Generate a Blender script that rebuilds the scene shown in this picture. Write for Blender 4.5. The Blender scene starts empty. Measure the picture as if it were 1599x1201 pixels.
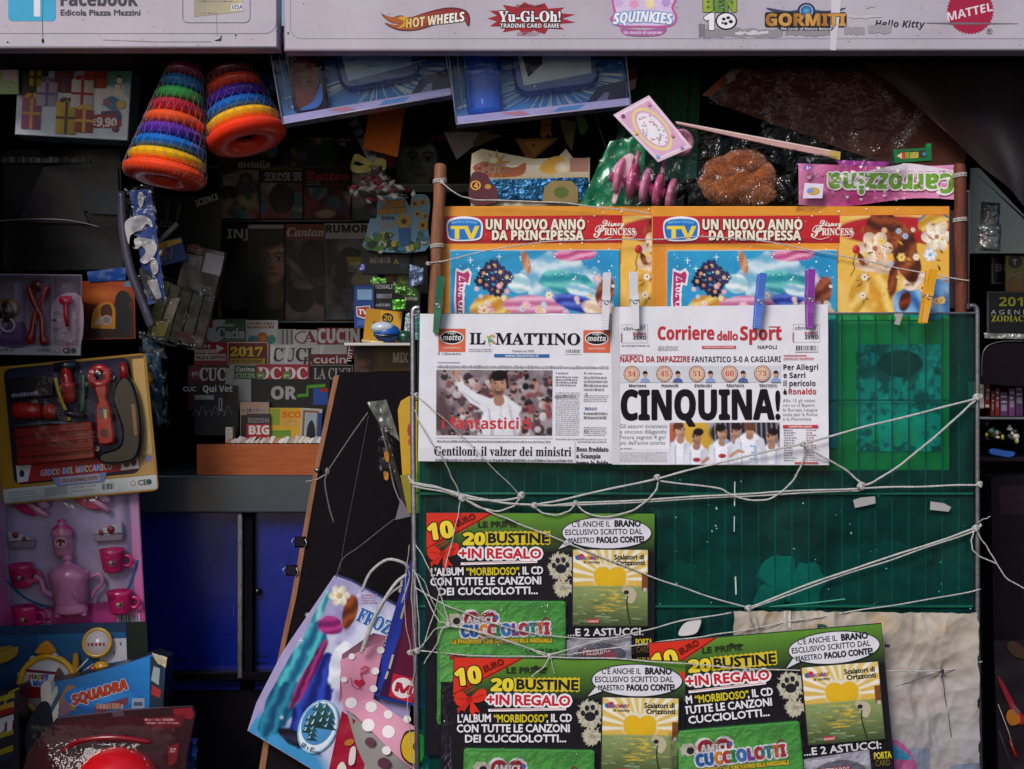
import bpy, math, random
import numpy as np
from mathutils import Vector, Matrix, noise as mnoise
SC = bpy.context.scene
# ---------------------------------------------------------------- camera, sky, sun, exposure
F, CX, CY, D0, EYE = 2400.0, 799.5, 600.5, 2.4, 1.5      # focal length in photo pixels, photo centre, camera distance, eye height
def S(Y): return (D0 + Y) / F                            # metres per photo pixel at depth Y
def P(px, py, Y): return Vector(((px - CX) * S(Y), Y, EYE + (CY - py) * S(Y)))
cd = bpy.data.cameras.new('camera'); cam = bpy.data.objects.new('camera', cd); SC.collection.objects.link(cam)
cam.location = (0, -D0, EYE); cam.rotation_euler = (math.radians(90), 0, 0)
cd.sensor_width = 36; cd.lens = 36 * F / 1599; cd.clip_start = .05; cd.clip_end = 2000
SC.camera = cam
ELEV, AZ = 35, 205            # sun behind the photographer, a little to the left
W = bpy.data.worlds.new('World'); SC.world = W; W.use_nodes = True
nt = W.node_tree; sky = nt.nodes.new('ShaderNodeTexSky'); sky.sky_type = 'NISHITA'; sky.sun_disc = False
sky.sun_elevation = math.radians(ELEV); sky.sun_rotation = math.radians(AZ); sky.air_density = 1.0; sky.dust_density = 1.2; sky.ozone_density = 1.0
nt.links.new(sky.outputs[0], nt.nodes['Background'].inputs[0]); nt.nodes['Background'].inputs[1].default_value = .066
sd = bpy.data.lights.new('sun', 'SUN'); so = bpy.data.objects.new('sun', sd); SC.collection.objects.link(so)
sd.energy = 1.75; sd.angle = math.radians(22); sd.color = (1, .96, .95)
az = math.radians(AZ); el = math.radians(ELEV)
sundir = Vector((math.sin(az) * math.cos(el), math.cos(az) * math.cos(el), math.sin(el)))
so.rotation_euler = sundir.to_track_quat('Z', 'Y').to_euler(); so.location = (0, -3, 5)
vs = SC.view_settings; vs.view_transform = 'Standard'; vs.look = 'None'; vs.gamma = 1; vs.exposure = .46
SC.render.film_transparent = False
SC.cycles.max_bounces = 6; SC.cycles.transparent_max_bounces = 10; SC.cycles.caustics_reflective = False; SC.cycles.caustics_refractive = False

# ---------------------------------------------------------------- colour and materials
def lin(x): return x / 12.92 if x <= .04045 else ((x + .055) / 1.055) ** 2.4
_cc = {}
def col(c):
    if not isinstance(c, str): return c
    if c not in _cc:
        h = c.lstrip('#')
        if len(h) == 3: h = ''.join(k * 2 for k in h)
        _cc[c] = tuple(lin(int(h[i:i + 2], 16) / 255) for i in (0, 2, 4)) + (1.0,)
    return _cc[c]
def mixc(a, b, t):
    a, b = col(a), col(b); return tuple(a[i] * (1 - t) + b[i] * t for i in range(3)) + (1.0,)
MATS = {}
def mk(name, rough=.5, metal=0., spec=.5, var=.12, vscale=40., bump=0., bscale=80., coat=0., trans=0., stretch=None, sheen=0., rvar=0.):
    m = bpy.data.materials.new(name); m.use_nodes = True; n = m.node_tree.nodes; l = m.node_tree.links
    p = n['Principled BSDF']; a = n.new('ShaderNodeAttribute'); a.attribute_name = 'Col'
    tc = n.new('ShaderNodeTexCoord'); src = tc.outputs['Object']
    if stretch:
        mp = n.new('ShaderNodeMapping'); mp.inputs['Scale'].default_value = stretch; l.new(src, mp.inputs[0]); src = mp.outputs[0]
    no = n.new('ShaderNodeTexNoise'); no.inputs['Scale'].default_value = vscale; no.inputs['Detail'].default_value = 5; no.inputs['Roughness'].default_value = .65
    l.new(src, no.inputs['Vector'])
    mr = n.new('ShaderNodeMapRange'); mr.inputs['From Min'].default_value = .25; mr.inputs['From Max'].default_value = .75
    mr.inputs['To Min'].default_value = 1 - var; mr.inputs['To Max'].default_value = 1 + var * .5
    l.new(no.outputs['Fac'], mr.inputs['Value'])
    mx = n.new('ShaderNodeMix'); mx.data_type = 'RGBA'; mx.blend_type = 'MULTIPLY'; mx.inputs[0].default_value = 1
    l.new(a.outputs['Color'], mx.inputs[6]); l.new(mr.outputs[0], mx.inputs[7]); l.new(mx.outputs[2], p.inputs['Base Color'])
    p.inputs['Roughness'].default_value = rough; p.inputs['Metallic'].default_value = metal; p.inputs['Specular IOR Level'].default_value = spec
    p.inputs['Coat Weight'].default_value = coat; p.inputs['Coat Roughness'].default_value = .12
    if rvar:
        r2 = n.new('ShaderNodeMapRange'); r2.inputs['To Min'].default_value = rough - rvar; r2.inputs['To Max'].default_value = rough + rvar
        l.new(no.outputs['Fac'], r2.inputs['Value']); l.new(r2.outputs[0], p.inputs['Roughness'])
    if sheen: p.inputs['Sheen Weight'].default_value = sheen
    if bump:
        nb = n.new('ShaderNodeTexNoise'); nb.inputs['Scale'].default_value = bscale; nb.inputs['Detail'].default_value = 4; l.new(src, nb.inputs['Vector'])
        bp = n.new('ShaderNodeBump'); bp.inputs['Strength'].default_value = bump; bp.inputs['Distance'].default_value = .004
        l.new(nb.outputs['Fac'], bp.inputs['Height']); l.new(bp.outputs[0], p.inputs['Normal'])
    MATS[name] = m; return m
mk('newsprint', .85, spec=.2, var=.10, vscale=25, bump=.12, bscale=18)
mk('paper', .6, spec=.35, var=.10, vscale=30, bump=.1, bscale=14)
mk('gloss', .33, spec=.3, var=.12, vscale=35, bump=.10, bscale=16, rvar=.1)
mk('plastic', .25, spec=.5, var=.10, vscale=50, bump=.06, bscale=40, coat=.3)
mk('matte', .85, spec=.12, var=.35, vscale=22, bump=.2, bscale=90)
mk('metal', .35, metal=.85, var=.3, vscale=60, bump=.1, bscale=200, rvar=.12)
mk('foil', .2, metal=.55, var=.2, vscale=90, bump=1.0, bscale=110)
mk('cord', .8, spec=.2, var=.35, vscale=260, bump=.9, bscale=600)
mk('wood', .6, spec=.3, var=.5, vscale=30, bump=.35, bscale=60, stretch=(4, 4, .5))
mk('veneer', .5, spec=.3, var=.28, vscale=18, bump=.15, bscale=60, stretch=(1, 1, 7))
mk('fabric', .9, spec=.15, var=.25, vscale=120, bump=.3, bscale=300, sheen=.3)
mk('plush', .95, spec=.1, var=.6, vscale=160, bump=1.0, bscale=260, sheen=.6)
mk('sign', .45, spec=.4, var=.2, vscale=5, bump=.03, bscale=50, rvar=.1)
def mkfilm(name, tint, fac, rough, bscale, bstr, mul):
    m = bpy.data.materials.new(name); m.use_nodes = True; n = m.node_tree.nodes; l = m.node_tree.links
    n.remove(n['Principled BSDF']); out = n['Material Output']
    tr = n.new('ShaderNodeBsdfTransparent'); tr.inputs[0].default_value = tint
    gl = n.new('ShaderNodeBsdfGlossy'); gl.inputs['Roughness'].default_value = rough; gl.inputs[0].default_value = (1, 1, 1, 1)
    fr = n.new('ShaderNodeFresnel'); fr.inputs[0].default_value = 1.45
    ad = n.new('ShaderNodeMath'); ad.operation = 'MULTIPLY_ADD'; ad.inputs[1].default_value = mul; ad.inputs[2].default_value = fac; l.new(fr.outputs[0], ad.inputs[0])
    tc = n.new('ShaderNodeTexCoord'); nb = n.new('ShaderNodeTexNoise'); nb.inputs['Scale'].default_value = bscale; nb.inputs['Detail'].default_value = 3
    l.new(tc.outputs['Object'], nb.inputs['Vector'])
    bp = n.new('ShaderNodeBump'); bp.inputs['Strength'].default_value = bstr; bp.inputs['Distance'].default_value = .01
    l.new(nb.outputs['Fac'], bp.inputs['Height']); l.new(bp.outputs[0], gl.inputs['Normal']); l.new(bp.outputs[0], fr.inputs['Normal'])
    ms = n.new('ShaderNodeMixShader'); l.new(ad.outputs[0], ms.inputs[0]); l.new(tr.outputs[0], ms.inputs[1]); l.new(gl.outputs[0], ms.inputs[2])
    l.new(ms.outputs[0], out.inputs[0]); MATS[name] = m
mkfilm('film', (.95, .95, .96, 1), .0, .07, 45, 1.0, .55)
mkfilm('blister', (.96, .96, .98, 1), .0, .05, 34, .55, .4)
# green plastic sheet: see-through tint with a scuffed glossy face
def mkgreen():
    m = bpy.data.materials.new('green_plastic'); m.use_nodes = True; n = m.node_tree.nodes; l = m.node_tree.links
    p = n['Principled BSDF']; out = n['Material Output']
    tc = n.new('ShaderNodeTexCoord'); no = n.new('ShaderNodeTexNoise'); no.inputs['Scale'].default_value = 9; no.inputs['Detail'].default_value = 8; no.inputs['Roughness'].default_value = .75
    l.new(tc.outputs['Object'], no.inputs['Vector'])
    cr = n.new('ShaderNodeValToRGB'); cr.color_ramp.elements[0].position = .35; cr.color_ramp.elements[0].color = (.003, .030, .032, 1)
    cr.color_ramp.elements[1].position = .72; cr.color_ramp.elements[1].color = (.010, .155, .132, 1)
    l.new(no.outputs['Fac'], cr.inputs[0]); l.new(cr.outputs[0], p.inputs['Base Color']); p.inputs['Roughness'].default_value = .2
    nb = n.new('ShaderNodeTexNoise'); nb.inputs['Scale'].default_value = 6; nb.inputs['Detail'].default_value = 4; l.new(tc.outputs['Object'], nb.inputs['Vector'])
    bp = n.new('ShaderNodeBump'); bp.inputs['Strength'].default_value = .4; bp.inputs['Distance'].default_value = .01; l.new(nb.outputs['Fac'], bp.inputs['Height']); l.new(bp.outputs[0], p.inputs['Normal'])
    tr = n.new('ShaderNodeBsdfTransparent'); tr.inputs[0].default_value = (.04, .74, .64, 1)
    ms = n.new('ShaderNodeMixShader'); ms.inputs[0].default_value = .36
    l.new(tr.outputs[0], ms.inputs[1]); l.new(p.outputs[0], ms.inputs[2]); l.new(ms.outputs[0], out.inputs[0]); MATS['green_plastic'] = m
mkgreen()

# ---------------------------------------------------------------- lettering
RNG = {'serif': (0x1D400, 0x1D41A, 0x1D7CE), 'script': (0x1D4D0, 0x1D4EA, 0x1D7CE), 'bold': (0x1D5D4, 0x1D5EE, 0x1D7EC),
       'serifi': (0x1D468, 0x1D482, 0x1D7CE), 'boldi': (0x1D63C, 0x1D656, 0x1D7EC), 'frak': (0x1D56C, 0x1D586, 0x1D7CE)}
def styled(s, st):
    if st not in RNG: return s
    U, L, D = RNG[st]
    return ''.join(chr(U + ord(c) - 65) if 'A' <= c <= 'Z' else chr(L + ord(c) - 97) if 'a' <= c <= 'z' else chr(D + ord(c) - 48) if '0' <= c <= '9' else c for c in s)
_tx = {}
def glyphs(s, st):
    k = (s, st)
    if k not in _tx:
        cu = bpy.data.curves.new('lettering', 'FONT'); cu.body = styled(s, st); cu.resolution_u = 2; cu.size = 1
        o = bpy.data.objects.new('lettering', cu); me = o.to_mesh()
        _tx[k] = ([(v.co.x, v.co.y) for v in me.vertices], [tuple(p.vertices) for p in me.polygons])
        o.to_mesh_clear(); bpy.data.objects.remove(o); bpy.data.curves.remove(cu)
    return _tx[k]
_cap = {}
def caph(st):
    if st not in _cap: _cap[st] = max(y for x, y in glyphs('H', st)[0])
    return _cap[st]

# ---------------------------------------------------------------- building blocks
def sm(pts, k=6, closed=False):                       # Catmull-Rom through points
    n = len(pts); out = []
    for i in range(n if closed else n - 1):
        g = lambda j: pts[j % n] if closed else pts[max(0, min(n - 1, j))]
        p0, p1, p2, p3 = g(i - 1), g(i), g(i + 1), g(i + 2)
        for q in range(k):
            t = q / k
            out.append(tuple(.5 * (2 * b + (c - a) * t + (2 * a - 5 * b + 4 * c - d) * t * t + (3 * b - a - 3 * c + d) * t ** 3) for a, b, c, d in zip(p0, p1, p2, p3)))
    if not closed: out.append(tuple(pts[-1]))
    return out
def arc(cx, cy, rx, ry, a0, a1, n=16):
    return [(cx + rx * math.cos(math.radians(a0 + (a1 - a0) * i / n)), cy - ry * math.sin(math.radians(a0 + (a1 - a0) * i / n))) for i in range(n + 1)]
def rr(x0, y0, x1, y1, r, n=5):
    return (arc(x1 - r, y0 + r, r, r, 90, 0, n) + arc(x1 - r, y1 - r, r, r, 0, -90, n) + arc(x0 + r, y1 - r, r, r, -90, -180, n) + arc(x0 + r, y0 + r, r, r, 180, 90, n))
def heart(cx, cy, r, n=28):
    return [(cx + r * 16 * math.sin(t) ** 3 / 16, cy - r * (13 * math.cos(t) - 5 * math.cos(2 * t) - 2 * math.cos(3 * t) - math.cos(4 * t)) / 16) for t in (2 * math.pi * i / n for i in range(n))]
def starp(cx, cy, ro, ri, n=5, a=90):
    return [(cx + (ro if i % 2 == 0 else ri) * math.cos(math.radians(a + 180 * i / n)), cy - (ro if i % 2 == 0 else ri) * math.sin(math.radians(a + 180 * i / n))) for i in range(2 * n)]

def vnoise(X, Y, sc, seed=0, oct=3):                  # value noise on arrays, 0..1
    r = np.random.RandomState(seed).rand(64, 64); out = np.zeros_like(X); a = .55; tot = 0
    for o in range(oct):
        x = X * sc * 2 ** o + o * 11.3 + seed; y = Y * sc * 2 ** o + o * 5.7; xi = np.floor(x).astype(int); yi = np.floor(y).astype(int); fx = x - xi; fy = y - yi; fx = fx * fx * (3 - 2 * fx); fy = fy * fy * (3 - 2 * fy)
        g = lambda i, j: r[i % 64, j % 64]
        out += a * ((g(xi, yi) * (1 - fx) + g(xi + 1, yi) * fx) * (1 - fy) + (g(xi, yi + 1) * (1 - fx) + g(xi + 1, yi + 1) * fx) * fy); tot += a; a *= .5
    return out / tot
def paint(X, Y, bg, layers, grain=.06, seed=0):       # a printed picture: soft shapes laid over each other, colour per vertex
    C = np.zeros(X.shape + (3,)); C[:] = col(bg)[:3]
    for L in layers:
        k = L[0]
        if k == 'g':                                   # blend between two points
            _, x0, y0, c0, x1, y1, c1 = L; d = (x1 - x0) ** 2 + (y1 - y0) ** 2; t = np.clip(((X - x0) * (x1 - x0) + (Y - y0) * (y1 - y0)) / d, 0, 1)[..., None]
            C = np.array(col(c0)[:3]) * (1 - t) + np.array(col(c1)[:3]) * t; continue
        if k == 'e':                                   # soft round form
            _, cx, cy, rx, ry, rot, c, soft = L[:8]; a = math.radians(rot); u = ((X - cx) * math.cos(a) + (Y - cy) * math.sin(a)) / rx; v = (-(X - cx) * math.sin(a) + (Y - cy) * math.cos(a)) / ry
            d = np.sqrt(u * u + v * v); m = np.clip((1 - d) * min(rx, ry) / max(soft, .01) + .5, 0, 1); sh = L[8] if len(L) > 8 else .18
            cc = np.array(col(c)[:3]) * (1 - sh * (u * .6 + v * .8))[..., None]
        elif k == 'l':                                 # soft tapering stroke
            _, pts, wd, c, soft = L[:5]; best = np.full(X.shape, 1e9)
            for i in range(len(pts) - 1):
                (ax, ay), (bx, by) = pts[i], pts[i + 1]; d2 = (bx - ax) ** 2 + (by - ay) ** 2 or 1; t = np.clip(((X - ax) * (bx - ax) + (Y - ay) * (by - ay)) / d2, 0, 1)
                w0 = wd[i] if isinstance(wd, (list, tuple)) else wd; w1 = wd[i + 1] if isinstance(wd, (list, tuple)) else wd
                best = np.minimum(best, np.hypot(X - ax - t * (bx - ax), Y - ay - t * (by - ay)) - (w0 + (w1 - w0) * t) / 2)
            m = np.clip(.5 - best / max(soft, .01), 0, 1); cc = np.array(col(c)[:3]) * np.ones(X.shape + (1,))
        elif k == 'c':                                 # folded cloth
            _, cx, cy, rx, ry, rot, c, hl, fr, sd_ = L[:10]; a = math.radians(rot); u = ((X - cx) * math.cos(a) + (Y - cy) * math.sin(a)) / rx; v = (-(X - cx) * math.sin(a) + (Y - cy) * math.cos(a)) / ry
            nz = vnoise(X, Y, .035, sd_) - .5; d = np.sqrt(u * u + v * v) + nz * .7; m = np.clip((1 - d) * min(rx, ry) / 2 + .5, 0, 1)
            f = .5 + .5 * np.sin((v * fr + nz * 2.6 + u * 1.2) * 2.2); f = f[..., None] ** 1.5; cc = np.array(col(c)[:3]) * (1 - f) + np.array(col(hl)[:3]) * f
        elif k == 'n':                                 # noise patches
            _, c, th, sc, sd_, soft, al = L; m = np.clip((vnoise(X, Y, sc, sd_) - th) / soft, 0, 1) * al; cc = np.array(col(c)[:3]) * np.ones(X.shape + (1,))
        if k != 'n' and len(L) > 10: m = m * L[10]
        m = m[..., None]; C = C * (1 - m) + cc * m
    return C * (1 + grain * (np.random.RandomState(seed + 5).rand(*X.shape) * 2 - 1))[..., None]
def dabs(x0, y0, x1, y1, n, pal, r0, r1, seed, soft=1.5):
    rd = random.Random(seed); return [('e', rd.uniform(x0, x1), rd.uniform(y0, y1), rd.uniform(r0, r1), rd.uniform(r0, r1) * 1.2, rd.uniform(0, 180), rd.choice(pal), soft) for _ in range(n)]

class T:                                              # a thing: pivot at photo pixel (px, py), depth Y
    def __init__(s, name, label, cat, px, py, Y, group=None, roll=0, yaw=0, tilt=0, kind=None, warp=None):
        s.name, s.label, s.cat, s.group, s.kind = name, label, cat, group, kind
        s.ox, s.oy, s.Y, s.s = px, py, Y, S(Y); s.warp = warp; s.root = None
        s.loc = P(px, py, Y); s.rot = (math.radians(tilt), -math.radians(roll), math.radians(yaw))
    def _tag(s, o):
        o.location = s.loc; o.rotation_mode = 'XYZ'; o.rotation_euler = s.rot
        if s.label: o['label'] = s.label
        if s.cat: o['category'] = s.cat
        if s.group: o['group'] = s.group
        if s.kind: o['kind'] = s.kind
        s.root = o
    def mb(s, mat='paper', w=0.): return MB(s, mat, w)
    def ensure(s):
        if s.root is None:
            o = bpy.data.objects.new(s.name, None); o.empty_display_size = .05; SC.collection.objects.link(o); s._tag(o)
        return s.root

class MB:
    def __init__(s, t, mat, w):
        s.t = t; s.mat = mat; s.w = w; s.dw = .05; s.V = []; s.F = []; s.C = []; s.M = []; s.Sm = []; s.mats = []
    def mi(s):
        if s.mat not in s.mats: s.mats.append(s.mat)
        return s.mats.index(s.mat)
    def vt(s, u, v, w):
        t = s.t
        if t.warp: w += t.warp(u, v)
        s.V.append(((u - t.ox) * t.s, -w * t.s, -(v - t.oy) * t.s)); return len(s.V) - 1
    def face(s, idx, c, smooth=False):
        s.F.append(tuple(idx)); s.C.append(c); s.M.append(s.mi()); s.Sm.append(smooth)
    def lay(s, w):
        if w is None: s.w += s.dw; return s.w
        return w
    # flat shapes
    def poly(s, pts, c, w=None, cs=None):
        w = s.lay(w); pts = [(p[0], p[1]) for p in pts]
        a = sum(p[0] * q[1] - q[0] * p[1] for p, q in zip(pts, pts[1:] + pts[:1]))
        if a > 0: pts = pts[::-1]; cs = cs[::-1] if cs else None
        s.face([s.vt(x, y, w) for x, y in pts], [col(k) for k in cs] if cs else col(c)); return s
    def quad(s, p, c, w=None, cs=None, n=None):       # TL TR BR BL, subdivided when the thing is warped
        w = s.lay(w)
        if n is None:
            if s.t.warp is None: return s.poly(p, c, w, cs)
            n = (max(1, int(abs(p[1][0] - p[0][0]) / 9)), max(1, int(abs(p[3][1] - p[0][1]) / 9)))
        nx, ny = n; cs = [col(k) for k in cs] if cs else [col(c)] * 4
        bl = lambda q, i, j: tuple((q[0][k] * (1 - i) + q[1][k] * i) * (1 - j) + (q[3][k] * (1 - i) + q[2][k] * i) * j for k in range(len(q[0])))
        g = [[s.vt(*bl(p, i / nx, j / ny), w) for i in range(nx + 1)] for j in range(ny + 1)]
        cg = [[bl(cs, i / nx, j / ny) for i in range(nx + 1)] for j in range(ny + 1)]
        for j in range(ny):
            for i in range(nx):
                s.face((g[j][i], g[j + 1][i], g[j + 1][i + 1], g[j][i + 1]), [cg[j][i], cg[j + 1][i], cg[j + 1][i + 1], cg[j][i + 1]], True)
        return s
    def rect(s, x0, y0, x1, y1, c, w=None, c2=None, horiz=False):
        cs = None
        if c2 is not None: cs = [c, c2, c2, c] if horiz else [c, c, c2, c2]
        return s.quad([(x0, y0), (x1, y0), (x1, y1), (x0, y1)], c, w, cs)
    def ell(s, cx, cy, rx, ry, c, w=None, n=24, rot=0):
        a = math.radians(rot); ca, sa = math.cos(a), math.sin(a); pts = []
        for i in range(n):
            t = 2 * math.pi * i / n; x, y = rx * math.cos(t), ry * math.sin(t); pts.append((cx + x * ca - y * sa, cy + x * sa + y * ca))
        return s.poly(pts, c, w)
    def rrect(s, x0, y0, x1, y1, r, c, w=None): return s.poly(rr(x0, y0, x1, y1, r), c, w)
    def glow(s, cx, cy, rx, ry, c0, c1, w=None, n=24):  # a printed radial blend
        w = s.lay(w); k = s.vt(cx, cy, w); c0, c1 = col(c0), col(c1)
        r = [s.vt(cx + rx * math.cos(-2 * math.pi * i / n), cy + ry * math.sin(-2 * math.pi * i / n), w) for i in range(n)]
        for i in range(n): s.face((k, r[i], r[(i + 1) % n]), [c0, c1, c1])
        return s
    def stroke(s, pts, wd, c, w=None, cs=None):
        w = s.lay(w); n = len(pts); L = []; R = []
        for i, p in enumerate(pts):
            a = pts[max(0, i - 1)]; b = pts[min(n - 1, i + 1)]; dx, dy = b[0] - a[0], b[1] - a[1]; d = math.hypot(dx, dy) or 1
            h = (wd[i] if isinstance(wd, (list, tuple)) else wd) / 2
            L.append(s.vt(p[0] - dy / d * h, p[1] + dx / d * h, w)); R.append(s.vt(p[0] + dy / d * h, p[1] - dx / d * h, w))
        for i in range(n - 1): s.face((L[i], L[i + 1], R[i + 1], R[i]), col(c))
        return s
    def frame(s, x0, y0, x1, y1, th, c, w=None, r=0):
        w = s.lay(w)
        a = rr(x0, y0, x1, y1, r) if r else [(x0, y0), (x1, y0), (x1, y1), (x0, y1)]
        b = rr(x0 + th, y0 + th, x1 - th, y1 - th, max(.1, r - th)) if r else [(x0 + th, y0 + th), (x1 - th, y0 + th), (x1 - th, y1 - th), (x0 + th, y1 - th)]
        A = [s.vt(x, y, w) for x, y in a]; B = [s.vt(x, y, w) for x, y in b]; n = len(A)
        for i in range(n): s.face((A[i], B[i], B[(i + 1) % n], A[(i + 1) % n]), col(c))
        return s
    def text(s, st, x, y, h, c, style='sans', fit=None, anchor='l', bold=0, rot=0, skew=0, out=None, w=None, bend=None, cfun=None):
        w = s.lay(w); vs_, fs = glyphs(st, style)
        if not vs_: return s
        k = h / caph(style); x0 = min(v[0] for v in vs_); x1 = max(v[0] for v in vs_); wd = (x1 - x0) * k
        kx = k * (fit / wd) if fit else k; wd = (x1 - x0) * kx
        ax = {'l': 0, 'c': wd / 2, 'r': wd}[anchor]; a = math.radians(rot); ca, sa = math.cos(a), math.sin(a)
        def put(dx, dy, ww, cc):
            idx = []; us = []
            for vx, vy in vs_:
                u = (vx - x0) * kx - ax + skew * vy * k + dx; v = -vy * k + dy
                if bend: v += bend(u + ax)
                us.append((u + ax) / max(wd, 1e-6)); idx.append(s.vt(x + u * ca + v * sa, y - u * sa + v * ca, ww))
            for f in fs:
                q = cc if cfun is None or cc is not c else cfun(us[f[0]])
                s.face([idx[i] for i in f], col(q))
        def ring(r, ww, cc, m=8):
            for i in range(m): put(r * math.cos(2 * math.pi * i / m), r * math.sin(2 * math.pi * i / m), ww + i * .004, cc)
        if out:
            for i, (oc, ow) in enumerate(out if isinstance(out, list) else [out]): ring(ow + bold, w, oc, 10); w += .05; s.w = max(s.w, w)
        if bold: ring(bold, w, c); w += .045; s.w = max(s.w, w)
        put(0, 0, w, c); return s
    def lines(s, x0, y0, x1, y1, n, c, fill=.5, seed=1, w=None, ragged=.15):   # set small type, too small to read
        w = s.lay(w); rd = random.Random(seed); lh = (y1 - y0) / n; h = lh * fill
        for i in range(n):
            x = x0; xe = x1 - (rd.random() * ragged * (x1 - x0)); y = y0 + i * lh
            while x < xe - 1:
                e = min(xe, x + rd.uniform(1.4, 5.5)); hh = h * rd.uniform(.75, 1.1)
                s.poly([(x, y + h - hh), (e, y + h - hh), (e, y + h), (x, y + h)], mixc(c, '#d8d4d8', rd.uniform(0, .35)), w); x = e + rd.uniform(.7, 1.3)
        return s
    def barcode(s, x0, y0, x1, y1, seed=1, bg='#e8e4e4', w=None):
        s.rect(x0, y0, x1, y1, bg, w); ww = s.lay(None); rd = random.Random(seed); x = x0 + 1.5
        while x < x1 - 2:
            e = x + rd.choice((.6, .9, 1.5)); s.poly([(x, y0 + 1.5), (e, y0 + 1.5), (e, y1 - 2), (x, y1 - 2)], '#1c1a20', ww); x = e + rd.choice((.6, .9, 1.3))
        return s
    def pic(s, q, bg, layers, n=None, w=None, grain=.06, seed=0):   # a painted picture on the quad q (TL TR BR BL)
        w = s.lay(w); n = n or (max(4, int(abs(q[1][0] - q[0][0]) / 1.5)), max(4, int(abs(q[3][1] - q[0][1]) / 1.5))); nx, ny = n
        i, j = np.meshgrid(np.linspace(0, 1, nx + 1), np.linspace(0, 1, ny + 1)); q = [np.array(k[:2], float) for k in q]
        X = (q[0][0] * (1 - i) + q[1][0] * i) * (1 - j) + (q[3][0] * (1 - i) + q[2][0] * i) * j; Y = (q[0][1] * (1 - i) + q[1][1] * i) * (1 - j) + (q[3][1] * (1 - i) + q[2][1] * i) * j
        C = np.clip(paint(X, Y, bg, layers, grain, seed), 0, 1); o = len(s.V); mi = s.mi()
        for b_ in range(ny + 1):
            for a_ in range(nx + 1): s.vt(X[b_, a_], Y[b_, a_], w)
        cl = [[tuple(C[b_, a_]) + (1.,) for a_ in range(nx + 1)] for b_ in range(ny + 1)]; st = nx + 1
        for b_ in range(ny):
            for a_ in range(nx):
                k = o + b_ * st + a_; s.F.append((k, k + st, k + st + 1, k + 1)); s.C.append([cl[b_][a_], cl[b_ + 1][a_], cl[b_ + 1][a_ + 1], cl[b_][a_ + 1]]); s.M.append(mi); s.Sm.append(False)
        return s
    # solids (w towards the viewer, in pixels like u and v)
    def prism(s, pts, w0, w1, c, bev=0, side=None, front=True, back=True):
        pts = [(p[0], p[1]) for p in pts]
        a = sum(p[0] * q[1] - q[0] * p[1] for p, q in zip(pts, pts[1:] + pts[:1]))
        if a > 0: pts = pts[::-1]
        n = len(pts); c = col(c); sc_ = col(side) if side else c
        B = [s.vt(x, y, w0) for x, y in pts]; A = [s.vt(x, y, w1 - bev) for x, y in pts]
        for i in range(n): s.face((B[i], B[(i + 1) % n], A[(i + 1) % n], A[i]), sc_)
        top = A
        if bev:
            ins = []
            for i in range(n):
                p0, p, p2 = pts[i - 1], pts[i], pts[(i + 1) % n]
                d1 = Vector((p[0] - p0[0], p[1] - p0[1])); d2 = Vector((p2[0] - p[0], p2[1] - p[1]))
                d1 = d1.normalized() if d1.length else d1; d2 = d2.normalized() if d2.length else d2
                n1 = Vector((d1.y, -d1.x)); n2 = Vector((d2.y, -d2.x)); m_ = n1 + n2
                m_ = m_ / max(.3, m_.length_squared) * 2 if m_.length > 1e-6 else n1
                ins.append((p[0] + (-m_.x) * bev * -1, p[1] + (-m_.y) * bev * -1))
            top = [s.vt(x, y, w1) for x, y in ins]
            for i in range(n): s.face((A[i], A[(i + 1) % n], top[(i + 1) % n], top[i]), c, True)
        if front: s.face(top, c)
        if back: s.face(B[::-1], sc_)
        return s
    def box(s, x0, y0, x1, y1, w0, w1, c, bev=0, side=None): return s.prism([(x0, y0), (x1, y0), (x1, y1), (x0, y1)], w0, w1, c, bev, side)
    def grid(s, fn, nu, nv, c, closeu=False, smooth=True):   # fn(i/nu, j/nv) -> (u, v, w)
        G = [[s.vt(*fn(i / nu, j / nv)) for i in range(nu if closeu else nu + 1)] for j in range(nv + 1)]
        for j in range(nv):
            for i in range(nu):
                i2 = (i + 1) % nu if closeu else i + 1
                cc = c(i / nu, j / nv) if callable(c) else col(c)
                s.face((G[j][i], G[j + 1][i], G[j + 1][i2], G[j][i2]), cc, smooth)
        return s
    def basis(s, ax):
        a = Vector(ax).normalized(); h = Vector((0, 0, 1)) if abs(a.z) < .9 else Vector((1, 0, 0))
        e1 = a.cross(h).normalized(); return a, e1, a.cross(e1).normalized()
    def lathe(s, prof, o, ax, c, n=20, sq=1.):                # prof: (r, h) along the axis
        a, e1, e2 = s.basis(ax); o = Vector(o)
        def fn(i, j):
            r, h = prof[min(len(prof) - 1, int(round(j * (len(prof) - 1))))]; t = 2 * math.pi * i
            return tuple(o + a * h + (e1 * math.cos(t) + e2 * math.sin(t) * sq) * r)
        return s.grid(fn, n, len(prof) - 1, c, closeu=True)
    def torus(s, o, ax, R, r, c, n=32, m=12, rh=None, rfun=None):
        a, e1, e2 = s.basis(ax); o = Vector(o); rh = rh or r
        def fn(i, j):
            t = 2 * math.pi * i; q = 2 * math.pi * j; d = e1 * math.cos(t) + e2 * math.sin(t)
            return tuple(o + d * (R + r * math.cos(q)) + a * rh * math.sin(q))
        return s.grid(fn, n, m, c, closeu=True)
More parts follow.
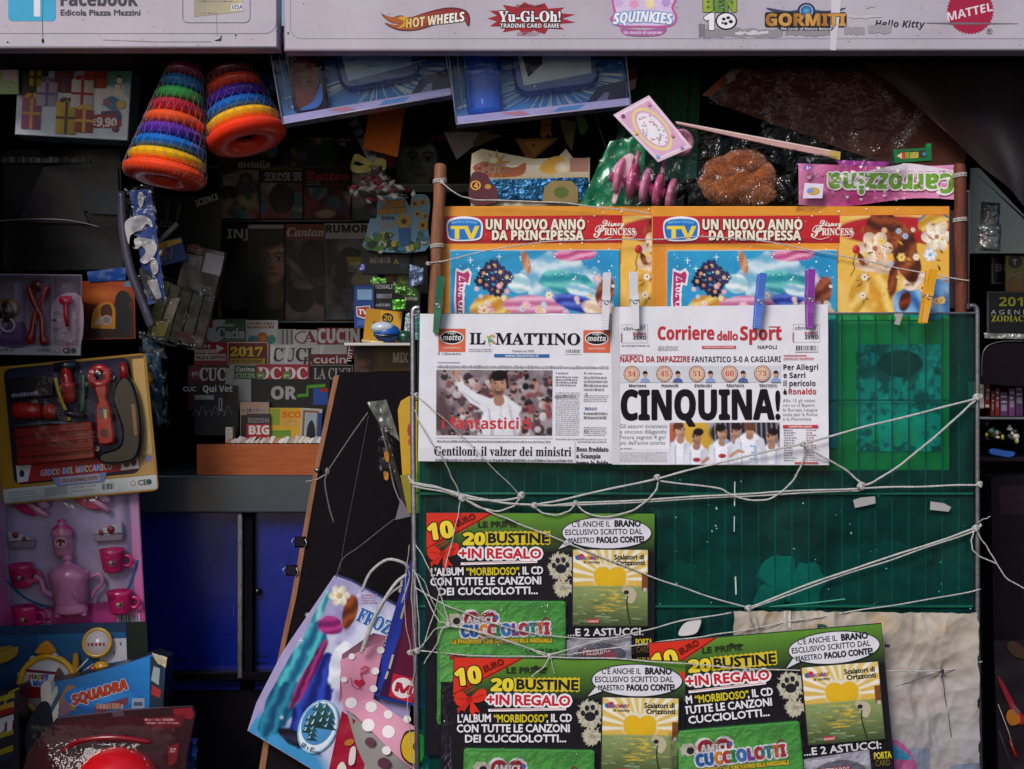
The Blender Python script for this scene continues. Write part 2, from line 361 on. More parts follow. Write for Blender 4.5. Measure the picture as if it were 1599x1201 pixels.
    def tube(s, pts, r, c, n=6, cap=True):
        pts = [Vector(p) for p in pts]; rings = []; k = len(pts)
        up = None
        for i, p in enumerate(pts):
            d = (pts[min(k - 1, i + 1)] - pts[max(0, i - 1)]);
            d = d.normalized() if d.length > 1e-9 else Vector((0, 1, 0))
            if up is None: up = d.cross(Vector((0, 0, 1)) if abs(d.z) < .9 else Vector((1, 0, 0))).normalized()
            up = (up - d * up.dot(d)).normalized(); e2 = d.cross(up); rd = r[i] if isinstance(r, (list, tuple)) else r
            rings.append([s.vt(*(p + (up * math.cos(2 * math.pi * q / n) + e2 * math.sin(2 * math.pi * q / n)) * rd)) for q in range(n)])
        for i in range(k - 1):
            for q in range(n): s.face((rings[i][q], rings[i + 1][q], rings[i + 1][(q + 1) % n], rings[i][(q + 1) % n]), col(c), True)
        if cap: s.face(rings[0], col(c)); s.face(rings[-1][::-1], col(c))
        return s
    def ball(s, o, r, c, n=16, m=10, lump=0, lf=.05, seed=0, squash=None):
        rx, ry, rz = (r, r, r) if not isinstance(r, (list, tuple)) else r
        def fn(i, j):
            t = 2 * math.pi * i; p = math.pi * j; d = Vector((math.sin(p) * math.cos(t), -math.cos(p), math.sin(p) * math.sin(t)))
            k = 1.
            if lump: k += lump * mnoise.noise(Vector((d.x * rx, d.y * ry, d.z * rz)) * lf + Vector((seed * 7.3, 0, 0)))
            return (o[0] + d.x * rx * k, o[1] + d.y * ry * k, o[2] + d.z * rz * k)
        return s.grid(fn, n, m, c, closeu=True)
    def crumple(s, p, c, amp, freq, w=0, n=(14, 10), seed=0, ridge=True):      # creased sheet over quad p (TL TR BR BL)
        def fn(i, j):
            u = (p[0][0] * (1 - i) + p[1][0] * i) * (1 - j) + (p[3][0] * (1 - i) + p[2][0] * i) * j
            v = (p[0][1] * (1 - i) + p[1][1] * i) * (1 - j) + (p[3][1] * (1 - i) + p[2][1] * i) * j
            q = Vector((u * freq, v * freq, seed * 3.7)); k = mnoise.noise(q) + .5 * mnoise.noise(q * 2.3)
            if ridge: k = 1 - 2 * abs(k)
            return (u, v, w + amp * k)
        return s.grid(fn, n[0], n[1], c)
    # finish
    def mesh(s, name):
        me = bpy.data.meshes.new(name); me.from_pydata(s.V, [], s.F)
        for m in s.mats: me.materials.append(MATS[m])
        me.polygons.foreach_set('material_index', s.M); me.polygons.foreach_set('use_smooth', s.Sm)
        at = me.color_attributes.new('Col', 'FLOAT_COLOR', 'CORNER'); data = []
        for f, c in zip(s.F, s.C):
            if isinstance(c, list):
                for k in c: data.extend(k)
            else: data.extend(tuple(c) * len(f))
        at.data.foreach_set('color', data); me.update(); return me
    def done(s, name, parent=None, label=None):               # a part of the thing (or a sub-part of parent)
        o = bpy.data.objects.new(name, s.mesh(name)); SC.collection.objects.link(o); o.parent = parent or s.t.ensure()
        if label: o['label'] = label
        return o
    def top(s):                                               # the thing itself is this mesh
        o = bpy.data.objects.new(s.t.name, s.mesh(s.t.name)); SC.collection.objects.link(o); s.t._tag(o); return o
def copy_tree(o, parent=None):
    c = o.copy(); SC.collection.objects.link(c); c.parent = parent
    for ch in list(o.children): copy_tree(ch, c)
    return c
def dup(t, px, py, label, roll=None, Y=None, s=None):
    r = copy_tree(t.root); r.location = P(px, py, t.Y if Y is None else Y); r['label'] = label
    if roll is not None: r.rotation_euler = (t.rot[0], -math.radians(roll), t.rot[2])
    if s: r.scale = (s, s, s)
    return r
def flower(x, y, r, c1, c2): return [('e', x + r * .6 * math.cos(q * 1.047), y + r * .6 * math.sin(q * 1.047), r * .5, r * .42, q * 60, c1, 1.2, .35) for q in range(6)] + [('e', x, y, r * .32, r * .32, 0, c2, 1)]
# ================================================================ setting: ground and the kiosk
R_ = random.Random(7)
def UY(p, Y): return CX + (p - CX) * (1 + Y / D0)
def VY(p, Y): return CY + (p - CY) * (1 + Y / D0)
g = T('pavement', None, None, CX, CY, 0, kind='structure'); b = g.mb('matte')
b.grid(lambda i, j: (CX + (i - .5) * 40000, CY + 1500, (j - .5) * 40000), 40, 40, lambda i, j: mixc('#4a484c', '#565458', R_.random())); b.top()
k = T('kiosk', 'dark open fronted newsstand kiosk with grey counter over blue lower panels, behind all the goods', 'kiosk', CX, CY, 0)
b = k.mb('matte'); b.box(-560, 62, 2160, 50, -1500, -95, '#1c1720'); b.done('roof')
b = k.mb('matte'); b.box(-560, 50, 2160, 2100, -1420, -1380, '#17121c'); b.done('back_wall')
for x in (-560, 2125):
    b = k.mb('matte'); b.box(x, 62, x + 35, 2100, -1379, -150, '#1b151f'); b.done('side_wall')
b = k.mb('matte'); b.box(-130, 120, -108, 2100, -1379, 340, '#1b151f', 2); b.done('added_shade_wall')  # unseen wall added beside the left goods to keep the sun off them
CO = .45
b = k.mb('plastic'); b.box(UY(-60, CO), VY(742, CO), UY(655, CO), VY(801, CO), -1370, -CO * 1000, '#3d4650', 3); b.done('worktop')
b = k.mb('metal')
for x0, x1 in ((150, 160), (368, 377), (628, 640)): b.box(UY(x0, CO), VY(801, CO) + .5, UY(x1, CO), VY(1062, CO), -490, -462, '#8a8c94', 2)
b.box(UY(-60, CO), VY(1052, CO), UY(655, CO), VY(1066, CO), -491, -464, '#1d1a22', 2); b.done('counter_frame')
for x0, x1 in ((-60, 368), (392, 627)):
    b = k.mb('plastic'); b.box(UY(x0, CO), VY(801, CO) + .5, UY(x1, CO), VY(1085, CO) - .5, -540, -495, '#061f86'); rd = random.Random(int(x0))
    for i in range(26):
        u = UY(rd.uniform(x0 + 4, x1 - 4), CO); v = VY(rd.uniform(815, 1045), CO); b.stroke([(u, v), (u + rd.uniform(-14, 14), v + rd.uniform(4, 40))], [.3, rd.uniform(.5, 1.3), .2][:2], rd.choice(['#3a55b0', '#0a1440', '#5a6aa8']), -494.6 + i * .004)
    b.mat = 'matte'
    for i in range(14):
        u = UY(rd.uniform(x0 + 4, x1 - 4), CO); b.ell(u, VY(rd.uniform(985, 1045), CO), rd.uniform(4, 16), rd.uniform(2, 7), '#0c1a52', -494.4 + i * .004)
    b.done('blue_panel')
b = k.mb('matte'); b.box(UY(379, CO), VY(801, CO) + .5, UY(391, CO), VY(1052, CO), -500, -470, '#0d0a12'); b.box(UY(-60, CO), VY(1085, CO), UY(655, CO), 2100, -540, -500, '#14101a'); b.done('plinth')
b = k.mb('plastic'); b.lathe([(0, 0), (7, 0), (7, 14), (0, 14)], (UY(397, CO), VY(928, CO), -496), (0, 0, 1), '#101018'); b.done('door_knob')

# ================================================================ the two sign boards over the front
SY = .03
t = T('sign', 'white sign board with blue square logo and payment card picture, left of the seam', 'sign', 210, 20, SY)
b = t.mb('sign'); b.box(-90, -120, 434, 75, -40, 0, '#b8adba', 3); b.w = .2
b.frame(-80, -100, 432, 53, 1.0, '#6d6478', r=18); b.done('board')
b = t.mb('gloss', .5); b.rrect(13, -34, 87, 33, 6, '#2aa3cc'); b.rect(53, -34, 63, 26, '#e6e0e8'); b.rect(44, -10, 72, -1, '#e6e0e8'); b.done('logo_square')
b = t.mb('sign', .5); b.text('Facebook', 95, 9, 21, '#1b1c33', 'bold', fit=120, bold=.5); b.text('Edicola Piazza Mazzini', 95, 24, 8.6, '#262842', 'sans', fit=124, bold=.35); b.done('lettering')
b = t.mb('gloss', .5); b.frame(285, -60, 391, 36, .9, '#5b5366', r=9); b.poly([(302, -50), (376, -46), (380, 18), (303, 26)], '#b5a884', cs=['#8f8a78', '#b5a884', '#c2b48c', '#9d9480'])
b.poly([(302, -20), (378, -22), (379, -8), (302, -4)], '#6e6857'); b.lines(308, 1, 366, 6, 1, '#4a4438', seed=3); b.lines(312, 20, 340, 23, 1, '#55503f', seed=4)
b.poly([(361, 7), (379, 5.5), (379.6, 15.5), (361.4, 17)], '#dedbe2'); b.text('VISA', 363, 15, 7, '#23265f', 'boldi', fit=15.5, rot=3); b.done('card_picture')
b = t.mb('matte', .6); b.stroke(sm([(67, -80), (67.5, 0), (66.5, 40), (67.5, 62)]), .7, '#3a3440'); b.ell(67, 64, 2, 3.6, '#29242c')
b.stroke([(338, 20), (339, 54), (344, 58), (344, 61)], .5, '#8a828c'); b.poly([(334, 64), (344, 60), (347, 53), (345, 64)], '#3a3440'); b.stroke([(160, 62), (240, 65), (330, 65)], 1.2, '#b5aab5')
for x, y in ((368, 55), (433, 49), (12, 66)): b.ell(x, y, 1.3, 1.3, '#2a242c')
b.done('cracks')
def grime(b, x0, x1, y0, y1, n, sd_):
    rd = random.Random(sd_)
    for i in range(n):
        x = rd.uniform(x0, x1); y = rd.uniform(y0, y1); q = rd.uniform(.3, 1.3)
        if rd.random() < .6: b.ell(x, y, q, q * rd.uniform(.5, 1), rd.choice(['#8d8390', '#6d6470', '#a0968f']), .3 + i * .001, 7)
        else: b.stroke([(x, y), (x + rd.uniform(-2, 3), y + rd.uniform(2, 9))], [q * .5, .15], rd.choice(['#a29aa6', '#8f8692']), .3 + i * .001)
b = t.mb('matte'); grime(b, 0, 430, -20, 72, 60, 5); b.done('grime')
t = T('sign', 'long white sign board with toy logos and grey tape, right of the seam', 'sign', 1030, 20, SY)
b = t.mb('sign'); b.box(443, -120, 1690, 79, -40, 0, '#b8adba', 3); b.w = .2; b.frame(453, -100, 1680, 61, 1.0, '#8b7f92', r=18); b.ell(450, 52, 1.7, 1.7, '#2a242c'); b.done('board')
b = t.mb('gloss', .5)   # flame logo
fl = sm([(595, 21), (612, 27), (625, 24), (640, 27), (660, 21), (690, 13), (712, 12), (728, 17), (734, 28), (732, 42), (726, 31), (712, 29), (694, 33), (668, 43), (648, 48), (625, 48), (610, 43), (600, 36), (614, 40), (624, 37), (612, 36), (600, 28), (595, 21)], 4)[:-1]
b.poly(fl, '#5a1420'); fl2 = [(x * .965 + 23.3, y * .87 + 4.2) for x, y in fl]; b.poly(fl2, '#8c1d24', cs=[mixc('#b8661c' if x < 650 else '#8f1d27', '#96331c', .3) for x, y in fl2])
b.poly(sm([(622, 28), (634, 26), (640, 32), (634, 40), (622, 44), (629, 38), (631, 33)], 4, True), '#d9a62c')
b.text('HOT WHEELS', 634, 44, 14, '#f2e6c8', 'boldi', fit=93, rot=7, bold=.4, out=('#3c0d16', 1.0), cfun=lambda q: mixc('#e3b454', '#f4efe6', min(1, q * 1.3))); b.done('logo')
b = t.mb('gloss', .5)
sp = []
for i in range(26):
    a = 360 * i / 26; r = 1.0 if i % 2 else .72; sp.append((827 + 70 * r * math.cos(math.radians(a)) * (1 + .06 * math.sin(i * 2.3)), 29 - 26 * r * math.sin(math.radians(a))))
b.poly(sp, '#a01c2b'); b.text('EDIZIONE ITALIANA', 827, 12, 4.6, '#41131c', 'bold', fit=42, anchor='c')
b.text('Yu-Gi-Oh!', 827, 34, 16, '#f4ecee', 'serif', fit=96, anchor='c', bold=.4, out=('#1c131c', 1.6)); b.text('TRADING CARD GAME', 827, 43.5, 6.4, '#efe6ea', 'bold', fit=92, anchor='c', out=('#1c131c', 1.2))
b.lines(807, 50, 846, 57, 2, '#8d6478', .6, 5); b.done('logo')
b = t.mb('gloss', .5)
b.poly(sm([(956, -4), (958, 20), (952, 30), (966, 42), (1000, 43), (1046, 42), (1058, 28), (1052, 12), (1056, -4), (1030, -16), (980, -16)], 5, True), '#c25b98'); b.poly(sm([(960, -3), (962, 21), (957, 29), (969, 39), (1000, 40), (1043, 39), (1054, 28), (1048, 12), (1052, -3), (1028, -13), (984, -13)], 5, True), '#d9c3e4')
for x, y, r, c in ((966, 4, 9, '#cfa8dc'), (990, 7, 9, '#e59cc0'), (1015, 6, 10, '#f0dcb0'), (1040, 4, 9, '#b79ad2')): b.poly(starp(x, y, r, r * .62, 7), c)
b.text('SQUINKIES', 1004, 36, 16, '#f4eef6', 'boldi', fit=92, anchor='c', bold=.6, out=[('#5aa2d6', 1.5), ('#4f77b5', .6)], bend=lambda u: 4 * math.cos(u / 92 * 3.1 - 1.5) * -1 + 2)
b.poly(sm([(972, 44), (1004, 47), (1037, 43), (1040, 48), (1030, 55), (1004, 57), (978, 55), (969, 48)], 4, True), '#a8639d'); b.text('Un mondo di sorprese', 1004, 53.5, 5, '#e8d4ea', 'bold', fit=60, anchor='c'); b.done('logo')
b = t.mb('gloss', .5); b.text('BEN', 1099, 18, 21, '#7c9a35', 'bold', fit=50, bold=1.1, out=('#123018', 1.0), cfun=lambda q: mixc('#3f7a36', '#a8b83c', abs(q - .5) * 1.6))
b.text('1', 1100, 46, 24, '#eeeaee', 'bold', fit=14, bold=1.4, out=('#17141c', 1.2)); b.ell(1134, 33, 17, 14, '#17141c'); b.ell(1134, 33, 14.5, 11.8, '#eeeaee')
for x, y, r in ((1130, 30, 3), (1137, 28, 3), (1141, 34, 3.4), (1133, 37, 3), (1128, 36, 2)): b.ell(x, y, r, r * .8, '#17141c')
b.done('logo')
b = t.mb('gloss', .5); b.poly(sm([(1196, 12), (1230, 17), (1258, 14), (1290, 17), (1321, 12), (1300, 21), (1258, 24), (1215, 21)], 4, True), '#3c4767'); b.poly(rr(1194, 19, 1322, 43, 4), '#2a1c1c'); b.ell(1259, 17, 14, 12.5, '#232a4c'); b.ell(1259, 17, 10.5, 9.5, '#9fb6d2')
b.glow(1259, 17, 8.6, 8, '#59b0e4', '#123f78'); b.text('GORMITI', 1196, 40, 18, '#b27a33', 'bold', fit=124, bold=.8, out=('#3a2414', 1.0), cfun=lambda q: mixc('#a06a2c', '#cf9a4c', abs(math.sin(q * 9))))
b.poly([(1214, 43), (1303, 43), (1299, 48), (1219, 48)], '#262230'); b.text('The Lords of Nature Return!', 1259, 47.4, 4.2, '#d8d2dc', 'boldi', fit=80, anchor='c'); b.done('logo')
b = t.mb('gloss', .5); b.text('Hello Kitty', 1366, 42, 10.5, '#26222c', 'boldi', fit=78, rot=-1); b.done('logo')
b = t.mb('gloss', .5); b.poly([(1515 + (37 if i % 2 else 34.5) * math.cos(math.pi * i / 44), 17 - (37 if i % 2 else 34.5) * math.sin(math.pi * i / 44)) for i in range(88)], '#a51c40')
b.text('MATTEL', 1480, 33, 13, '#e3d3dc', 'bold', fit=72, rot=13, skew=.1); b.text('®', 1540, 54, 9, '#3a3348'); b.done('logo')
b = t.mb('paper', .45)
rd = random.Random(3)
def scrap(b, x0, y0, x1, y1, c, n=14):
    top = [(x0 + (x1 - x0) * i / n, y0 + rd.uniform(-2, 2)) for i in range(n + 1)]; bot = [(x1 - (x1 - x0) * i / n, y1 + rd.uniform(-2, 2)) for i in range(n + 1)]; b.poly(top + bot, c)
scrap(b, 1100, 45, 1222, 58, '#8f8a8e'); scrap(b, 1148, 49, 1200, 53, '#cfc6cf'); scrap(b, 1226, 46, 1302, 56, '#8f8a8e'); scrap(b, 1318, 42, 1350, 54, '#98929a'); scrap(b, 1355, 39, 1392, 52, '#9a949c', 6); scrap(b, 1091, 38, 1101, 58, '#7a747c', 4)
b.poly([(1300, -80), (1322, -80), (1305, 79), (1296, 78)], '#cfc6d2'); b.stroke([(1443, 36), (1500, 37), (1590, 37)], [.6, 3.4, .6], '#6f6673'); scrap(b, 1325, 25, 1378, 28, '#c3bac6', 6); scrap(b, 1352, 6, 1366, 12, '#b5adb9', 4)
b.done('tape_remains')
b = t.mb('matte'); grime(b, 450, 1620, -20, 76, 150, 8); b.done('grime')
# ================================================================ the green display stand
t = T('display_stand', 'green plastic fronted newspaper stand with metal tube frame, wire grid and two wooden poles', 'display stand', 1087, 1200, 0)
b = t.mb('green_plastic'); gw = lambda u, v: 2.0 * math.sin(u / 90) * math.sin(v / 70 + 1)
b.grid(lambda i, j: (651 + 871 * i, 489 + 900 * j, -4 + 1.5 * math.sin(i * 21) * math.sin(j * 17)), 60, 60, '#fff')
b.done('plastic_sheet')
b = t.mb('matte')
for i in range(34): b.tube([(662 + 26.2 * i, 492, -10), (662 + 26.2 * i, 1390, -10)], 1.1, '#4a6a64', 6)
for y in (625, 771, 947): b.tube([(648, y, -12.5), (1524, y, -12.5)], 1.2, '#4a6a64', 6)
b.done('wire_grid')
b = t.mb('matte'); b.box(652, 500, 1522, 1390, -75, -60, '#14181a'); b.done('back_board')
b = t.mb('fabric'); [b.ball((x, y, -48), (rx, ry, 9), c, 22, 16, .5, .05, i) for i, (x, y, rx, ry, c) in enumerate(((1228, 900, 34, 26, '#8fa39c'), (1262, 925, 30, 40, '#7c9a90'), (1216, 940, 30, 24, '#6a8a80'), (1070, 920, 44, 40, '#3a4a42'), (1400, 880, 60, 26, '#22302e'), (1120, 900, 26, 34, '#2a3a36')))]; b.done('stored_cloth')
b = t.mb('gloss'); b.w = 0
for y, a in ((771, .9), (947, .4)):                    # the heat-welded seams across the sheet
    b.box(655, y - 2, 1520, y + 2, -3.4, 1.6, '#0d5a48', 1)
rd = random.Random(11)
b.mat = 'paper'
for i in range(46):
    x, y = rd.uniform(1010, 1515), rd.uniform(735, 950); q = rd.uniform(.6, 1.8)
    b.poly([(x, y), (x + q * rd.uniform(.5, 2), y + q * .4), (x + q, y + q * rd.uniform(1, 2.5)), (x - q * .3, y + q)], '#5fb7a0' if rd.random() < .7 else '#c3d8d0', 2.2 + i * .005)
b.stroke([(1147, 752), (1146.5, 790)], 1.7, '#c9d2ce', 2.6); b.stroke([(1146.3, 806), (1146, 830)], 1.3, '#c9d2ce', 2.6); b.stroke([(1148, 900), (1149, 928)], 2.2, '#bcd0c8', 2.6)
b.stroke([(1200, 947), (1260, 942), (1319, 935)], 1.6, '#4fa890', 2.6)
b.done('seams_and_scuffs')
b = t.mb('metal'); b.tube(sm([(655, 481, 0), (649, 481, 0), (644.5, 488, 0), (644.5, 520, 0)], 4) + [(645, 700, 0), (648, 960, 0), (655, 1390, 0)], 4.2, '#b6b4bc', 12); b.done('frame_tube')
b = t.mb('metal'); b.tube(sm([(1514, 478, 0), (1521, 478, 0), (1525.5, 486, 0), (1526, 520, 0)], 4) + [(1526, 700, 0), (1526, 960, 0), (1534, 1390, 0)], 4.0, '#8b8991', 12); b.done('frame_tube')
b = t.mb('metal'); b.tube([(641, 492.5, 2), (900, 491, 2), (1524, 489, 2)], 1.9, '#c6c4cc', 8); b.done('top_rail')
def pole(x0, y0, x1, y1, c, dk):
    b = t.mb('wood'); n = 18
    pts = [(x0 + (x1 - x0) * i / n + .6 * math.sin(i * 1.3), y0 + (y1 - y0) * i / n, -16) for i in range(n + 1)]
    b.tube([(x0 + .5, y0 - 6, -16), (x0 + .2, y0 - 4, -16)] + pts, [5, 8.5] + [9.6 + .5 * math.sin(i * 2.1) for i in range(n + 1)], c, 12)
    o = b.done('wooden_pole')
    for yy in dk:
        b = t.mb('cord'); q = (yy - y0) / (y1 - y0); xx = x0 + (x1 - x0) * q
        for d in (-2.2, 0, 2.4): b.torus((xx, yy + d, -16), (.1, 1, .05), 10.4, 1.1, '#d9cfc4', 20, 6)
        b.done('string_binding', o)
pole(687, 259, 664, 780, '#8f5d42', (281, 383))
pole(1503, 259, 1508, 780, '#6b3524', (272, 342))
b = t.mb('gloss'); b.box(1489, 326, 1497, 480, -24, -20, '#2b2330'); b.box(1517, 290, 1531, 480, -60, -57, '#8d8796', 1); b.box(1519, 292, 1529, 470, -56.5, -55, '#15101a'); b.done('side_panel')

# two identical television magazine packs standing behind the rail
MW = lambda u, v: 1.2 * math.sin((u - 1018) / 60) * math.sin((v - 320) / 90)
t = T('magazine_pack', 'yellow magazine pack with red band, fully visible right of the other one', 'magazine pack', 1250, 735, .022, group='yellow magazine packs in the stand')
b = t.mb('gloss'); b.box(1018, 322, 1483, 735, -6, 0, '#e0942f', 1, '#c9b79a'); b.w = .1
b.rect(1019, 323, 1482, 733, '#e2932c', c2='#dd9a38'); b.rect(1310, 384, 1482, 733, '#f0c15a', c2='#edb646'); b.rect(1019, 384, 1040, 733, '#d98a2b', c2='#df9a38')
b.poly([(1019, 338), (1482, 335), (1482, 379), (1019, 381)], '#c5202b'); b.poly([(1019, 374), (1482, 371), (1482, 379), (1019, 381)], '#a61a28'); b.glow(1355, 450, 60, 60, '#f6d27c', '#efbf55')
rd = random.Random(2)
for i in range(40): b.ell(rd.gauss(1260, 70), rd.uniform(325, 392), *(2 * [rd.uniform(.5, 1.7)]), '#f5e6d2', n=8)
b.done('cover')
b = t.mb('gloss', 2.2); b.poly(sm([(1036, 348), (1044, 341), (1063, 338), (1083, 341), (1091, 348), (1092, 362), (1087, 374), (1063, 377), (1041, 375), (1036, 364)], 4, True), '#eceaf0')
b.poly(sm([(1038, 350), (1046, 344), (1063, 342), (1082, 344), (1089, 350), (1089, 362), (1085, 372), (1063, 375), (1043, 373), (1038, 364)], 4, True), '#1c76c4')
b.text('Sorrisi e Canzoni', 1063, 350, 4.6, '#7fc2ec', 'bold', fit=40, anchor='c', bend=lambda u: -1.6 * math.sin(u / 40 * 3.14)); b.text('TV', 1064, 373, 19, '#f3d13c', 'bold', fit=44, anchor='c', bold=.8); b.done('channel_logo')
b = t.mb('gloss', 2.2); b.text('UN NUOVO ANNO', 1097, 358.5, 15.5, '#efe6cf', 'bold', fit=155, bold=.5, out=('#6b121c', 1.1)); b.text('DA PRINCIPESSA', 1107, 375, 14.5, '#efe6cf', 'bold', fit=143, bold=.5, out=('#6b121c', 1.1)); b.done('headline')
b = t.mb('gloss', 2.2); b.text('Disney', 1280, 353.5, 9.5, '#f2e6dc', 'script', fit=34, bold=.25); b.text('P', 1266, 371, 19, '#f2e6dc', 'script', fit=17, bold=.3); b.text('RINCESS', 1283, 367.5, 10.5, '#f2e6dc', 'serif', fit=48, bold=.2)
b.stroke(sm([(1268, 371), (1280, 374), (1292, 371)]), .8, '#f2e6dc'); b.stroke(sm([(1329, 360), (1333, 364), (1328, 371), (1318, 371)]), .8, '#f2e6dc'); b.done('title_logo')
# right of the calendar: a rose, brown leaves, yellow and blue cloth, pale blooms
b = t.mb('gloss', 2.2)
SP = [('g', 1311, 384, '#eebc54', 1480, 500, '#e9b040'), ('n', '#f6d68c', .5, .02, 5, .3, .5), ('e', 1396, 360, 90, 22, 0, '#b01e28', 3, .1), ('e', 1460, 360, 40, 24, 0, '#b01e28', 3, .1)]
SP += [('c', 1392, 470, 46, 60, 90, '#d9982a', '#f8d678', 4.4, 3), ('c', 1456, 466, 36, 56, 80, '#2f6db0', '#8fc0e8', 4, 5), ('c', 1342, 456, 16, 36, 10, '#d09a34', '#f4cf78', 2, 7), ('c', 1428, 440, 22, 12, -30, '#e6c8a4', '#f6e6d0', 2, 6), ('c', 1372, 416, 38, 12, 10, '#e2bc98', '#f4dcc4', 2, 8)]
SP += [('c', 1382, 362, 36, 28, 30, '#4a1c10', '#94441e', 3.2, 11), ('c', 1414, 398, 20, 46, -16, '#4a1c10', '#a04c22', 2.6, 13), ('c', 1394, 434, 8, 30, 8, '#5a2412', '#9a4a22', 2, 14), ('c', 1350, 394, 10, 18, 10, '#5a2412', '#9a4a22', 2, 15), ('c', 1458, 346, 28, 18, -10, '#c8902a', '#f0cc6c', 2.8, 17), ('c', 1412, 470, 10, 18, 20, '#4a1c10', '#8a3a1c', 2, 18)]
SP += flower(1366, 388, 25, '#ecd0b4', '#c98a5c') + flower(1366, 388, 14, '#f4e0c8', '#b86a44') + flower(1462, 370, 22, '#f2e0c8', '#d8a070') + flower(1462, 370, 12, '#f8ecd8', '#c07a50') + flower(1452, 398, 10, '#e6e8f0', '#8fb4d8')
rd = random.Random(17)
for i_ in range(46):
    x, y, a_ = rd.uniform(1340, 1478), rd.uniform(345, 470), rd.uniform(0, 6.28); L_ = rd.uniform(6, 16); SP += [('l', [(x, y), (x + L_ * .5 * math.cos(a_), y + L_ * .5 * math.sin(a_)), (x + L_ * math.cos(a_ + .2), y + L_ * math.sin(a_ + .2))], [.6, rd.uniform(2, 4), .4], rd.choice(['#7a3418', '#5a2412', '#a85a2c', '#d8a83c', '#8a6a24']), 1)]
for i_ in range(22): SP += flower(rd.uniform(1345, 1476), rd.uniform(350, 478), rd.uniform(3, 6.5), rd.choice(['#f0d8c0', '#e8b48c', '#f4e8d0', '#f0cc70', '#a8cbe8']), rd.choice(['#c07a3c', '#e0a83c', '#8a3a1c']))
SP += [('l', [(1434, 344), (1448, 333), (1466, 331), (1480, 340)], 3, '#3d6d9a', 1.2), ('l', [(1335, 398), (1332, 410), (1334, 420), (1328, 431)], 1.6, '#2e4a26', .8), ('e', 1336.5, 390, 6, 7, 0, '#b81828', 1), ('e', 1334.5, 388, 2.4, 3.4, 0, '#dc4048', 1.4)]
b.pic([(1311, 337), (1481, 336), (1481, 500), (1311, 500)], '#eebc54', SP, n=(112, 108), seed=4)
TL = [('g', 1337, 538, '#4ab0c4', 1337, 705, '#a8e4e0'), ('n', '#12404e', .5, .05, 7, .12, .85), ('n', '#c8f4ee', .56, .07, 3, .1, .8), ('e', 1405, 568, 36, 21, 0, '#0c2430', 2), ('e', 1404, 668, 48, 20, 0, '#c4f0e4', 10)] + [('l', [(x, 630 + x % 9 * 3), (x, 690)], [2, 15], '#d0ecb4', 3) for x in (1366, 1401, 1426)] + [('n', '#16505c', .58, .09, 12, .1, .7)]
b.pic([(1337, 538), (1468, 538), (1468, 705), (1337, 705)], '#58b8c8', TL, n=(88, 110))
b.done('cover_picture')
b = t.mb('gloss', 1.2); b.box(1041, 391, 1306, 700, .3, 5.5, '#2e9ccb', .8, '#e7e2e6'); b.w = 5.6
b.quad([(1042, 393), (1305, 391.5), (1305, 699), (1042, 699)], '#2a9ac8', None, ['#2a9ccc', '#1590c2', '#2b8fc6', '#4fb4da'], n=(6, 6))
b.poly([(1042, 392), (1305, 390.5), (1305, 393.5), (1042, 395)], '#dfe9f0')
CAL = [('g', 1042, 392, '#2c9ccc', 1200, 500, '#2f9fd0'), ('n', '#62bbe0', .5, .012, 4, .25, .5), ('n', '#0f7fb6', .55, .014, 9, .2, .6)]
CAL += [('c', 1218, 436, 66, 36, 8, '#6fb0d0', '#d4e8f0', 3.2, 3), ('c', 1222, 442, 44, 20, 10, '#1f8f9c', '#6fccc8', 2.6, 5), ('c', 1240, 398, 34, 10, 0, '#c24a84', '#f0a8c8', 2, 8), ('c', 1256, 462, 40, 15, 24, '#8cc0da', '#e6f2f6', 3, 11), ('c', 1112, 482, 42, 20, -8, '#c98a2c', '#f2cf78', 2.6, 6), ('c', 1172, 480, 50, 20, 6, '#c46a98', '#f2bcd4', 4, 7), ('c', 1236, 474, 30, 13, 14, '#1f3294', '#5a72d0', 2.4, 9), ('c', 1274, 486, 30, 15, 20, '#d9b890', '#f6e8d4', 2.6, 13), ('c', 1148, 444, 18, 17, 30, '#9ccad6', '#f0f6f4', 2.4, 17), ('c', 1284, 458, 13, 26, 12, '#6a2a18', '#a85a34', 2.6, 19), ('c', 1160, 412, 7, 20, -14, '#b8744c', '#d8a27c', 1.6, 21)]
for i_, (dx, dy) in enumerate(((0, 0), (-14, -8), (12, -10), (-10, 10), (14, 8), (2, -20), (0, 18), (-20, 4), (22, -2), (-6, -18), (8, 20))): CAL += flower(1108 + dx, 436 + dy, 8 + i_ % 3, ['#231f4c', '#171434', '#322b5c'][i_ % 3], ['#c98a62', '#d8a27c', '#e0c080'][i_ % 3])
rd = random.Random(31)
for i_ in range(34): CAL += flower(rd.uniform(1080, 1300), rd.uniform(446, 498), rd.uniform(2.4, 5), rd.choice(['#f0c8d8', '#f4ecd8', '#e8a8c0', '#bfe0ea', '#f2d890']), rd.choice(['#d8a23c', '#c0507c', '#e8d070']))
CAL += flower(1094, 486, 9, '#ecd0ba', '#c98a4a') + flower(1160, 478, 8, '#f0b8d0', '#e8d88a') + flower(1272, 436, 7, '#d8bcd0', '#e8d88a') + flower(1196, 462, 6, '#f2ead8', '#d8a23c')
b.pic([(1042.5, 392.5), (1304.5, 391.5), (1304.5, 500), (1042.5, 500)], '#2a9ac8', CAL, n=(150, 64), seed=3)
rd = random.Random(5)
for i in range(70):
    x = rd.uniform(1050, 1300); y = rd.uniform(396, 440); q = abs(rd.gauss(0, .6)) + .3; b.ell(x, y, q, q, '#d8eef6', n=7, w=b.w + .06 + i * .001)
b.w += .15
for x, y in ((1073, 407), (1118, 402), (1086, 420)): b.poly(starp(x, y, 6, 1.1, 4), '#e6f6fb')
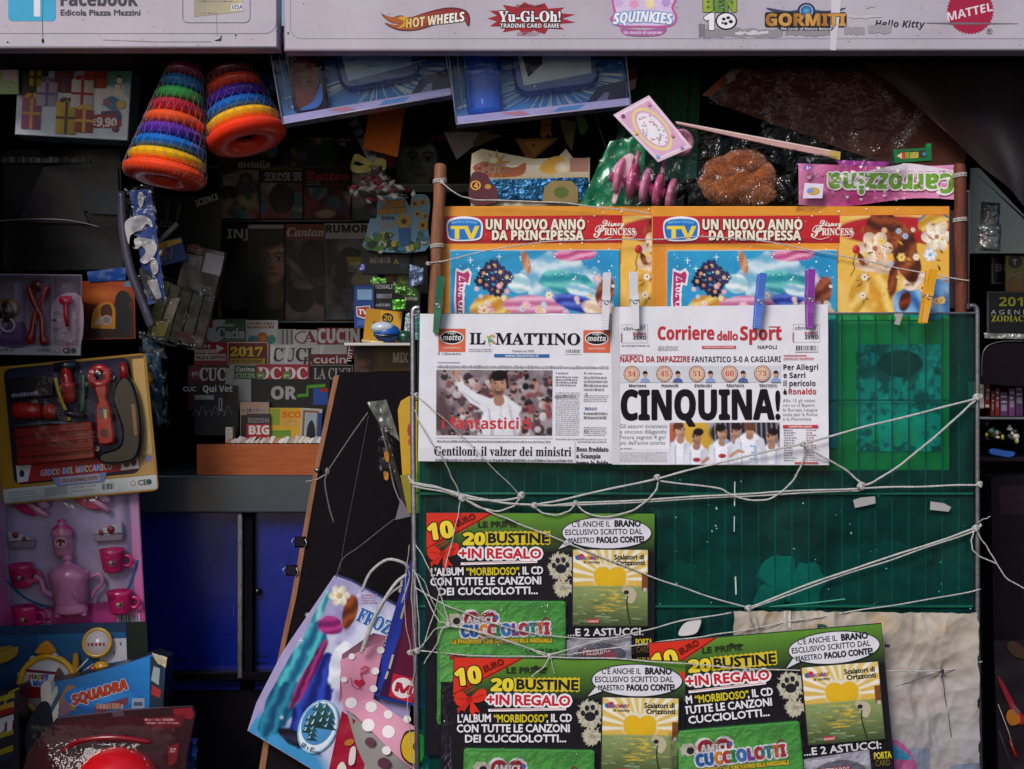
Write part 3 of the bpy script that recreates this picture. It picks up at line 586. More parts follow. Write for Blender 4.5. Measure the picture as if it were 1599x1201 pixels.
rib = [(1050, 420), (1061, 424), (1070, 419), (1075, 427), (1072, 447), (1066, 445), (1063, 455), (1067, 700), (1050, 700), (1053, 560), (1047, 470)]
b.poly(rib, '#ece3ea'); b.poly([(1051, 424), (1062, 428), (1069, 424), (1072, 430), (1069, 443), (1063, 441), (1060, 455), (1064, 700), (1053, 700), (1056, 560), (1050, 470)], '#b5336f')
b.text('CALENDARIO 2017', 1065, 432, 9.5, '#f0e6ec', 'serif', anchor='r', rot=88, fit=138)
b.done('calendar')
dup(t, 911, 733, 'yellow magazine pack with red band, left one, its right side covered by the other', Y=.034)
# ================================================================ newspapers over the rail
def NW(a, s0): return lambda u, v: 3.0 * math.sin((u - s0) / 70 + a) * math.cos((v - 480) / 120) + 2 * math.sin((v - 480) / 66 + a)
NP = '#e4e2e9'
t = T('newspaper', 'broadsheet newspaper folded over the rail with a crowd photograph, left of the sports paper', 'newspaper', 805, 490, -.014, group='newspapers over the stand rail', warp=NW(.4, 655), roll=-.3)
b = t.mb('newsprint'); b.quad([(656, 491), (955, 490), (957, 723), (654, 721)], NP, 0); b.quad([(957, 493), (656, 494), (654, 719), (957, 720)], '#bdb9c0', -2.2)
b.quad([(656, 491), (955, 490), (955, 492.5), (656, 493.5)], '#e6e3e7', .1)
b.dw = .35; b.quad([(656, 700), (957, 702), (957, 723), (654, 721)], '#dbd8df'); b.done('sheet')
b = t.mb('newsprint', .6); b.dw = .05
for x in (685, 911):
    b = t.mb('newsprint', .6); b.dw = .05; b.rect(x, 514 + (x > 800) * 1, x + 42, 550, '#d5694f'); b.ell(x + 21, 528, 18.5, 10.5, '#e8e4e4'); b.ell(x + 21, 528, 17, 9, '#1f1a20'); b.text('motta', x + 21, 532, 8.4, '#e8e4e4', 'boldi', fit=29, anchor='c'); b.text('caffè', x + 21, 522.5, 3.4, '#e8e4e4', 'boldi', fit=13, anchor='c'); b.text('www.motta.it', x + 21, 545, 3.2, '#ecd0c8', 'bold', fit=27, anchor='c'); b.done('advertisement')
b = t.mb('newsprint', .6); b.dw = .05; b.text('IL', 734, 538, 17.5, '#1d1b22', 'serif', fit=24, bold=.3); b.text('MATTINO', 774, 538, 17.5, '#1d1b22', 'serif', fit=132, bold=.3)
b.stroke(sm([(766, 541), (763, 532), (767, 523)]), 1.2, '#5a8a5a'); b.ell(763, 527, 3.2, 2, '#a7b85c', rot=30); b.ell(770, 525, 3.4, 2.4, '#d8a36c'); b.ell(767, 532, 3.6, 2.6, '#7aa383'); b.ell(771, 535, 2.6, 2, '#cf8f5c')
b.rect(772, 553, 858, 558, '#2f69a4'); b.text('www.ilmattino.it', 815, 557.3, 3.6, '#dfe6ee', 'bold', fit=52, anchor='c'); b.barcode(882, 544, 907, 553, 4, NP); b.text('€ 1,20', 684, 555, 4, '#44404a'); b.lines(700, 552, 724, 556, 1, '#8a8690', seed=2); b.text('Fondato nel 1892', 800, 549.5, 3.4, '#949099', 'serif', fit=34); b.lines(732, 545, 770, 551, 2, '#9a96a0', .4, 8)
b.rect(684, 566, 719, 567, '#9a9ac8'); b.lines(683, 571, 951, 576, 1, '#9a96a0', .8, 9, ragged=0); b.done('masthead')
# the crowd photograph
b = t.mb('newsprint', .8)
pal = ['#3a3038', '#a39296', '#c3b9bd', '#8f4a50', '#5b464c', '#d0cace', '#b98a80', '#3b3036', '#7c5a58', '#b4a8ac', '#6a2f3c', '#221a20']
SK, WHT, HR = '#c0937c', '#e4e2e8', '#1e171a'
Lc = [('n', '#b5a4a8', .45, .05, 3, .2, .6)]
rd = random.Random(21)
for i in range(230):
    x, y = rd.uniform(682, 863), rd.uniform(580, 680); q = rd.uniform(2.2, 5); Lc += [('e', x, y + q * 1.6, q * 1.5, q * 1.5, 0, rd.choice(pal), 3)]
    if rd.random() < .55: Lc += [('e', x, y, q * .62, q * .8, 0, rd.choice(['#b98a76', '#a87866', '#8f6456', '#caa090']), 1.6), ('e', x, y - q * .5, q * .66, q * .5, 0, rd.choice(['#2a2024', '#4a3630', '#1a1418']), 1.4)]
Lc += [('e', 690, 648, 16, 34, 0, '#5b464c', 14), ('l', [(716, 590), (722, 606), (740, 622), (766, 634)], [8, 12, 17, 22], WHT, 2.4), ('l', [(722, 612), (744, 628), (764, 640)], [1.5, 3, 4], '#b9b6c4', 3),
  ('l', [(713, 582), (717, 594)], [6, 7], SK, 1.6), ('l', [(711, 580), (709, 574)], 2, SK, 1), ('l', [(714, 580), (715, 573)], 2, SK, 1), ('l', [(717, 581), (720, 576)], 2, SK, 1),
  ('e', 783, 662, 31, 36, 0, WHT, 3, .12), ('l', [(758, 636), (784, 626), (806, 640)], [16, 20, 16], WHT, 3), ('l', [(764, 640), (770, 680)], [2, 5], '#b5b2c0', 4), ('l', [(796, 634), (806, 680)], [2, 6], '#b9b6c4', 4), ('l', [(782, 634), (786, 672)], [1, 3], '#cac8d2', 4),
  ('l', [(778, 612), (780, 626)], [13, 17], '#a87c66', 2), ('e', 779, 600, 12.5, 16.5, -6, SK, 1.6, .22), ('e', 771, 603, 5, 11, 0, '#a87a64', 5, .1), ('e', 779, 612, 8.5, 5.4, 0, '#6a4c42', 4), ('e', 780, 586.5, 13.6, 8.6, -8, HR, 1.8), ('l', [(791, 588), (793, 601)], [5, 3], HR, 2), ('l', [(767, 590), (767, 598)], [3, 2], HR, 2),
  ('l', [(770, 595.4), (776, 594.6)], 1.4, HR, .8), ('l', [(782, 594.4), (788, 594.8)], 1.4, HR, .8), ('e', 773.5, 598.4, 2, 1, 0, '#1c1416', .8), ('e', 785, 598, 2, 1, 0, '#1c1416', .8), ('l', [(779, 598), (777.5, 605), (780, 606)], 1, '#8f6450', 1.2), ('l', [(774, 608.6), (779, 610), (784.5, 608.4)], 1.7, '#8f5a50', 1.2), ('l', [(776.4, 609.2), (782, 609)], .8, '#d8c4bc', .8)]
b.pic([(682, 578), (863, 578), (863, 680), (682, 680)], '#7d6f76', Lc, grain=.12, n=(150, 86))
b.text('i fantastici 5', 691, 670, 17, '#cc3d48', 'bold', fit=140, bold=.25); b.done('photograph')
b = t.mb('newsprint', .7); b.dw = .05
for x0, x1, y0, y1, hd in ((868, 905, 579, 604, 'I misteri'), (912, 951, 579, 612, 'Il retroscena')):
    b.text(hd, x0, y0 + 5, 3.6, '#77749a', 'serif'); b.lines(x0, y0 + 8, x1, y1, 4, '#8a8690', .62, x0)
b.lines(868, 612, 906, 681, 22, '#aaa6af', .5, 31, ragged=.04); b.lines(868, 616, 905, 622, 1, '#77737c', .8, 5); b.text('O', 867, 623, 6, '#77737c', 'serif')
b.lines(912, 616, 951, 628, 4, '#aaa6af', .5, 32); b.text('S', 914, 619, 6, '#77737c', 'serif'); b.lines(914, 635, 935, 640, 1, '#6a70a0', .9, 6); b.lines(912, 643, 951, 656, 2, '#77737c', .6, 7); b.lines(912, 666, 951, 681, 5, '#aaa6af', .5, 33); b.text('O', 913, 676, 6, '#77737c', 'serif')
b.lines(683, 688, 862, 692, 1, '#949099', .75, 12, ragged=.02); b.lines(868, 684, 951, 687, 1, '#aaa6af', .7, 13)
b.rect(681, 684, 864, 684.6, '#9a96a0'); b.rect(898.5, 688, 899.1, 722, '#a9a5ae'); b.lines(902, 688, 950, 691, 1, '#aaa6af', .7, 14)
b.lines(681, 717, 895, 722, 1, '#6d6973', .8, 15, ragged=0); b.done('article_text')
b = t.mb('newsprint', .8); b.dw = .05; b.text('Gentiloni, il valzer dei ministri', 679, 712, 14.2, '#1d1b22', 'serif', fit=214, bold=.12)
for i, s_ in enumerate(('Boss freddato', 'a Scampia', 'torna la faida')): b.text(s_, 901, 704.5 + i * 10.5, 7, '#26232a', 'serif', fit=(50, 38, 50)[i], bold=.2)
b.done('headline')

t = T('newspaper', 'sports newspaper with a huge black one word headline, hanging between white and purple pegs', 'newspaper', 1124, 478, -.022, group='newspapers over the stand rail', warp=NW(2.0, 955), roll=.2)
b = t.mb('newsprint'); b.quad([(955, 479), (1292, 476), (1294, 727), (955, 725)], '#e6e4eb', 0); b.quad([(1292, 479), (956, 481), (956, 723), (1292, 725)], '#bdb9c0', -2.2); b.dw = .35; b.quad([(955, 700), (1294, 702), (1294, 727), (955, 725)], '#dcd9e0')
b.quad([(955, 479), (966, 479), (968, 725), (955, 725)], '#cfcbd2'); b.done('sheet')
b = t.mb('newsprint', .6); b.dw = .05
RED = '#c13a42'
b.text('Corriere', 1027, 530, 20, RED, 'bold', fit=88, bold=.5); b.text('dello', 1120, 531, 14, RED, 'sans', fit=32, bold=.6); b.text('Sport', 1156, 531, 21, RED, 'bold', fit=64, bold=.5); b.rect(1200, 510, 1219, 511.4, RED)
b.rect(1096, 540, 1149, 544.6, RED); b.text('CAMPIONATO PASSIONE', 1122.5, 543.8, 2.8, '#ecd4d6', 'bold', fit=48, anchor='c'); b.text('NAPOLI', 1183, 545, 5.4, '#4a4650', 'bold', fit=30)
for x in (970, 1238):
    b.frame(x, 506, x + 41, 535, .6, '#c4c0c8'); b.text('cbnet', x + 3, 515, 6, '#5d5968', 'sans', fit=24); b.lines(x + 25, 508, x + 39, 515, 3, '#6a668a', .6, x); b.text('Batteri', x + 18, 523, 4.8, RED, 'bold', fit=20); b.text('ZERO', x + 18, 529.5, 5.6, '#2f2b33', 'bold', fit=21); b.rect(x - 1, 520, x + 1, 534, '#b9646a')
b.lines(970, 538, 1015, 542, 1, '#a5a1aa', .5, 3); b.lines(1027, 540, 1060, 548, 3, '#9a96a0', .45, 4); b.barcode(1241, 539, 1276, 550, 5, '#dcd8de'); b.rect(968, 553, 1003, 554.4, '#c98a8c'); b.rect(1223, 555, 1259, 556.2, RED); b.text('SORTEGGIO CHAMPIONS', 1223, 562, 3.2, RED, 'bold', fit=47); b.done('masthead')
b = t.mb('newsprint', .6); b.dw = .05
b.text('NAPOLI DA IMPAZZIRE', 968, 565, 9, '#b7333c', 'bold', fit=109, bold=.15); b.text('FANTASTICO 5-0 A CAGLIARI', 1080, 565.5, 8.8, '#3a363e', 'bold', fit=139)
nm = ('Mertens', 'Hamsik', 'Zielinski', 'Mertens', 'Mertens'); nu = ('34', '45', '51', '60', '73')
b.rect(968, 571, 1219, 597, '#d2d3da')
for i in range(5):
    x = 986 + 51 * i; b.ell(x, 583.5, 12.8, 12.8, '#8a4a44'); b.ell(x, 583.5, 11.6, 11.6, '#e6cdb8'); b.ell(x, 583.5, 10.4, 10.4, '#a85a50'); b.ell(x, 583.5, 9.6, 9.6, '#e0bfa4'); b.text(nu[i], x, 587.5, 8, '#b54848', 'serif', fit=13, anchor='c')
    bx = x + 21; b.poly(sm([(bx - 8, 597), (bx - 6, 592), (bx, 590), (bx + 6, 592), (bx + 8, 597)], 3), ('#8fa3cf', '#56649c')[i % 2]); b.ell(bx, 584.5, 3.6, 5, '#c99e86', n=12); b.poly(arc(bx, 583, 4, 4.4, 190, -10, 8), '#3a2c2c'); b.text(nm[i], x + 9, 604, 4.6, '#3a363e', 'bold', fit=27, anchor='c')
b.done('scorer_strip')
b = t.mb('newsprint', .8); b.dw = .05; b.text('CINQUINA!', 970, 654.5, 45, '#16141a', 'bold', fit=247, bold=1.5); b.done('headline')
b = t.mb('newsprint', .7); b.dw = .05
for i, s_ in enumerate(('Gli azzurri incantano', 'e vincono dilagando', 'Finora segnati 4 gol', "più dell'anno scorso")): b.text(s_, 967, 668 + i * 8.6, 6.2, '#8b8790', 'sans', fit=(74, 73, 71, 71)[i])
b.lines(967, 699, 990, 702, 1, '#949099', .7, 2); b.lines(967, 706, 1042, 722, 5, '#a5a1aa', .5, 3, ragged=.02)
for i, s_ in enumerate(('Per Allegri', 'e Sarri', 'il pericolo')): b.text(s_, 1223, 578 + i * 12.6, 8.4, '#232027', 'bold', fit=(54, 34, 50)[i])
b.text('è', 1223, 616, 8.2, '#232027', 'sans', bold=.5); b.text('Ronaldo', 1231, 616, 8.6, '#b8323c', 'bold', fit=43)
for i, s_ in enumerate(('Alle 12 gli ottavi', 'con lui al Bayern', 'In Europa League', 'ansia per la Roma', 'e la Fiorentina')): b.text(s_, 1222, 628 + i * 7.2, 5, '#8f8b95', 'sans', fit=(50, 49, 54, 54, 44)[i])
b.rect(1222, 664, 1277, 669, RED); b.text('CHAMPIONS LEAGUE', 1249, 668.2, 3.2, '#eedcdc', 'bold', fit=36, anchor='c'); b.lines(1223, 671, 1246, 722, 13, '#8f8b95', .45, 6, ragged=.5); b.lines(1258, 671, 1276, 722, 13, '#b08488', .4, 7, ragged=.4); b.rect(1240, 722, 1277, 725, '#b0605c')
b.done('article_text')
# players celebrating
b = t.mb('newsprint', .8); Lc = [('e', 1048, 676, 8, 14, 0, '#b8644c', 3), ('e', 1086, 690, 26, 40, 0, '#cda23c', 4), ('e', 1062, 714, 12, 20, 0, '#6f5590', 5), ('e', 1165, 676, 58, 26, 0, '#2a2630', 3)]
for x in range(1116, 1217, 8): Lc += [('l', [(x, 660), (x + 1, 690)], 2, '#8f8c94', 1.6)]
def player(x, top, hw, skin, hair, back=False, crest=True, turn=0):
    r = [('e', x, top + 62, hw * 1.08, 42, 0, '#e6e5ec', 2.4, .14), ('l', [(x - hw * .7, top + 34), (x - hw * .95, top + 66)], [10, 11], '#dcdce6', 2), ('l', [(x + hw * .7, top + 34), (x + hw * .95, top + 66)], [10, 11], '#cfcfdb', 2), ('l', [(x - hw * .55, top + 36), (x - hw * .5, top + 70)], 1.6, '#9fb4d2', 2), ('l', [(x + hw * .45, top + 34), (x + hw * .4, top + 70)], 2.6, '#b5b5c6', 4), ('l', [(x + 2, top + 16), (x, top + 26)], [9, 12], mixc(skin, '#5a3a30', .3), 2)]
    if back: r += [('e', x, top + 11, 8.6, 11, 0, hair, 1.6, .25), ('l', [(x - 4, top + 20), (x + 5, top + 20)], 5, skin, 2), ('l', [(x + 1, top + 42), (x + 8, top + 42), (x + 8, top + 52), (x + 3, top + 52), (x + 8, top + 53), (x + 8, top + 62), (x, top + 62)], 2.4, '#7fa8d0', 1)]
    else:
        r += [('e', x, top + 11, 7.6, 10.5, 0, skin, 1.4, .3), ('e', x - turn, top + 3.6, 8.2, 6.2, 0, hair, 1.4), ('l', [(x - 7 - turn, top + 5), (x - 7.4 - turn, top + 12)], 2.4, hair, 1.4), ('e', x - 3 + turn, top + 10, 1.5, .9, 0, '#1c1416', .8), ('e', x + 3 + turn, top + 10, 1.5, .9, 0, '#1c1416', .8), ('l', [(x - 4.6 + turn, top + 8), (x + 4.8 + turn, top + 8)], .9, mixc(hair, skin, .4), .8), ('l', [(x + turn, top + 10), (x + turn * 1.4 + .4, top + 14)], 1, mixc(skin, '#5a3228', .35), 1), ('l', [(x - 2.4 + turn, top + 17), (x + 2.8 + turn, top + 16.6)], 1.3, '#8a4a44', .8), ('e', x, top + 19, 5, 2, 0, mixc(skin, '#4a3028', .4), 2)]
        if crest: r += [('e', x, top + 47, 6, 3.6, 0, '#a8363c', 1)]
    return r
Lc += player(1062, 661, 15, '#c99a82', '#5d3a2a', crest=False, turn=3) + player(1148, 663, 11, '#bd8e76', '#2a1e1e', crest=False, turn=-2) + player(1204, 671, 16, '#bf8e74', '#231a1c', crest=False, turn=-3) + player(1087, 671, 18, '#b5866c', '#241a1c', turn=-3) + player(1127, 665, 22, '#c0937a', '#1e1719', turn=2) + player(1170, 655, 25, '#bf8a70', '#6a4430', True)
Lc += [('l', [(1140, 712), (1152, 704), (1160, 706)], [6, 5, 4], '#c0937a', 1.6), ('l', [(1104, 716), (1096, 722)], [6, 5], '#b5866c', 1.6), ('e', 1134, 690, 4, 3, 0, '#8fa8d0', 2)]
b.pic([(1045, 660), (1217, 660), (1217, 725), (1045, 725)], '#a89fa8', Lc, grain=.12, n=(150, 58))
b.done('photograph')

# ================================================================ clothes pegs along the rail
def peg(px, top, bot, c, label, lean, Y=-.036, ridged=False):
    L = bot - top; t = T('clothes_peg', label, 'clothes peg', px, (top + bot) / 2, Y, group='clothes pegs along the stand rail', roll=lean); x = px; m = (top + bot) / 2
    for nm_, wa, wb, sg in (('front_leg', 2, 9, 1), ('back_leg', -14, -9, -1)):
        b = t.mb('plastic'); wd = 5.6
        prof = [(top, wd), (top + L * .32, wd - .4), (top + L * .42, wd + .6), (top + L * .62, wd), (bot, wd - 1.2)]
        for (y0, a0), (y1, a1) in zip(prof[:-1], prof[1:]):
            d = lambda y: (2.5 if y > m else 2.5 + (m - y) * .10) * sg
            s0, s1 = d(y0), d(y1); q = [(x - a0, y0), (x + a0, y0), (x + a1, y1), (x - a1, y1)]
            F0 = [b.vt(u, v, s0 * 1 + (4.5 if sg > 0 else -9) if v == y0 else s1 + (4.5 if sg > 0 else -9)) for u, v in q]; K0 = [b.vt(u, v, (s0 if v == y0 else s1) + (-1 if sg > 0 else -14)) for u, v in q]
            b.face((F0[0], F0[3], F0[2], F0[1]), col(c)); b.face((K0[0], K0[1], K0[2], K0[3]), col(c))
            for i in range(4): b.face((F0[i], F0[(i + 1) % 4], K0[(i + 1) % 4], K0[i]), col(c))
        if sg > 0:
            fw = lambda v: (2.5 if v > m else 2.5 + (m - v) * .10) + 4.5
            for q in range(6 if ridged else 3):
                v = bot - 5 - q * (3.4 if ridged else 4.5); b.box(x - 4, v - 1.1, x + 4, v, fw(v) - .2, fw(v) + .5, mixc(c, '#000', .55) if ridged else mixc(c, '#fff', .15))
            if ridged:
                for q in range(3): b.box(x - 4 + q * 3, m - 14, x - 2.6 + q * 3, m - 2, fw(m - 8) - .1, fw(m - 8) + .4, mixc(c, '#000', .6))
        b.done(nm_)
    b = t.mb('metal'); b.tube([(x - 7.2, m + 3, -4), (x - 7.4, m - 1, 7.6), (x + 7.4, m, 7.8), (x + 7.2, m + 3, -4)], .9, '#b9b7bd', 6); b.torus((x, m + 2, 7.6), (0, 0, 1), 3, .9, '#a5a3aa', 14, 6)
    b.done('spring')
peg(684.5, 432, 520, '#1d6a4c', 'dark green peg with ridged grip at the left end of the rail', -5, ridged=True)
peg(946.5, 426, 515, '#dcdce2', 'white peg on the broadsheet, left one of the white pair', -2)
peg(991, 425, 514, '#dedee4', 'white peg on the sports paper, right one of the white pair', 3)
peg(1186, 427, 513, '#4a72cf', 'blue peg above the sports paper masthead', -6)
peg(1265, 421, 513, '#8f3aa6', 'purple ridged peg at the sports paper right corner', -1, ridged=True)
peg(1449, 421, 505, '#e8a31c', 'orange yellow peg below the blonde picture at the stand right end', -10)
# scraps of white tape left on the green sheet
def tape(pts, label):
    t = T('tape_scrap', label, 'tape', pts[0][0], pts[0][1], -.004, group='torn tape scraps on the green sheet'); b = t.mb('paper'); b.prism(pts, 0, 1.0, '#a39f9d'); b.top()
tape([(1332, 781), (1344, 777), (1366, 775), (1367, 786), (1350, 790), (1335, 793)], 'torn white tape scrap on green sheet below the big knot')
tape([(1453, 783), (1474, 786), (1485, 792), (1481, 799), (1452, 796)], 'torn white tape scrap with pointed right end on green sheet near right tube')
tape([(1396, 490), (1410, 490), (1407, 500), (1404, 508), (1396, 506), (1399, 498)], 'small white tape curl hanging from the rail beside the yellow peg')
# ================================================================ toys hanging under the sign
def stacker(label, bc, tc_, Rb, Rt, cols, ax, Y):
    t = T('ring_stacker', label, 'toy', bc[0], bc[1], Y, group='ring stacker toys in nets')
    a = Vector(ax).normalized(); n = len(cols); L = math.hypot(bc[0] - tc_[0], bc[1] - tc_[1]) / math.hypot(a.x, a.y)
    o = Vector((bc[0], bc[1], 0)); e1 = a.cross(Vector((0, 0, 1))).normalized(); e2 = a.cross(e1)
    Rr = lambda q: Rb + (Rt - Rb) * q
    prof = []
    for i, c in enumerate(cols):
        q = i / (n - 1); R = Rr(q); h = L / (n - 1) * .52 * (1.12 if i == 0 else 1); r = min(R * .42, 23 - 9 * q); p = o - a * (L * q)
        b = t.mb('plastic'); b.torus(tuple(p), tuple(a), R - r, r, c, 44, 16, rh=h); b.done('ring')
        prof.append((R + .8, -L * q))
    b = t.mb('plastic'); b.lathe([(Rb * .34, 2), (Rt * .5, -L), (0, -L)], tuple(o), tuple(a), '#2a1418', 16); b.done('core')
    b = t.mb('cord'); N = 24
    def rad(q):      # the net bridges from ring to ring
        return Rr(q) + 1.0 + .8 * abs(math.sin(q * (n - 1) * math.pi)) * -1
    for sg in (1, -1):
        for i in range(N):
            pts = []
            for j in range(31):
                q = -.06 + 1.16 * j / 30; th = 2 * math.pi * i / N + sg * 1.15 * q; R = rad(min(max(q, 0), 1)) * (1 if q < 1 else 1 - (q - 1) * 4)
                if q < 0: R *= 1 + q * 1.5
                pts.append(tuple(o - a * (L * q) + (e1 * math.cos(th) + e2 * math.sin(th)) * R))
            b.tube(pts, .2, '#a89ea6', 3, False)
    b.tube([tuple(o - a * (L * 1.1)), (tc_[0] + (tc_[0] - bc[0]) * .2, tc_[1] - 40, 0), (tc_[0] + (tc_[0] - bc[0]) * .3, 40, 0)], 1.2, '#b9aeb6', 5)
    b.done('net')
stacker('tall ring stacker of nine rings in a net, the larger left hanging one', (257, 272), (285, 108), 66, 29, ['#ff4a1c', '#f3b90c', '#0f6ac0', '#5a2a9a', '#f0551c', '#a81830', '#2f9440', '#126aa6', '#701a42'], (-.155, .95, .13), .115)
stacker('ring stacker tilted with six visible rings, the right hanging one', (385, 214), (362, 112), 64, 40, ['#ff3c18', '#f3b512', '#0c62bd', '#4a1f96', '#e8401c', '#5e1428'], (.26, .92, .2), .145)
b = None
def pack(label, ox, oy, roll, x0, y0, x1, y1, second, Y=.15):
    t = T('toy_pack', label, 'toy pack', ox, oy, Y, group='clear toy packs under the sign', roll=roll); wd = 38
    b = t.mb('gloss'); b.box(x0, y0, x1, y1, -3, 0, '#2d64a8', 0); b.w = .2
    b.quad([(x0, y0), (x1, y0), (x1, y1 - 12), (x0, y1 - 12)], '#2a62a6', None, ['#0f3a8c', '#12408c', '#3f8fe0', '#5aa4ec'], n=(4, 4)); cx_ = (x0 + x1) / 2 + 20
    rd = random.Random(x0)
    for i in range(46):
        a = math.radians(rd.uniform(185, 355)); L0, L1 = rd.uniform(30, 60), rd.uniform(70, 150); p0 = (cx_ + L0 * math.cos(a) * 1.4, y1 - 66 - L0 * math.sin(a) * .6); p1 = (cx_ + L1 * math.cos(a) * 1.3, y1 - 66 - L1 * math.sin(a) * .55)
        p0 = (min(x1 - 4, max(x0 + 4, p0[0])), min(y1 - 14, p0[1])); p1 = (min(x1 - 4, max(x0 + 4, p1[0])), min(y1 - 13, p1[1])); b.stroke([p0, p1], [rd.uniform(.6, 2), rd.uniform(1, 4)], rd.choice(['#b9d8ee', '#dfeef8', '#6aa5d6', '#a7cbe6']))
    b.poly([(x1 - 70, y1 - 12), (x1 - 44, y1 - 40), (x1 - 2, y1 - 46), (x1 - 2, y1 - 12)], '#232c5a'); b.poly([(x1 - 56, y1 - 12), (x1 - 36, y1 - 30), (x1 - 28, y1 - 30), (x1 - 34, y1 - 12)], '#8f93c4')
    b.done('backing_card')
    b = t.mb('gloss'); b.box(x0 + 1, y1 - 12, x1 - 1, y1, .5, wd - 2, '#a9a3d6', 1); b.w = wd - 1.6; b.poly([(x0 + 70, y1 - 10), (x0 + 100, y1 - 10), (x0 + 116, y1 - 3), (x0 + 96, y1 - 3)], '#c07c96'); b.poly([(x0 + 160, y1 - 9), (x0 + 200, y1 - 9), (x0 + 190, y1 - 3), (x0 + 150, y1 - 3)], '#4a86c8'); b.done('ledge')
    # drinking bottle
    bx = x0 + 46; b = t.mb('plastic'); H = y1 - 14
    prof = [(0, 0), (18, 0), (26, 3), (28, 9), (28, 60), (29, 62), (29, 70), (28, 72), (28, 128)]
    b.lathe(prof, (bx, H, 16), (.02, -1, 0), '#1f5fd0' if second else '#30183c', 22, .55); bo = b.done('bottle')
    if not second:
        b = t.mb('gloss'); b.w = 32
        b.poly(sm([(bx - 22, H - 14), (bx - 23, H - 60), (bx - 10, H - 78), (bx + 10, H - 78), (bx + 20, H - 56), (bx + 10, H - 20), (bx - 6, H - 6)], 4, True), '#5a141c'); b.poly(sm([(bx - 18, H - 4), (bx + 6, H - 14), (bx + 22, H - 40), (bx + 20, H - 14), (bx + 8, H - 3)], 4, True), '#2a64b8')
        for q in range(5): b.stroke(sm([(bx - 20, H - 26 - q * 10), (bx - 2, H - 32 - q * 10), (bx + 16, H - 28 - q * 10)]), .8, '#7c2a2a')
        b.done('bottle_print', bo)
    else:
        b = t.mb('plastic'); rd = random.Random(4)
        for q in range(16): xx = bx + rd.uniform(-20, 20); yy = H - rd.uniform(8, 60); b.ball((xx, yy, 31 - abs(xx - bx) * .35), (rd.uniform(1.5, 4), rd.uniform(4, 11), 1.4), rd.choice(['#3f84ea', '#123f9e', '#6aa8f4']), 8, 6)
        b.done('bottle_swirls', bo)
    # lunch box with a thick rounded rim
    l0, l1 = x0 + 84, x1 - 40; B_ = y1 - 40
    b = t.mb('plastic'); b.prism([(l0 + 6, y0 + 2), (l1 - 2, y0 + 2)] + arc(l1 - 22, B_ - 18, 20, 20, 0, -90, 7) + arc(l0 + 34, B_ - 14, 22, 18, -90, -170, 7), 2, 26, '#123f8c', 5); bo = b.done('lunch_box')
    b = t.mb('gloss', 26.3); b.quad([(l0 + 16, y0 + 4), (l1 - 8, y0 + 4), (l1 - 14, B_ - 18), (l0 + 26, B_ - 10)], '#8fb6d6', None, ['#5c98d2', '#4e8ccc', '#7ab0e0', '#b4d4ec'] if not second else ['#7a9cc0', '#7fa8cf', '#b6cfe4', '#cfdfea'], n=(4, 4))
    if second:
        b.poly([(l0 + 20, y0 + 20), (l0 + 62, y0 + 16), (l0 + 58, B_ - 40), (l0 + 34, B_ - 22)], '#2a2a3c'); b.ell(l0 + 40, y0 + 52, 8, 6, '#93492c'); b.ell(l0 + 54, y0 + 34, 6, 8, '#5b6f8c'); b.box(l0 + 58, y0 + 44, l0 + 76, y0 + 64, 26.4, 27, '#18161e'); b.text('MARVEL', l0 + 67, y0 + 65, 4.4, '#e6dede', 'bold', fit=18, anchor='c', w=27.2)
        b.rect(l0 + 80, y0 + 36, l0 + 122, y0 + 62, '#c9ced8'); b.barcode(l0 + 84, y0 + 38, l0 + 116, y0 + 50, 8, '#c9ced8'); b.text('kids', l0 + 72, y0 + 76, 9, '#a86a2a', 'bold', fit=16); b.lines(l0 + 92, y0 + 68, l0 + 118, y0 + 78, 2, '#5a86b0', .6, 3)
    else:
        rd = random.Random(9)
        for q in range(26): xx = rd.uniform(l0 + 28, l1 - 24); yy = rd.uniform(y0 + 10, B_ - 22); b.stroke(sm([(xx, yy), (xx + rd.uniform(6, 20), yy + rd.uniform(-4, 4)), (xx + rd.uniform(20, 34), yy + rd.uniform(-2, 5))]), rd.uniform(.5, 2.2), rd.choice(['#b9d2e4', '#5a84ae', '#7fa6c8']))
    b.done('lid_picture', bo)
    b = t.mb('blister')
    b.grid(lambda i, j: (x0 + (x1 - x0) * i, y0 + (y1 - y0) * j, wd + .8 * math.sin(i * 9 + j * 5)), 12, 8, '#fff')
    for xs in (x0, x1): b.grid(lambda i, j: (xs, y0 + (y1 - y0) * j, wd * i), 3, 6, '#fff')
    b.grid(lambda i, j: (x0 + (x1 - x0) * i, y1 + .6, wd * j), 8, 3, '#fff'); b.done('clear_cover')
    b = t.mb('plastic')   # bright folded edges of the clear box
    for p, q in (((x0, y0), (x0, y1)), ((x0, y1), (x1, y1)), ((x1, y1), (x1, y0))): b.tube([(p[0], p[1], wd), (q[0], q[1], wd)], 1.1, '#a8a6bc', 5)
    b.tube([(x0 + 12, y0, wd), (x0 + 13, y1 - 20, wd)], .9, '#8f8da4', 5); b.tube([(x0 + 22, y0, wd - 4), (x0 + 24, y1 - 24, wd - 2)], .8, '#77758c', 5)
    b.done('cover_edges')
pack('clear toy pack with dark red and blue bottle beside pale lunch box, sloping up right', 570, 130, 9.8, 437, 20, 702, 178, False)
pack('clear toy pack with bright blue bottle and price sticker on lunch box', 842, 120, 6.3, 706, 20, 976, 186, True, .145)
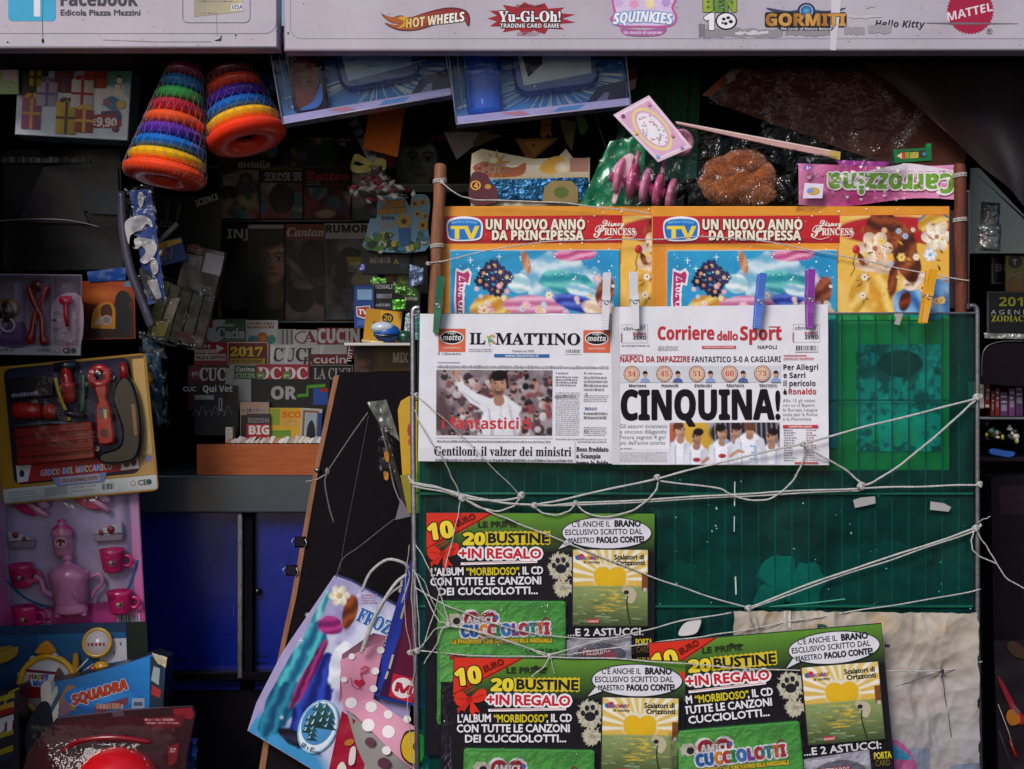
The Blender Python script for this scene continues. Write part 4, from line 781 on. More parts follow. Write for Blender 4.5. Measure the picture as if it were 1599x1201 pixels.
# winter picture box, left
t = T('toy_box', 'cardboard toy box with snowy picture and red price burst, hanging upper left', 'toy box', 112, 150, .24, roll=-3)
b = t.mb('gloss'); b.box(26, 40, 203, 215, -60, 0, '#c9d4de', 1.5, '#6d7d90'); b.w = .2
SN = [('g', 27, 60, '#1f74bc', 27, 130, '#9ccbe8'), ('n', '#c4e0f2', .55, .02, 3, .2, .5), ('l', [(146, 132), (170, 116), (202, 104)], [14, 30, 40], '#4f9a86', 4), ('e', 110, 190, 120, 66, 0, '#e2e8f0', 3, .05), ('e', 60, 160, 50, 40, 0, '#d5deea', 10, .05), ('n', '#b4c6dc', .6, .03, 8, .2, .5), ('l', [(130, 60), (118, 96), (108, 116)], [16, 12, 8], '#6f7c88', 3), ('e', 50, 96, 24, 30, 0, '#14202c', 8), ('e', 44, 130, 20, 30, 0, '#1c2426', 8)]
b.pic([(27, 42), (202, 42), (202, 214), (27, 214)], '#dfe5ee', SN, n=(90, 90))
for x, y, r in ((185, 132, 6.5), (185, 122, 4.6), (185, 142, 8)): b.ell(x, y, r, r, '#eef2f6')
b.stroke([(181, 127), (189, 128), (187, 135)], 1.6, '#a8283c'); b.rect(181.5, 114, 188.5, 117, '#2a2a38')
b.done('box')
b = t.mb('gloss', 1.2)
def present(x0, y0, x1, y1, c, rbn):
    b.quad([(x0, y0), (x1, y0 + 1), (x1, y1), (x0, y1)], c, None, [c, mixc(c, '#000', .3), mixc(c, '#000', .45), mixc(c, '#000', .1)], n=(1, 1)); xm = (x0 + x1) / 2; b.rect(xm - 2.4, y0, xm + 2.4, y1, rbn); b.rect(x0, (y0 + y1) / 2 - 2, x1, (y0 + y1) / 2 + 2, rbn)
    for sg in (-1, 1): b.ell(xm + sg * 6, y0 - 3, 6, 3.6, rbn, rot=sg * 24)
present(44, 86, 74, 122, '#23304f', '#c9a23a'); present(84, 106, 114, 146, '#8f1c2c', '#3a4f86'); present(88, 62, 124, 104, '#4f86b4', '#c06a3c'); present(130, 100, 166, 136, '#c0401e', '#7a2a1c')
present(36, 156, 66, 205, '#a84f7c', '#d69a3c'); present(58, 130, 90, 168, '#b7b1d2', '#6f5a9c'); present(90, 160, 122, 210, '#d8b52c', '#5a3a24'); present(112, 124, 146, 168, '#e2e2ea', '#a82034'); present(120, 170, 148, 206, '#b02430', '#e0b040'); present(46, 110, 64, 138, '#c9962c', '#2c3a24')
for x, y, r, c in ((176, 158, 11, '#3c8ac0'), (190, 160, 7, '#e0c060')): b.ell(x, y, r, r * .95, c)
b.lines(162, 152, 178, 164, 2, '#a82a3c', .8, 3)
b.done('parcel_picture')
b = t.mb('gloss', 2.4); b.poly([(148, 178), (190, 172), (192, 192), (186, 196), (150, 198), (144, 190)], '#a81c34'); b.poly([(160, 172), (188, 168), (188, 174), (160, 178)], '#584c80'); b.text('€', 146, 194, 9, '#efe6ea', 'bold', bold=.3); b.text('9,90', 154, 195, 13.5, '#f3ecee', 'bold', fit=31, bold=.5); b.poly([(182, 178), (192, 184), (190, 172)], '#2f4f9c'); b.ell(183, 198, 5.4, 5.4, '#7c1a2c'); b.ell(181.4, 196.4, 1.6, 1.6, '#c97a84'); b.done('price_burst')
t = T('card', 'green card with a barcode sticker at the left photo edge, beside the snowy box', 'card', 10, 126, .23)
b = t.mb('gloss'); b.box(-40, 103, 29, 147, -2, 0, '#9bbf86', .5); b.barcode(5, 108, 27, 126, 6, '#d3c4d4', .3); b.ell(14, 136, 6, 5, '#c9c6cc'); b.ell(14, 136, 4.6, 3.6, '#8fa58a'); b.top()
t = T('toy_bag', 'small blue toy bag with red and white lettering behind the tilted ring stacker', 'toy bag', 418, 100, .26)
b = t.mb('gloss'); b.crumple([(398, 60), (436, 66), (430, 150), (404, 148)], '#1c4f9e', 2, .05, 0, (8, 10)); b.text('TOYS', 403, 100, 7, '#e4dce6', 'boldi', fit=22, rot=12, bold=.4, out=('#b02434', 1), w=4); b.ell(420, 106, 3, 4, '#d3c43c', 5); b.top()

# ---------------------------------------------------------------- middle: note, sweets, trading card display
t = T('paper_note', 'plain orange paper note hanging below the left clear toy pack', 'note', 600, 172, .30)
b = t.mb('paper'); b.grid(lambda i, j: (578 - 11 * j + (55 - 0 * j) * i - 1 * j * i, 166 + 66 * j + 14 * j * i, 3 * math.sin(j * 2.4) + 1.5 * i), 8, 10, '#dc6a12'); b.top()
t = T('sweet_bundle', 'bundle of red and white wrapped sweets tied with a yellow ribbon', 'sweets', 585, 262, .32)
b = t.mb('gloss'); rd = random.Random(8)
for i in range(46):
    x = 585 + rd.gauss(0, 24); y = 286 + rd.gauss(0, 8) + abs(x - 585) * .22; a = rd.uniform(0, 6.28); L = rd.uniform(5, 11); z = rd.uniform(-8, 12)
    if y > 318 or y < 262: continue
    b.tube([(x - L * math.cos(a), y - L * .6 * math.sin(a), z), (x, y, z + 2), (x + L * math.cos(a), y + L * .6 * math.sin(a), z)], [1.2, 4.2, 1.2], rd.choice(['#b9303a', '#e2d4d2', '#d8c2bc', '#6a2a26', '#e6dedc', '#8f1f2c']), 7)
b.done('sweets')
b = t.mb('film'); b.crumple([(578, 258), (592, 258), (640, 312), (528, 312)], '#fff', 5, .06, 16, (12, 10)); b.done('wrapper')
b = t.mb('fabric')
for p in ([(548, 262, 4), (556, 248, 10), (572, 254, 8), (582, 262, 12)], [(584, 262, 12), (594, 254, 10), (604, 258, 6), (598, 262, 8)], [(580, 264, 12), (560, 266, 8), (550, 262, 6)]):
    pts = sm(p, 5); b.grid(lambda i, j: (pts[int(round(i * (len(pts) - 1)))][0], pts[int(round(i * (len(pts) - 1)))][1] + (j - .5) * 12, pts[int(round(i * (len(pts) - 1)))][2] + j * 3), len(pts) - 1, 1, '#cfc06c')
b.torus((583, 262, 10), (0, 1, 0), 6, 2, '#b3a254', 14, 6); b.done('ribbon')
t = T('hanging_strip', 'grey and black striped plastic strip slanting behind the orange note', 'strip', 565, 220, .34)
b = t.mb('plastic'); P0, P1 = (540, 176), (592, 268)
b.prism([(538, 178), (550, 172), (598, 262), (584, 270)], -2, 0, '#77737c', .4); b.w = .2
for q in range(6): x = 541 + q * 7.6; y = 186 + q * 13.4; b.poly([(x + 1, y), (x + 11, y - 4), (x + 13, y + 1), (x + 4, y + 6)], '#1d1a20')
b.top()
t = T('card_display', 'cream and gold trading card display box with blue foil below', 'card display', 830, 275, .20)
b = t.mb('gloss'); b.prism([(737, 240), (752, 232), (790, 240), (834, 248), (870, 246), (884, 232), (896, 248), (921, 246), (921, 300), (925, 322), (735, 322), (735, 262)], -14, 0, '#cdbf9c', .8, '#8a6a3c'); b.w = .2
b.rect(738, 258, 920, 280, '#e0d8c4', c2='#b7a27c'); b.poly(sm([(738, 262), (760, 252), (800, 262), (820, 254), (814, 274), (760, 276)], 4, True), '#a85a2c'); b.poly(sm([(842, 264), (856, 248), (874, 244), (882, 252), (876, 266), (858, 272)], 4, True), '#d8a23c'); b.poly(starp(776, 256, 24, 9, 9), '#b9832c'); b.lines(745, 256, 795, 272, 3, '#7a2018', .7, 5)
for x, y, r in ((770, 250, 8), (880, 262, 14), (905, 256, 10)): b.glow(x, y, r, r * .7, '#f2ead2', '#cdb98a')
b.rect(890, 247, 919, 268, '#b07a6c'); b.done('display_card')
b = t.mb('foil'); b.crumple([(742, 282), (918, 278), (920, 312), (738, 314)], '#1f5c86', 5, .09, 6, (26, 8), 3); b.done('foil_packets')
b = t.mb('gloss', 12); b.poly([(846, 318), (850, 294), (862, 284), (892, 284), (902, 296), (902, 318)], '#8f7a4c'); b.ell(876, 302, 12, 9, '#5a6a2c'); b.done('front_card')
b = t.mb('gloss', 12); b.poly(sm([(736, 276), (748, 270), (762, 276), (766, 288), (776, 296), (774, 318), (735, 318)], 4, True), '#5a2430'); b.ell(743, 291, 8, 7.4, '#e0b43c'); b.ell(743, 291, 6, 5.6, '#7c1c28'); b.text('4', 740.5, 295, 8, '#ecc04a', 'bold'); b.ell(762, 293, 5, 4, '#b98a3c'); b.done('front_card')
t = T('pennant', 'string of brown, grey and gold paper pennants behind the right toy pack', 'pennants', 790, 200, .33)
b = t.mb('paper')
for pts, c in (([(692, 205), (752, 207), (742, 226), (713, 249)], '#8f8a8e'), ([(752, 203), (784, 212), (742, 230), (738, 222)], '#5d4636'), ([(805, 217), (872, 216), (833, 249), (824, 252)], '#a1683a'), ([(872, 184), (900, 192), (893, 236), (884, 222)], '#7d7a50'), ([(845, 186), (862, 186), (860, 204), (863, 216), (856, 208), (850, 216), (843, 212)], '#c27a1c'), ([(700, 176), (820, 168), (820, 190), (700, 208)], '#3a1c20')):
    b.prism(pts, rd.uniform(-6, -2), rd.uniform(-1.5, 2), c, .3)
b.w = 3; b.poly([(817, 221), (862, 220), (834, 243)], '#c68a4c'); b.ell(833, 228, 2.2, 2.2, '#4a3020'); b.poly(sm([(900, 180), (912, 184), (918, 200), (908, 212), (903, 200)], 4, True), '#5f8a2c')
b.tube([(690, 206, 0), (780, 204, 0), (900, 190, 0)], .8, '#5c5358', 4); b.tube([(929, 178, 4), (940, 215, 4), (949, 240, 4)], .9, '#a29a9e', 4); b.top()
# right of the packs
t = T('poster', 'maroon and cream printed leaflet just right of the right clear toy pack', 'leaflet', 985, 110, .22)
b = t.mb('paper'); b.prism([(970, 70), (1000, 70), (996, 118), (993, 138), (976, 145)], -1, 0, '#6a1c2c', .2); b.w = .2; b.poly([(990, 70), (1000, 70), (996, 108)], '#d8d0cc'); b.poly([(975, 130), (994, 122), (992, 138), (977, 144)], '#b5aa9c'); b.text('TI-', 972, 97, 8, '#d8c8cc', 'bold', rot=8); b.lines(972, 104, 990, 112, 2, '#a8788a', .6, 2); b.top()
t = T('cloth', 'dark green cloth hanging in folds above the pink bag tag', 'cloth', 1030, 90, .28)
b = t.mb('fabric'); b.grid(lambda i, j: (978 + 120 * i - 22 * j * (1 - i) - 12 * j * i, 40 + 240 * j, 9 * math.sin(i * 19 + j * 1.4) + 4 * math.sin(i * 41)), 60, 16, lambda i, j: mixc('#0f4a38', '#135a44', j)); b.top()
t = T('plastic_bag', 'bright green plastic bag slumped behind the pink toys', 'bag', 950, 290, .11)
b = t.mb('plastic'); b.crumple([(952, 222), (1010, 210), (1000, 330), (900, 330)], '#1b7d54', 9, .03, 0, (18, 16), 5); b.top()
t = T('toy_bag', 'clear bag of pink toy discs with pale pink oval tag on top', 'toy bag', 1010, 255, .06)
b = t.mb('plastic')
for i in range(5):
    x = 968 + i * 20; y = 276 + i * 7; b.lathe([(0, -4), (27 - i, -4), (30 - i, -2), (30 - i, 3), (27 - i, 5), (12, 6), (0, 6)], (x, y, 0), (.94, .22, .25), ['#ee8ab0', '#d2588c', '#f098ba', '#d8608f', '#ea86ac'][i], 26)
b.lathe([(9, -30), (9, 60)], (980, 284, 0), (.94, .3, 0), '#a0306c', 14); b.done('discs')
b = t.mb('plastic'); b.prism(sm([(966, 252), (982, 240), (990, 246), (986, 262), (994, 278), (980, 276), (968, 300), (962, 318), (955, 316), (960, 286), (956, 266)], 3, True), -6, 8, '#f4ccd8', 2); b.torus((1064, 222, -4), (.3, .1, 1), 16, 5.5, '#e88cae', 22, 10); b.tube([(998, 236, -4), (990, 262, -2), (984, 282, 0)], 4, '#e88cae', 8); b.tube([(1040, 250, -6), (1030, 280, -4)], 4, '#b84f86', 8); b.done('toy_shapes')
b = t.mb('film'); b.crumple([(1000, 180), (1082, 208), (1064, 326), (930, 324)], '#fff', 8, .045, 26, (22, 18), 2); b.crumple([(940, 240), (1000, 180), (960, 300), (905, 322)], '#fff', 5, .05, 12, (14, 14), 6); b.done('clear_film')
b = t.mb('gloss')
tg = [(955, 186), (1010, 156), (1077, 236), (1024, 259)]
b.prism(tg, 36, 38, '#e2c0d6', .4); b.w = 38.2; c_ = (1015, 209); f_ = lambda q: [(c_[0] + (x - c_[0]) * q, c_[1] + (y - c_[1]) * q) for x, y in tg]
b.poly(f_(.94), '#ecd6e4'); b.poly(f_(.86), '#dfaccb')
b.ell(1015, 208, 40, 22, '#e8d98c', rot=48); b.ell(1015, 208, 35, 18.5, '#e2a9cc', rot=48); b.ell(1015, 208, 31, 15.5, '#efe8ee', rot=48)
rd = random.Random(6)
for i in range(44): a = rd.uniform(0, 6.28); q = rd.uniform(.4, 1); xx, yy = 30 * q * math.cos(a), 14 * q * math.sin(a); ca, sa = math.cos(.84), math.sin(.84); b.ell(1015 + xx * ca - yy * sa, 208 + xx * sa + yy * ca, rd.uniform(.8, 2), rd.uniform(.6, 1.4), rd.choice(['#d8a0c4', '#c9b86c', '#b890c0', '#9cb8d8']), n=8)
for x, y, c in ((970, 188, '#7a3f6c'), (1010, 170, '#d48ab4'), (1060, 236, '#b896cc'), (1023, 250, '#8ab2dc'), (990, 214, '#d8c060'), (1046, 218, '#d48ab4')): b.ell(x, y, 3, 2.6, c, n=10)
b.done('tag')
t = T('plush_toy', 'fluffy orange brown plush toy in a clear bag above the yellow packs', 'plush toy', 1150, 280, .08)
b = t.mb('plush')
LUMPS = ((1150, 288, 0, (56, 36, 28), 1), (1128, 268, 10, (30, 22, 18), 2), (1160, 256, 8, (34, 22, 20), 3), (1186, 282, 8, (24, 30, 18), 4), (1140, 298, 16, (40, 18, 16), 5), (1178, 304, 14, (30, 16, 14), 7))
for x, y, z, r, sd_ in LUMPS:
    b.ball((x, y, z), r, mixc('#c4682a', '#9a4a1c', (sd_ % 4) / 5), 44, 30, .16, .07, sd_)
rd = random.Random(44)
for i in range(5200):
    x, y, z, r, sd_ = rd.choice(LUMPS); a, p_ = rd.uniform(0, 6.283), math.acos(rd.uniform(-1, 1)); d = (math.sin(p_) * math.cos(a), -math.cos(p_), abs(math.sin(p_) * math.sin(a)))
    o = [x + d[0] * r[0] * .98, y + d[1] * r[1] * .98, z + d[2] * r[2] * .98]; L = rd.uniform(1.5, 4); e = [o[0] + d[0] * L + rd.uniform(-3, 3), o[1] + d[1] * L + rd.uniform(-1, 4), o[2] + d[2] * L]; hx, hy = rd.uniform(-.8, .8), rd.uniform(-.8, .8)
    b.face([b.vt(o[0] - hx, o[1] - hy, o[2]), b.vt(o[0] + hx, o[1] + hy, o[2]), b.vt(*e)], mixc('#8f4418', '#e08a44', rd.random()))
b.done('plush_body')
b = t.mb('film'); b.crumple([(1060, 205), (1300, 250), (1262, 326), (1070, 324)], '#fff', 6, .03, 36, (26, 14), 7); b.done('clear_film')
b = t.mb('gloss'); b.prism([(1051, 196), (1304, 243), (1303, 256), (1290, 252), (1200, 234), (1052, 200)], 34, 40, '#c79a94', .8); b.w = 40.3; b.poly([(1052, 197), (1302, 243.5), (1302, 245), (1052, 198.4)], '#e6d3cc'); b.poly([(1288, 241), (1304, 244), (1303, 256), (1288, 252)], '#c2a24c'); b.done('bag_header')
t = T('wrapped_parcel', 'brown paper item in clear film leaning under the awning, above the plush toy', 'parcel', 1215, 160, .22)
b = t.mb('fabric'); b.crumple([(1190, 60), (1540, 60), (1500, 300), (1122, 162)], '#5c3428', 9, .012, 0, (30, 26), 4, False); b.done('brown_paper')
b = t.mb('film'); b.crumple([(1170, 80), (1260, 90), (1200, 190), (1100, 162)], '#fff', 9, .04, 10, (18, 16), 9); b.crumple([(1230, 70), (1460, 70), (1400, 280), (1180, 215)], '#fff', 8, .025, 14, (22, 16), 3); b.crumple([(1425, 170), (1445, 178), (1400, 240), (1385, 236)], '#fff', 5, .07, 40, (8, 10), 5); b.done('clear_film')
b = t.mb('gloss', -6); b.poly([(1105, 150), (1165, 88), (1180, 100), (1122, 160)], '#3a2024'); b.poly([(1128, 120), (1160, 90), (1168, 98), (1140, 128)], '#8a8050'); b.poly([(1128, 118), (1146, 112), (1150, 122), (1136, 130)], '#b5a9a0'); b.poly([(1096, 148), (1132, 116), (1138, 126), (1110, 150)], '#8a4020'); b.done('label_strip')
t = T('folded_parasol', 'near black folded parasol cloth filling the upper right under the sign', 'parasol', 1450, 150, .17)
b = t.mb('fabric'); b.grid(lambda i, j: ((1268 + 240 * j) * (1 - i) + 1680 * i, (40 + 190 * j) * (1 - i) + (40 + 330 * j + 30 * j * j) * i, 10 * math.sin(i * 13 + j * 3) + 5 * math.sin(i * 5 - j * 9)), 44, 22, lambda i, j: mixc('#3a1e20', '#1c1118', min(1, i * 2.2))); b.top()
t = T('toy_bag', 'pink header bag with upside down green lettering on top of the stand', 'toy bag', 1370, 288, .03, roll=0, warp=lambda u, v: 3.5 * math.sin((u - 1250) / 42) + 2 * math.sin((v - 250) / 22 + u / 70))
b = t.mb('gloss'); b.dw = .3
def hd(q): return 255 + 4 * math.sin(q * 3.1) + 2 * q, 320 - 8 * q + 5 * math.sin(q * 6.2)
n_ = 40
g0 = [(1247 + 246 * i / n_, *hd(i / n_)) for i in range(n_ + 1)]
G_ = [[b.vt(u, a_ + (c_ - a_) * j / 10, 0) for u, a_, c_ in g0] for j in range(11)]
for j in range(10):
    for i in range(n_):
        q0, q1 = i / n_, (i + 1) / n_; kk = [mixc('#c73b86', '#e094bc', min(1, abs(q - .35) * 1.8)) for q in (q0, q0, q1, q1)]; b.face((G_[j][i], G_[j + 1][i], G_[j + 1][i + 1], G_[j][i + 1]), kk, True)
b.stroke(sm([(1330, 282), (1370, 272), (1410, 266), (1450, 270), (1492, 278)], 8), [2] + [16] * 15 + [22] * 15 + [26] * 2, '#ecdfe8')
rd = random.Random(12)
for i in range(52): b.poly(heart(rd.uniform(1256, 1486), rd.uniform(262, 312), rd.uniform(1.4, 4)), rd.choice(['#f0d4e4', '#d48ab8', '#e9b4d2', '#f4e6ee']))
b.poly([(1253, 288), (1282, 290), (1280, 312), (1250, 312)], '#dfd2e6'); b.ell(1266, 301, 10, 6, '#c9a64c'); b.ell(1262, 300, 5, 4, '#7f92c8'); b.ell(1259, 264, 7, 5.4, '#8a4c9a'); b.text('3+', 1255, 267, 5, '#eee', 'bold', fit=8)
b.done('header_card')
b = t.mb('gloss', 1.6); b.dw = .3; b.text('Carrozzina', 1489, 272, 29, '#76a83c', 'bold', rot=180, fit=196, bold=1.3, out=[('#c73b7a', 3.2), ('#f2eef0', 2.4)]); b.done('lettering')
b = t.mb('film'); b.crumple([(1245, 246), (1420, 252), (1400, 300), (1240, 330)], '#fff', 5, .05, 9, (18, 8), 11); b.crumple([(1300, 250), (1395, 246), (1380, 262), (1310, 262)], '#c2c', 3, .08, 4, (12, 5), 4); b.done('clear_film')
b = t.mb('plastic'); b.crumple([(1306, 250), (1392, 252), (1380, 266), (1314, 262)], '#a0288c', 3, .09, -8, (18, 6), 1); b.done('purple_toy')
t = T('pencil_box', 'small green box with a printed pencil behind the pink header bag', 'box', 1425, 242, .10, roll=4)
b = t.mb('gloss'); b.box(1396, 232, 1455, 253, -14, 0, '#1a6a3a', .6); b.box(1448, 226, 1455, 232, -14, 0, '#1a8a34'); b.w = .2; b.rect(1404, 236, 1446, 247, '#2a3a24'); b.poly([(1400, 242), (1408, 237), (1408, 247)], '#d8c8a8'); b.rect(1408, 237, 1414, 247, '#c8401c'); b.rect(1414, 237, 1420, 247, '#7aa03c'); b.rect(1421, 238, 1434, 247, '#c9b42c'); b.lines(1422, 239, 1433, 246, 2, '#5a4a1c', .6, 3); b.ell(1443, 242, 3, 3, '#4a7aa8'); b.top()
# ================================================================ left: hanging toy cards
def marks(b, x, y, h=7):
    b.text('CE', x, y + h, h, '#2a2830', 'sans', bold=.25); b.ell(x + 17, y + h / 2, h * .55, h * .55, '#2a5a40'); b.ell(x - 8, y + h / 2, h * .5, h * .5, '#b0705c'); b.ell(x - 8, y + h / 2, h * .34, h * .34, '#cfc8cc')
# dim film-wrapped poster and cards high on the left
t = T('poster', 'dim dark brown cone picture sheet in film below the snowy toy box', 'poster', 95, 330, .34)
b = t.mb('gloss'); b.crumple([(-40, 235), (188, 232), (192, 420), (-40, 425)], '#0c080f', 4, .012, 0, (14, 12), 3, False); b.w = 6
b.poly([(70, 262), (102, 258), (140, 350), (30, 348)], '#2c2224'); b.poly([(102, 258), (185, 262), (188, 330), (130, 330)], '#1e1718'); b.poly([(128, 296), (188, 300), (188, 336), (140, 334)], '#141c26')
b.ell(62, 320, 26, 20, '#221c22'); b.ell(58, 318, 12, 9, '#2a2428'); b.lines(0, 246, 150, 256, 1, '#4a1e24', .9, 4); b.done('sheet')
b = t.mb('plastic'); b.tube(sm([(-40, 352, 20), (40, 345, 22), (110, 346, 22), (160, 356, 18)]), .8, '#8d8a9a', 5); b.done('film_glint')  # pale tube standing in for the highlight line on the film
t = T('picture_card', 'orange red picture card with yellow satchel shape, between hair set and grey strip', 'card', 170, 485, .33, roll=1)
b = t.mb('gloss'); b.box(122, 438, 211, 530, -2, 0, '#8a3a1e', .4); b.w = .2; b.rect(124, 440, 209, 470, '#b8481c', c2='#7c2a1c'); b.rect(124, 470, 209, 528, '#5a2018', c2='#2c1c1c'); b.glow(160, 460, 40, 16, '#d8742c', '#a8421c')
b.prism(sm([(142, 512), (146, 486), (158, 474), (172, 472), (180, 482), (180, 514)], 4), .4, 2, '#c9862a'); b.poly(sm([(158, 492), (160, 478), (172, 476), (176, 490), (170, 496)], 4, True), '#5a2c18', 2.2); b.ell(167, 500, 8, 8, '#b5a7a0', 2.4); b.ell(167, 500, 5.6, 5.6, '#8c7c78', 2.5)
b.poly(sm([(182, 462), (190, 454), (200, 458), (206, 470), (200, 476), (206, 492), (200, 522), (182, 520), (184, 490), (180, 474)], 4, True), '#1c2024'); b.rect(195, 440, 208, 448, '#5a86a0'); b.poly([(150, 500), (160, 494), (158, 506), (148, 508)], '#c0a49c', 2.6); b.done('card')
b = t.mb('plastic'); b.crumple([(138, 424), (200, 418), (198, 438), (140, 440)], '#1c4c9c', 3, .06, 2, (10, 5)); b.done('blue_header')
# hair play set
t = T('toy_card', 'pale carded hair play set with red tongs, upper left edge', 'toy card', 55, 490, .27, roll=-.6)
b = t.mb('gloss'); b.box(-30, 428, 127, 555, -2.5, 0, '#8a7d92', .5, '#b0a8b8'); b.w = .2; b.rect(-28, 430, 126, 541, '#4a3f52', c2='#b79cb4'); b.rect(-28, 541, 126, 554, '#b5b2b8'); b.poly(sm([(84, 470), (126, 462), (126, 540), (86, 540)], 4, True), '#c9a8ba')
rd = random.Random(4)
for i in range(30): x, y = rd.uniform(84, 124), rd.uniform(484, 538); b.ell(x, y, rd.uniform(1, 4), rd.uniform(1, 3), rd.choice(['#c26a90', '#8fa88a', '#dcc4d2', '#6a5a70']), n=8)
b.poly(sm([(0, 540), (10, 510), (38, 504), (44, 540)], 4, True), '#6a4a78'); b.lines(0, 545, 24, 550, 1, '#66626c', .7, 3); b.lines(60, 545, 84, 550, 1, '#66626c', .7, 4); marks(b, 99, 543, 7.5); b.done('card')
b = t.mb('plastic')
b.tube(sm([(47, 448, 10), (56, 470, 12), (68, 495, 12), (70, 520, 12), (74, 538, 10)], 5), [4, 5, 5.5, 6, 5.6, 5, 4.6, 4.4, 4.4, 4.4] + [4.4] * 6 + [5.6, 7, 7.6, 7, 5], '#8c2418', 10); b.tube(sm([(76, 446, 8), (70, 462, 9), (58, 490, 9), (54, 515, 10), (48, 536, 8)], 5), [4, 4.6, 5, 5, 5, 4.6] + [4.2] * 10 + [5.4, 7, 7.4, 7, 5], '#a01c20', 10); b.ball((61, 446, 10), (10, 8, 6), '#5a1c24', 12, 8); b.done('tongs')
b = t.mb('plastic'); b.ball((105, 470, 10), (11, 7, 7), '#d01c46', 14, 8); b.tube([(106, 474, 10), (106, 492, 10), (108, 510, 9)], [4, 4.4, 3], '#c01a3e', 8); b.box(96, 462, 114, 468, 6, 14, '#e0245a', 1); b.done('hairdryer')
b = t.mb('plastic'); b.ball((14, 486, 8), (15, 18, 8), '#3a2018', 16, 10); b.ball((14, 482, 9), (19, 15, 5), '#8a6224', 16, 10); b.torus((14, 508, 8), (0, .3, 1), 11, 2, '#c2b0bc', 18, 8); b.done('hand_mirror')
b = t.mb('blister')
for x0, x1 in ((-24, 42), (45, 80), (84, 124)):
    b.grid(lambda i, j: (x0 + (x1 - x0) * i, 432 + 108 * j, 18 * (1 - (2 * i - 1) ** 8) * (1 - (2 * j - 1) ** 8)), 16, 20, '#fff')
b.done('clear_blister')
# tool set
t = T('toy_card', 'yellow carded toy tool set with red wrench and black drill, overlapping the pink tea set', 'toy card', 118, 665, .22, roll=5.5)
b = t.mb('gloss'); b.prism(rr(-8, 562, 238, 778, 9), -3, 0, '#a87c24', .6, '#2a6a4a'); b.w = .2
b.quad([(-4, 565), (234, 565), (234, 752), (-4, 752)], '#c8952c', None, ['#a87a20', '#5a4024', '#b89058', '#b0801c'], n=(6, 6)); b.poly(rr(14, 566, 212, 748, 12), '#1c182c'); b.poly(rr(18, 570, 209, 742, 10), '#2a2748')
b.rect(-4, 753, 236, 775, '#c9ccc8', c2='#b5b8b6'); b.rect(60, 757, 96, 770, '#9aa09e'); b.lines(4, 758, 50, 772, 3, '#8a8e8c', .5, 7); b.barcode(148, 758, 172, 771, 3, '#c5c8c4'); b.lines(102, 759, 142, 771, 2, '#8a86a8', .5, 8); marks(b, 207, 759, 8); b.poly(starp(226, 726, 9, 3, 5), '#7a6ab0'); b.rect(216, 570, 234, 720, '#caa05c', c2='#b59a68'); b.done('card')
b = t.mb('gloss', 1.5); b.poly([(20, 716), (212, 722), (212, 741), (20, 746)], '#a81f24'); b.poly([(20, 718), (44, 719), (36, 744), (20, 745)], '#d8d2d4'); b.poly([(186, 722), (211, 722), (211, 740), (182, 741)], '#d8d2d4'); b.ell(192, 731, 5, 6, '#5a2430'); b.ell(203, 730, 5, 6, '#7a2c24'); b.ell(28, 731, 4, 6, '#34285a')
b.text('GIOCO DEL MECCANICO', 113, 738, 9.5, '#c9a4c4', 'boldi', fit=112, anchor='c', bold=.5, out=('#4a1c40', 1.0), cfun=lambda q: [col('#d88a7c'), col('#c79ad0'), col('#8aa0d8'), col('#d8b06c')][int(q * 18) % 4]); b.poly([(74, 742), (160, 742), (154, 756), (80, 756)], '#7a8ac0'); b.rect(86, 743, 148, 754, '#b5a8b8'); b.text('COLLEZIONALI TUTTI', 117, 751.5, 5.2, '#6a4a3c', 'bold', fit=56, anchor='c', bold=.2); b.done('title_strip')
b = t.mb('plastic'); b.torus((166, 592, 12), (0, 0, 1), 13, 6.5, '#b8201f', 24, 10); b.prism(sm([(157, 606), (176, 606), (174, 630), (178, 640), (180, 690), (174, 698), (160, 698), (154, 690), (156, 640), (160, 630)], 4, True), 3, 17, '#c0231e', 3); b.ell(166, 680, 7, 7, '#5a1a1a', 17.3); b.rect(160, 640, 174, 658, '#7a2024', 17.2); b.rect(168, 644, 173, 658, '#c9b878', 17.4); b.rect(163, 643, 167, 652, '#3a4a8a', 17.4); wr = b.done('wrench')
b = t.mb('plastic'); b.tube([(28, 632, 11), (40, 633, 11), (62, 636, 11), (72, 637, 11)], [12, 14, 13, 11], '#b51f1c', 12); b.tube([(72, 637, 11), (78, 638, 11), (88, 640, 11), (94, 641, 11)], [8, 12, 12, 9], '#c22820', 12); b.tube([(94, 641, 10), (136, 650, 10)], [6, 5.4], '#2c2a34', 10); b.done('screwdriver')
b = t.mb('plastic'); b.tube([(115, 574, 12), (116, 600, 12), (117, 628, 12)], [8, 9, 10], '#b8201f', 12); b.tube([(116, 598, 12), (116, 606, 12)], [12, 12], '#c92c22', 12); b.tube([(98, 572, 13), (132, 570, 13)], [8, 8], '#20202a', 10); b.done('hammer')
b = t.mb('plastic'); b.prism(sm([(184, 626), (196, 600), (214, 600), (224, 640), (222, 700), (206, 728), (160, 728), (156, 712), (186, 704), (194, 680), (188, 650)], 4, True), 2, 20, '#15131a', 4); b.tube([(204, 600, 12), (204, 574, 12)], [8, 5], '#8f1c1c', 10); b.box(212, 640, 219, 690, 18, 21, '#7a5a3a', 1); b.done('drill')
b = t.mb('plastic'); b.prism(rr(26, 660, 148, 718, 4), 1, 16, '#8a1414', 2)
for yy in (668, 682, 700):
    b.box(28, yy, 146, yy + 5, 15, 17.5, '#a01c1a', 1)
    for xx in range(34, 140, 16): b.box(xx, yy + 6, xx + 9, yy + 9, 15.2, 17, '#5f1010', .5)
b.done('toolbox')
b = t.mb('metal')
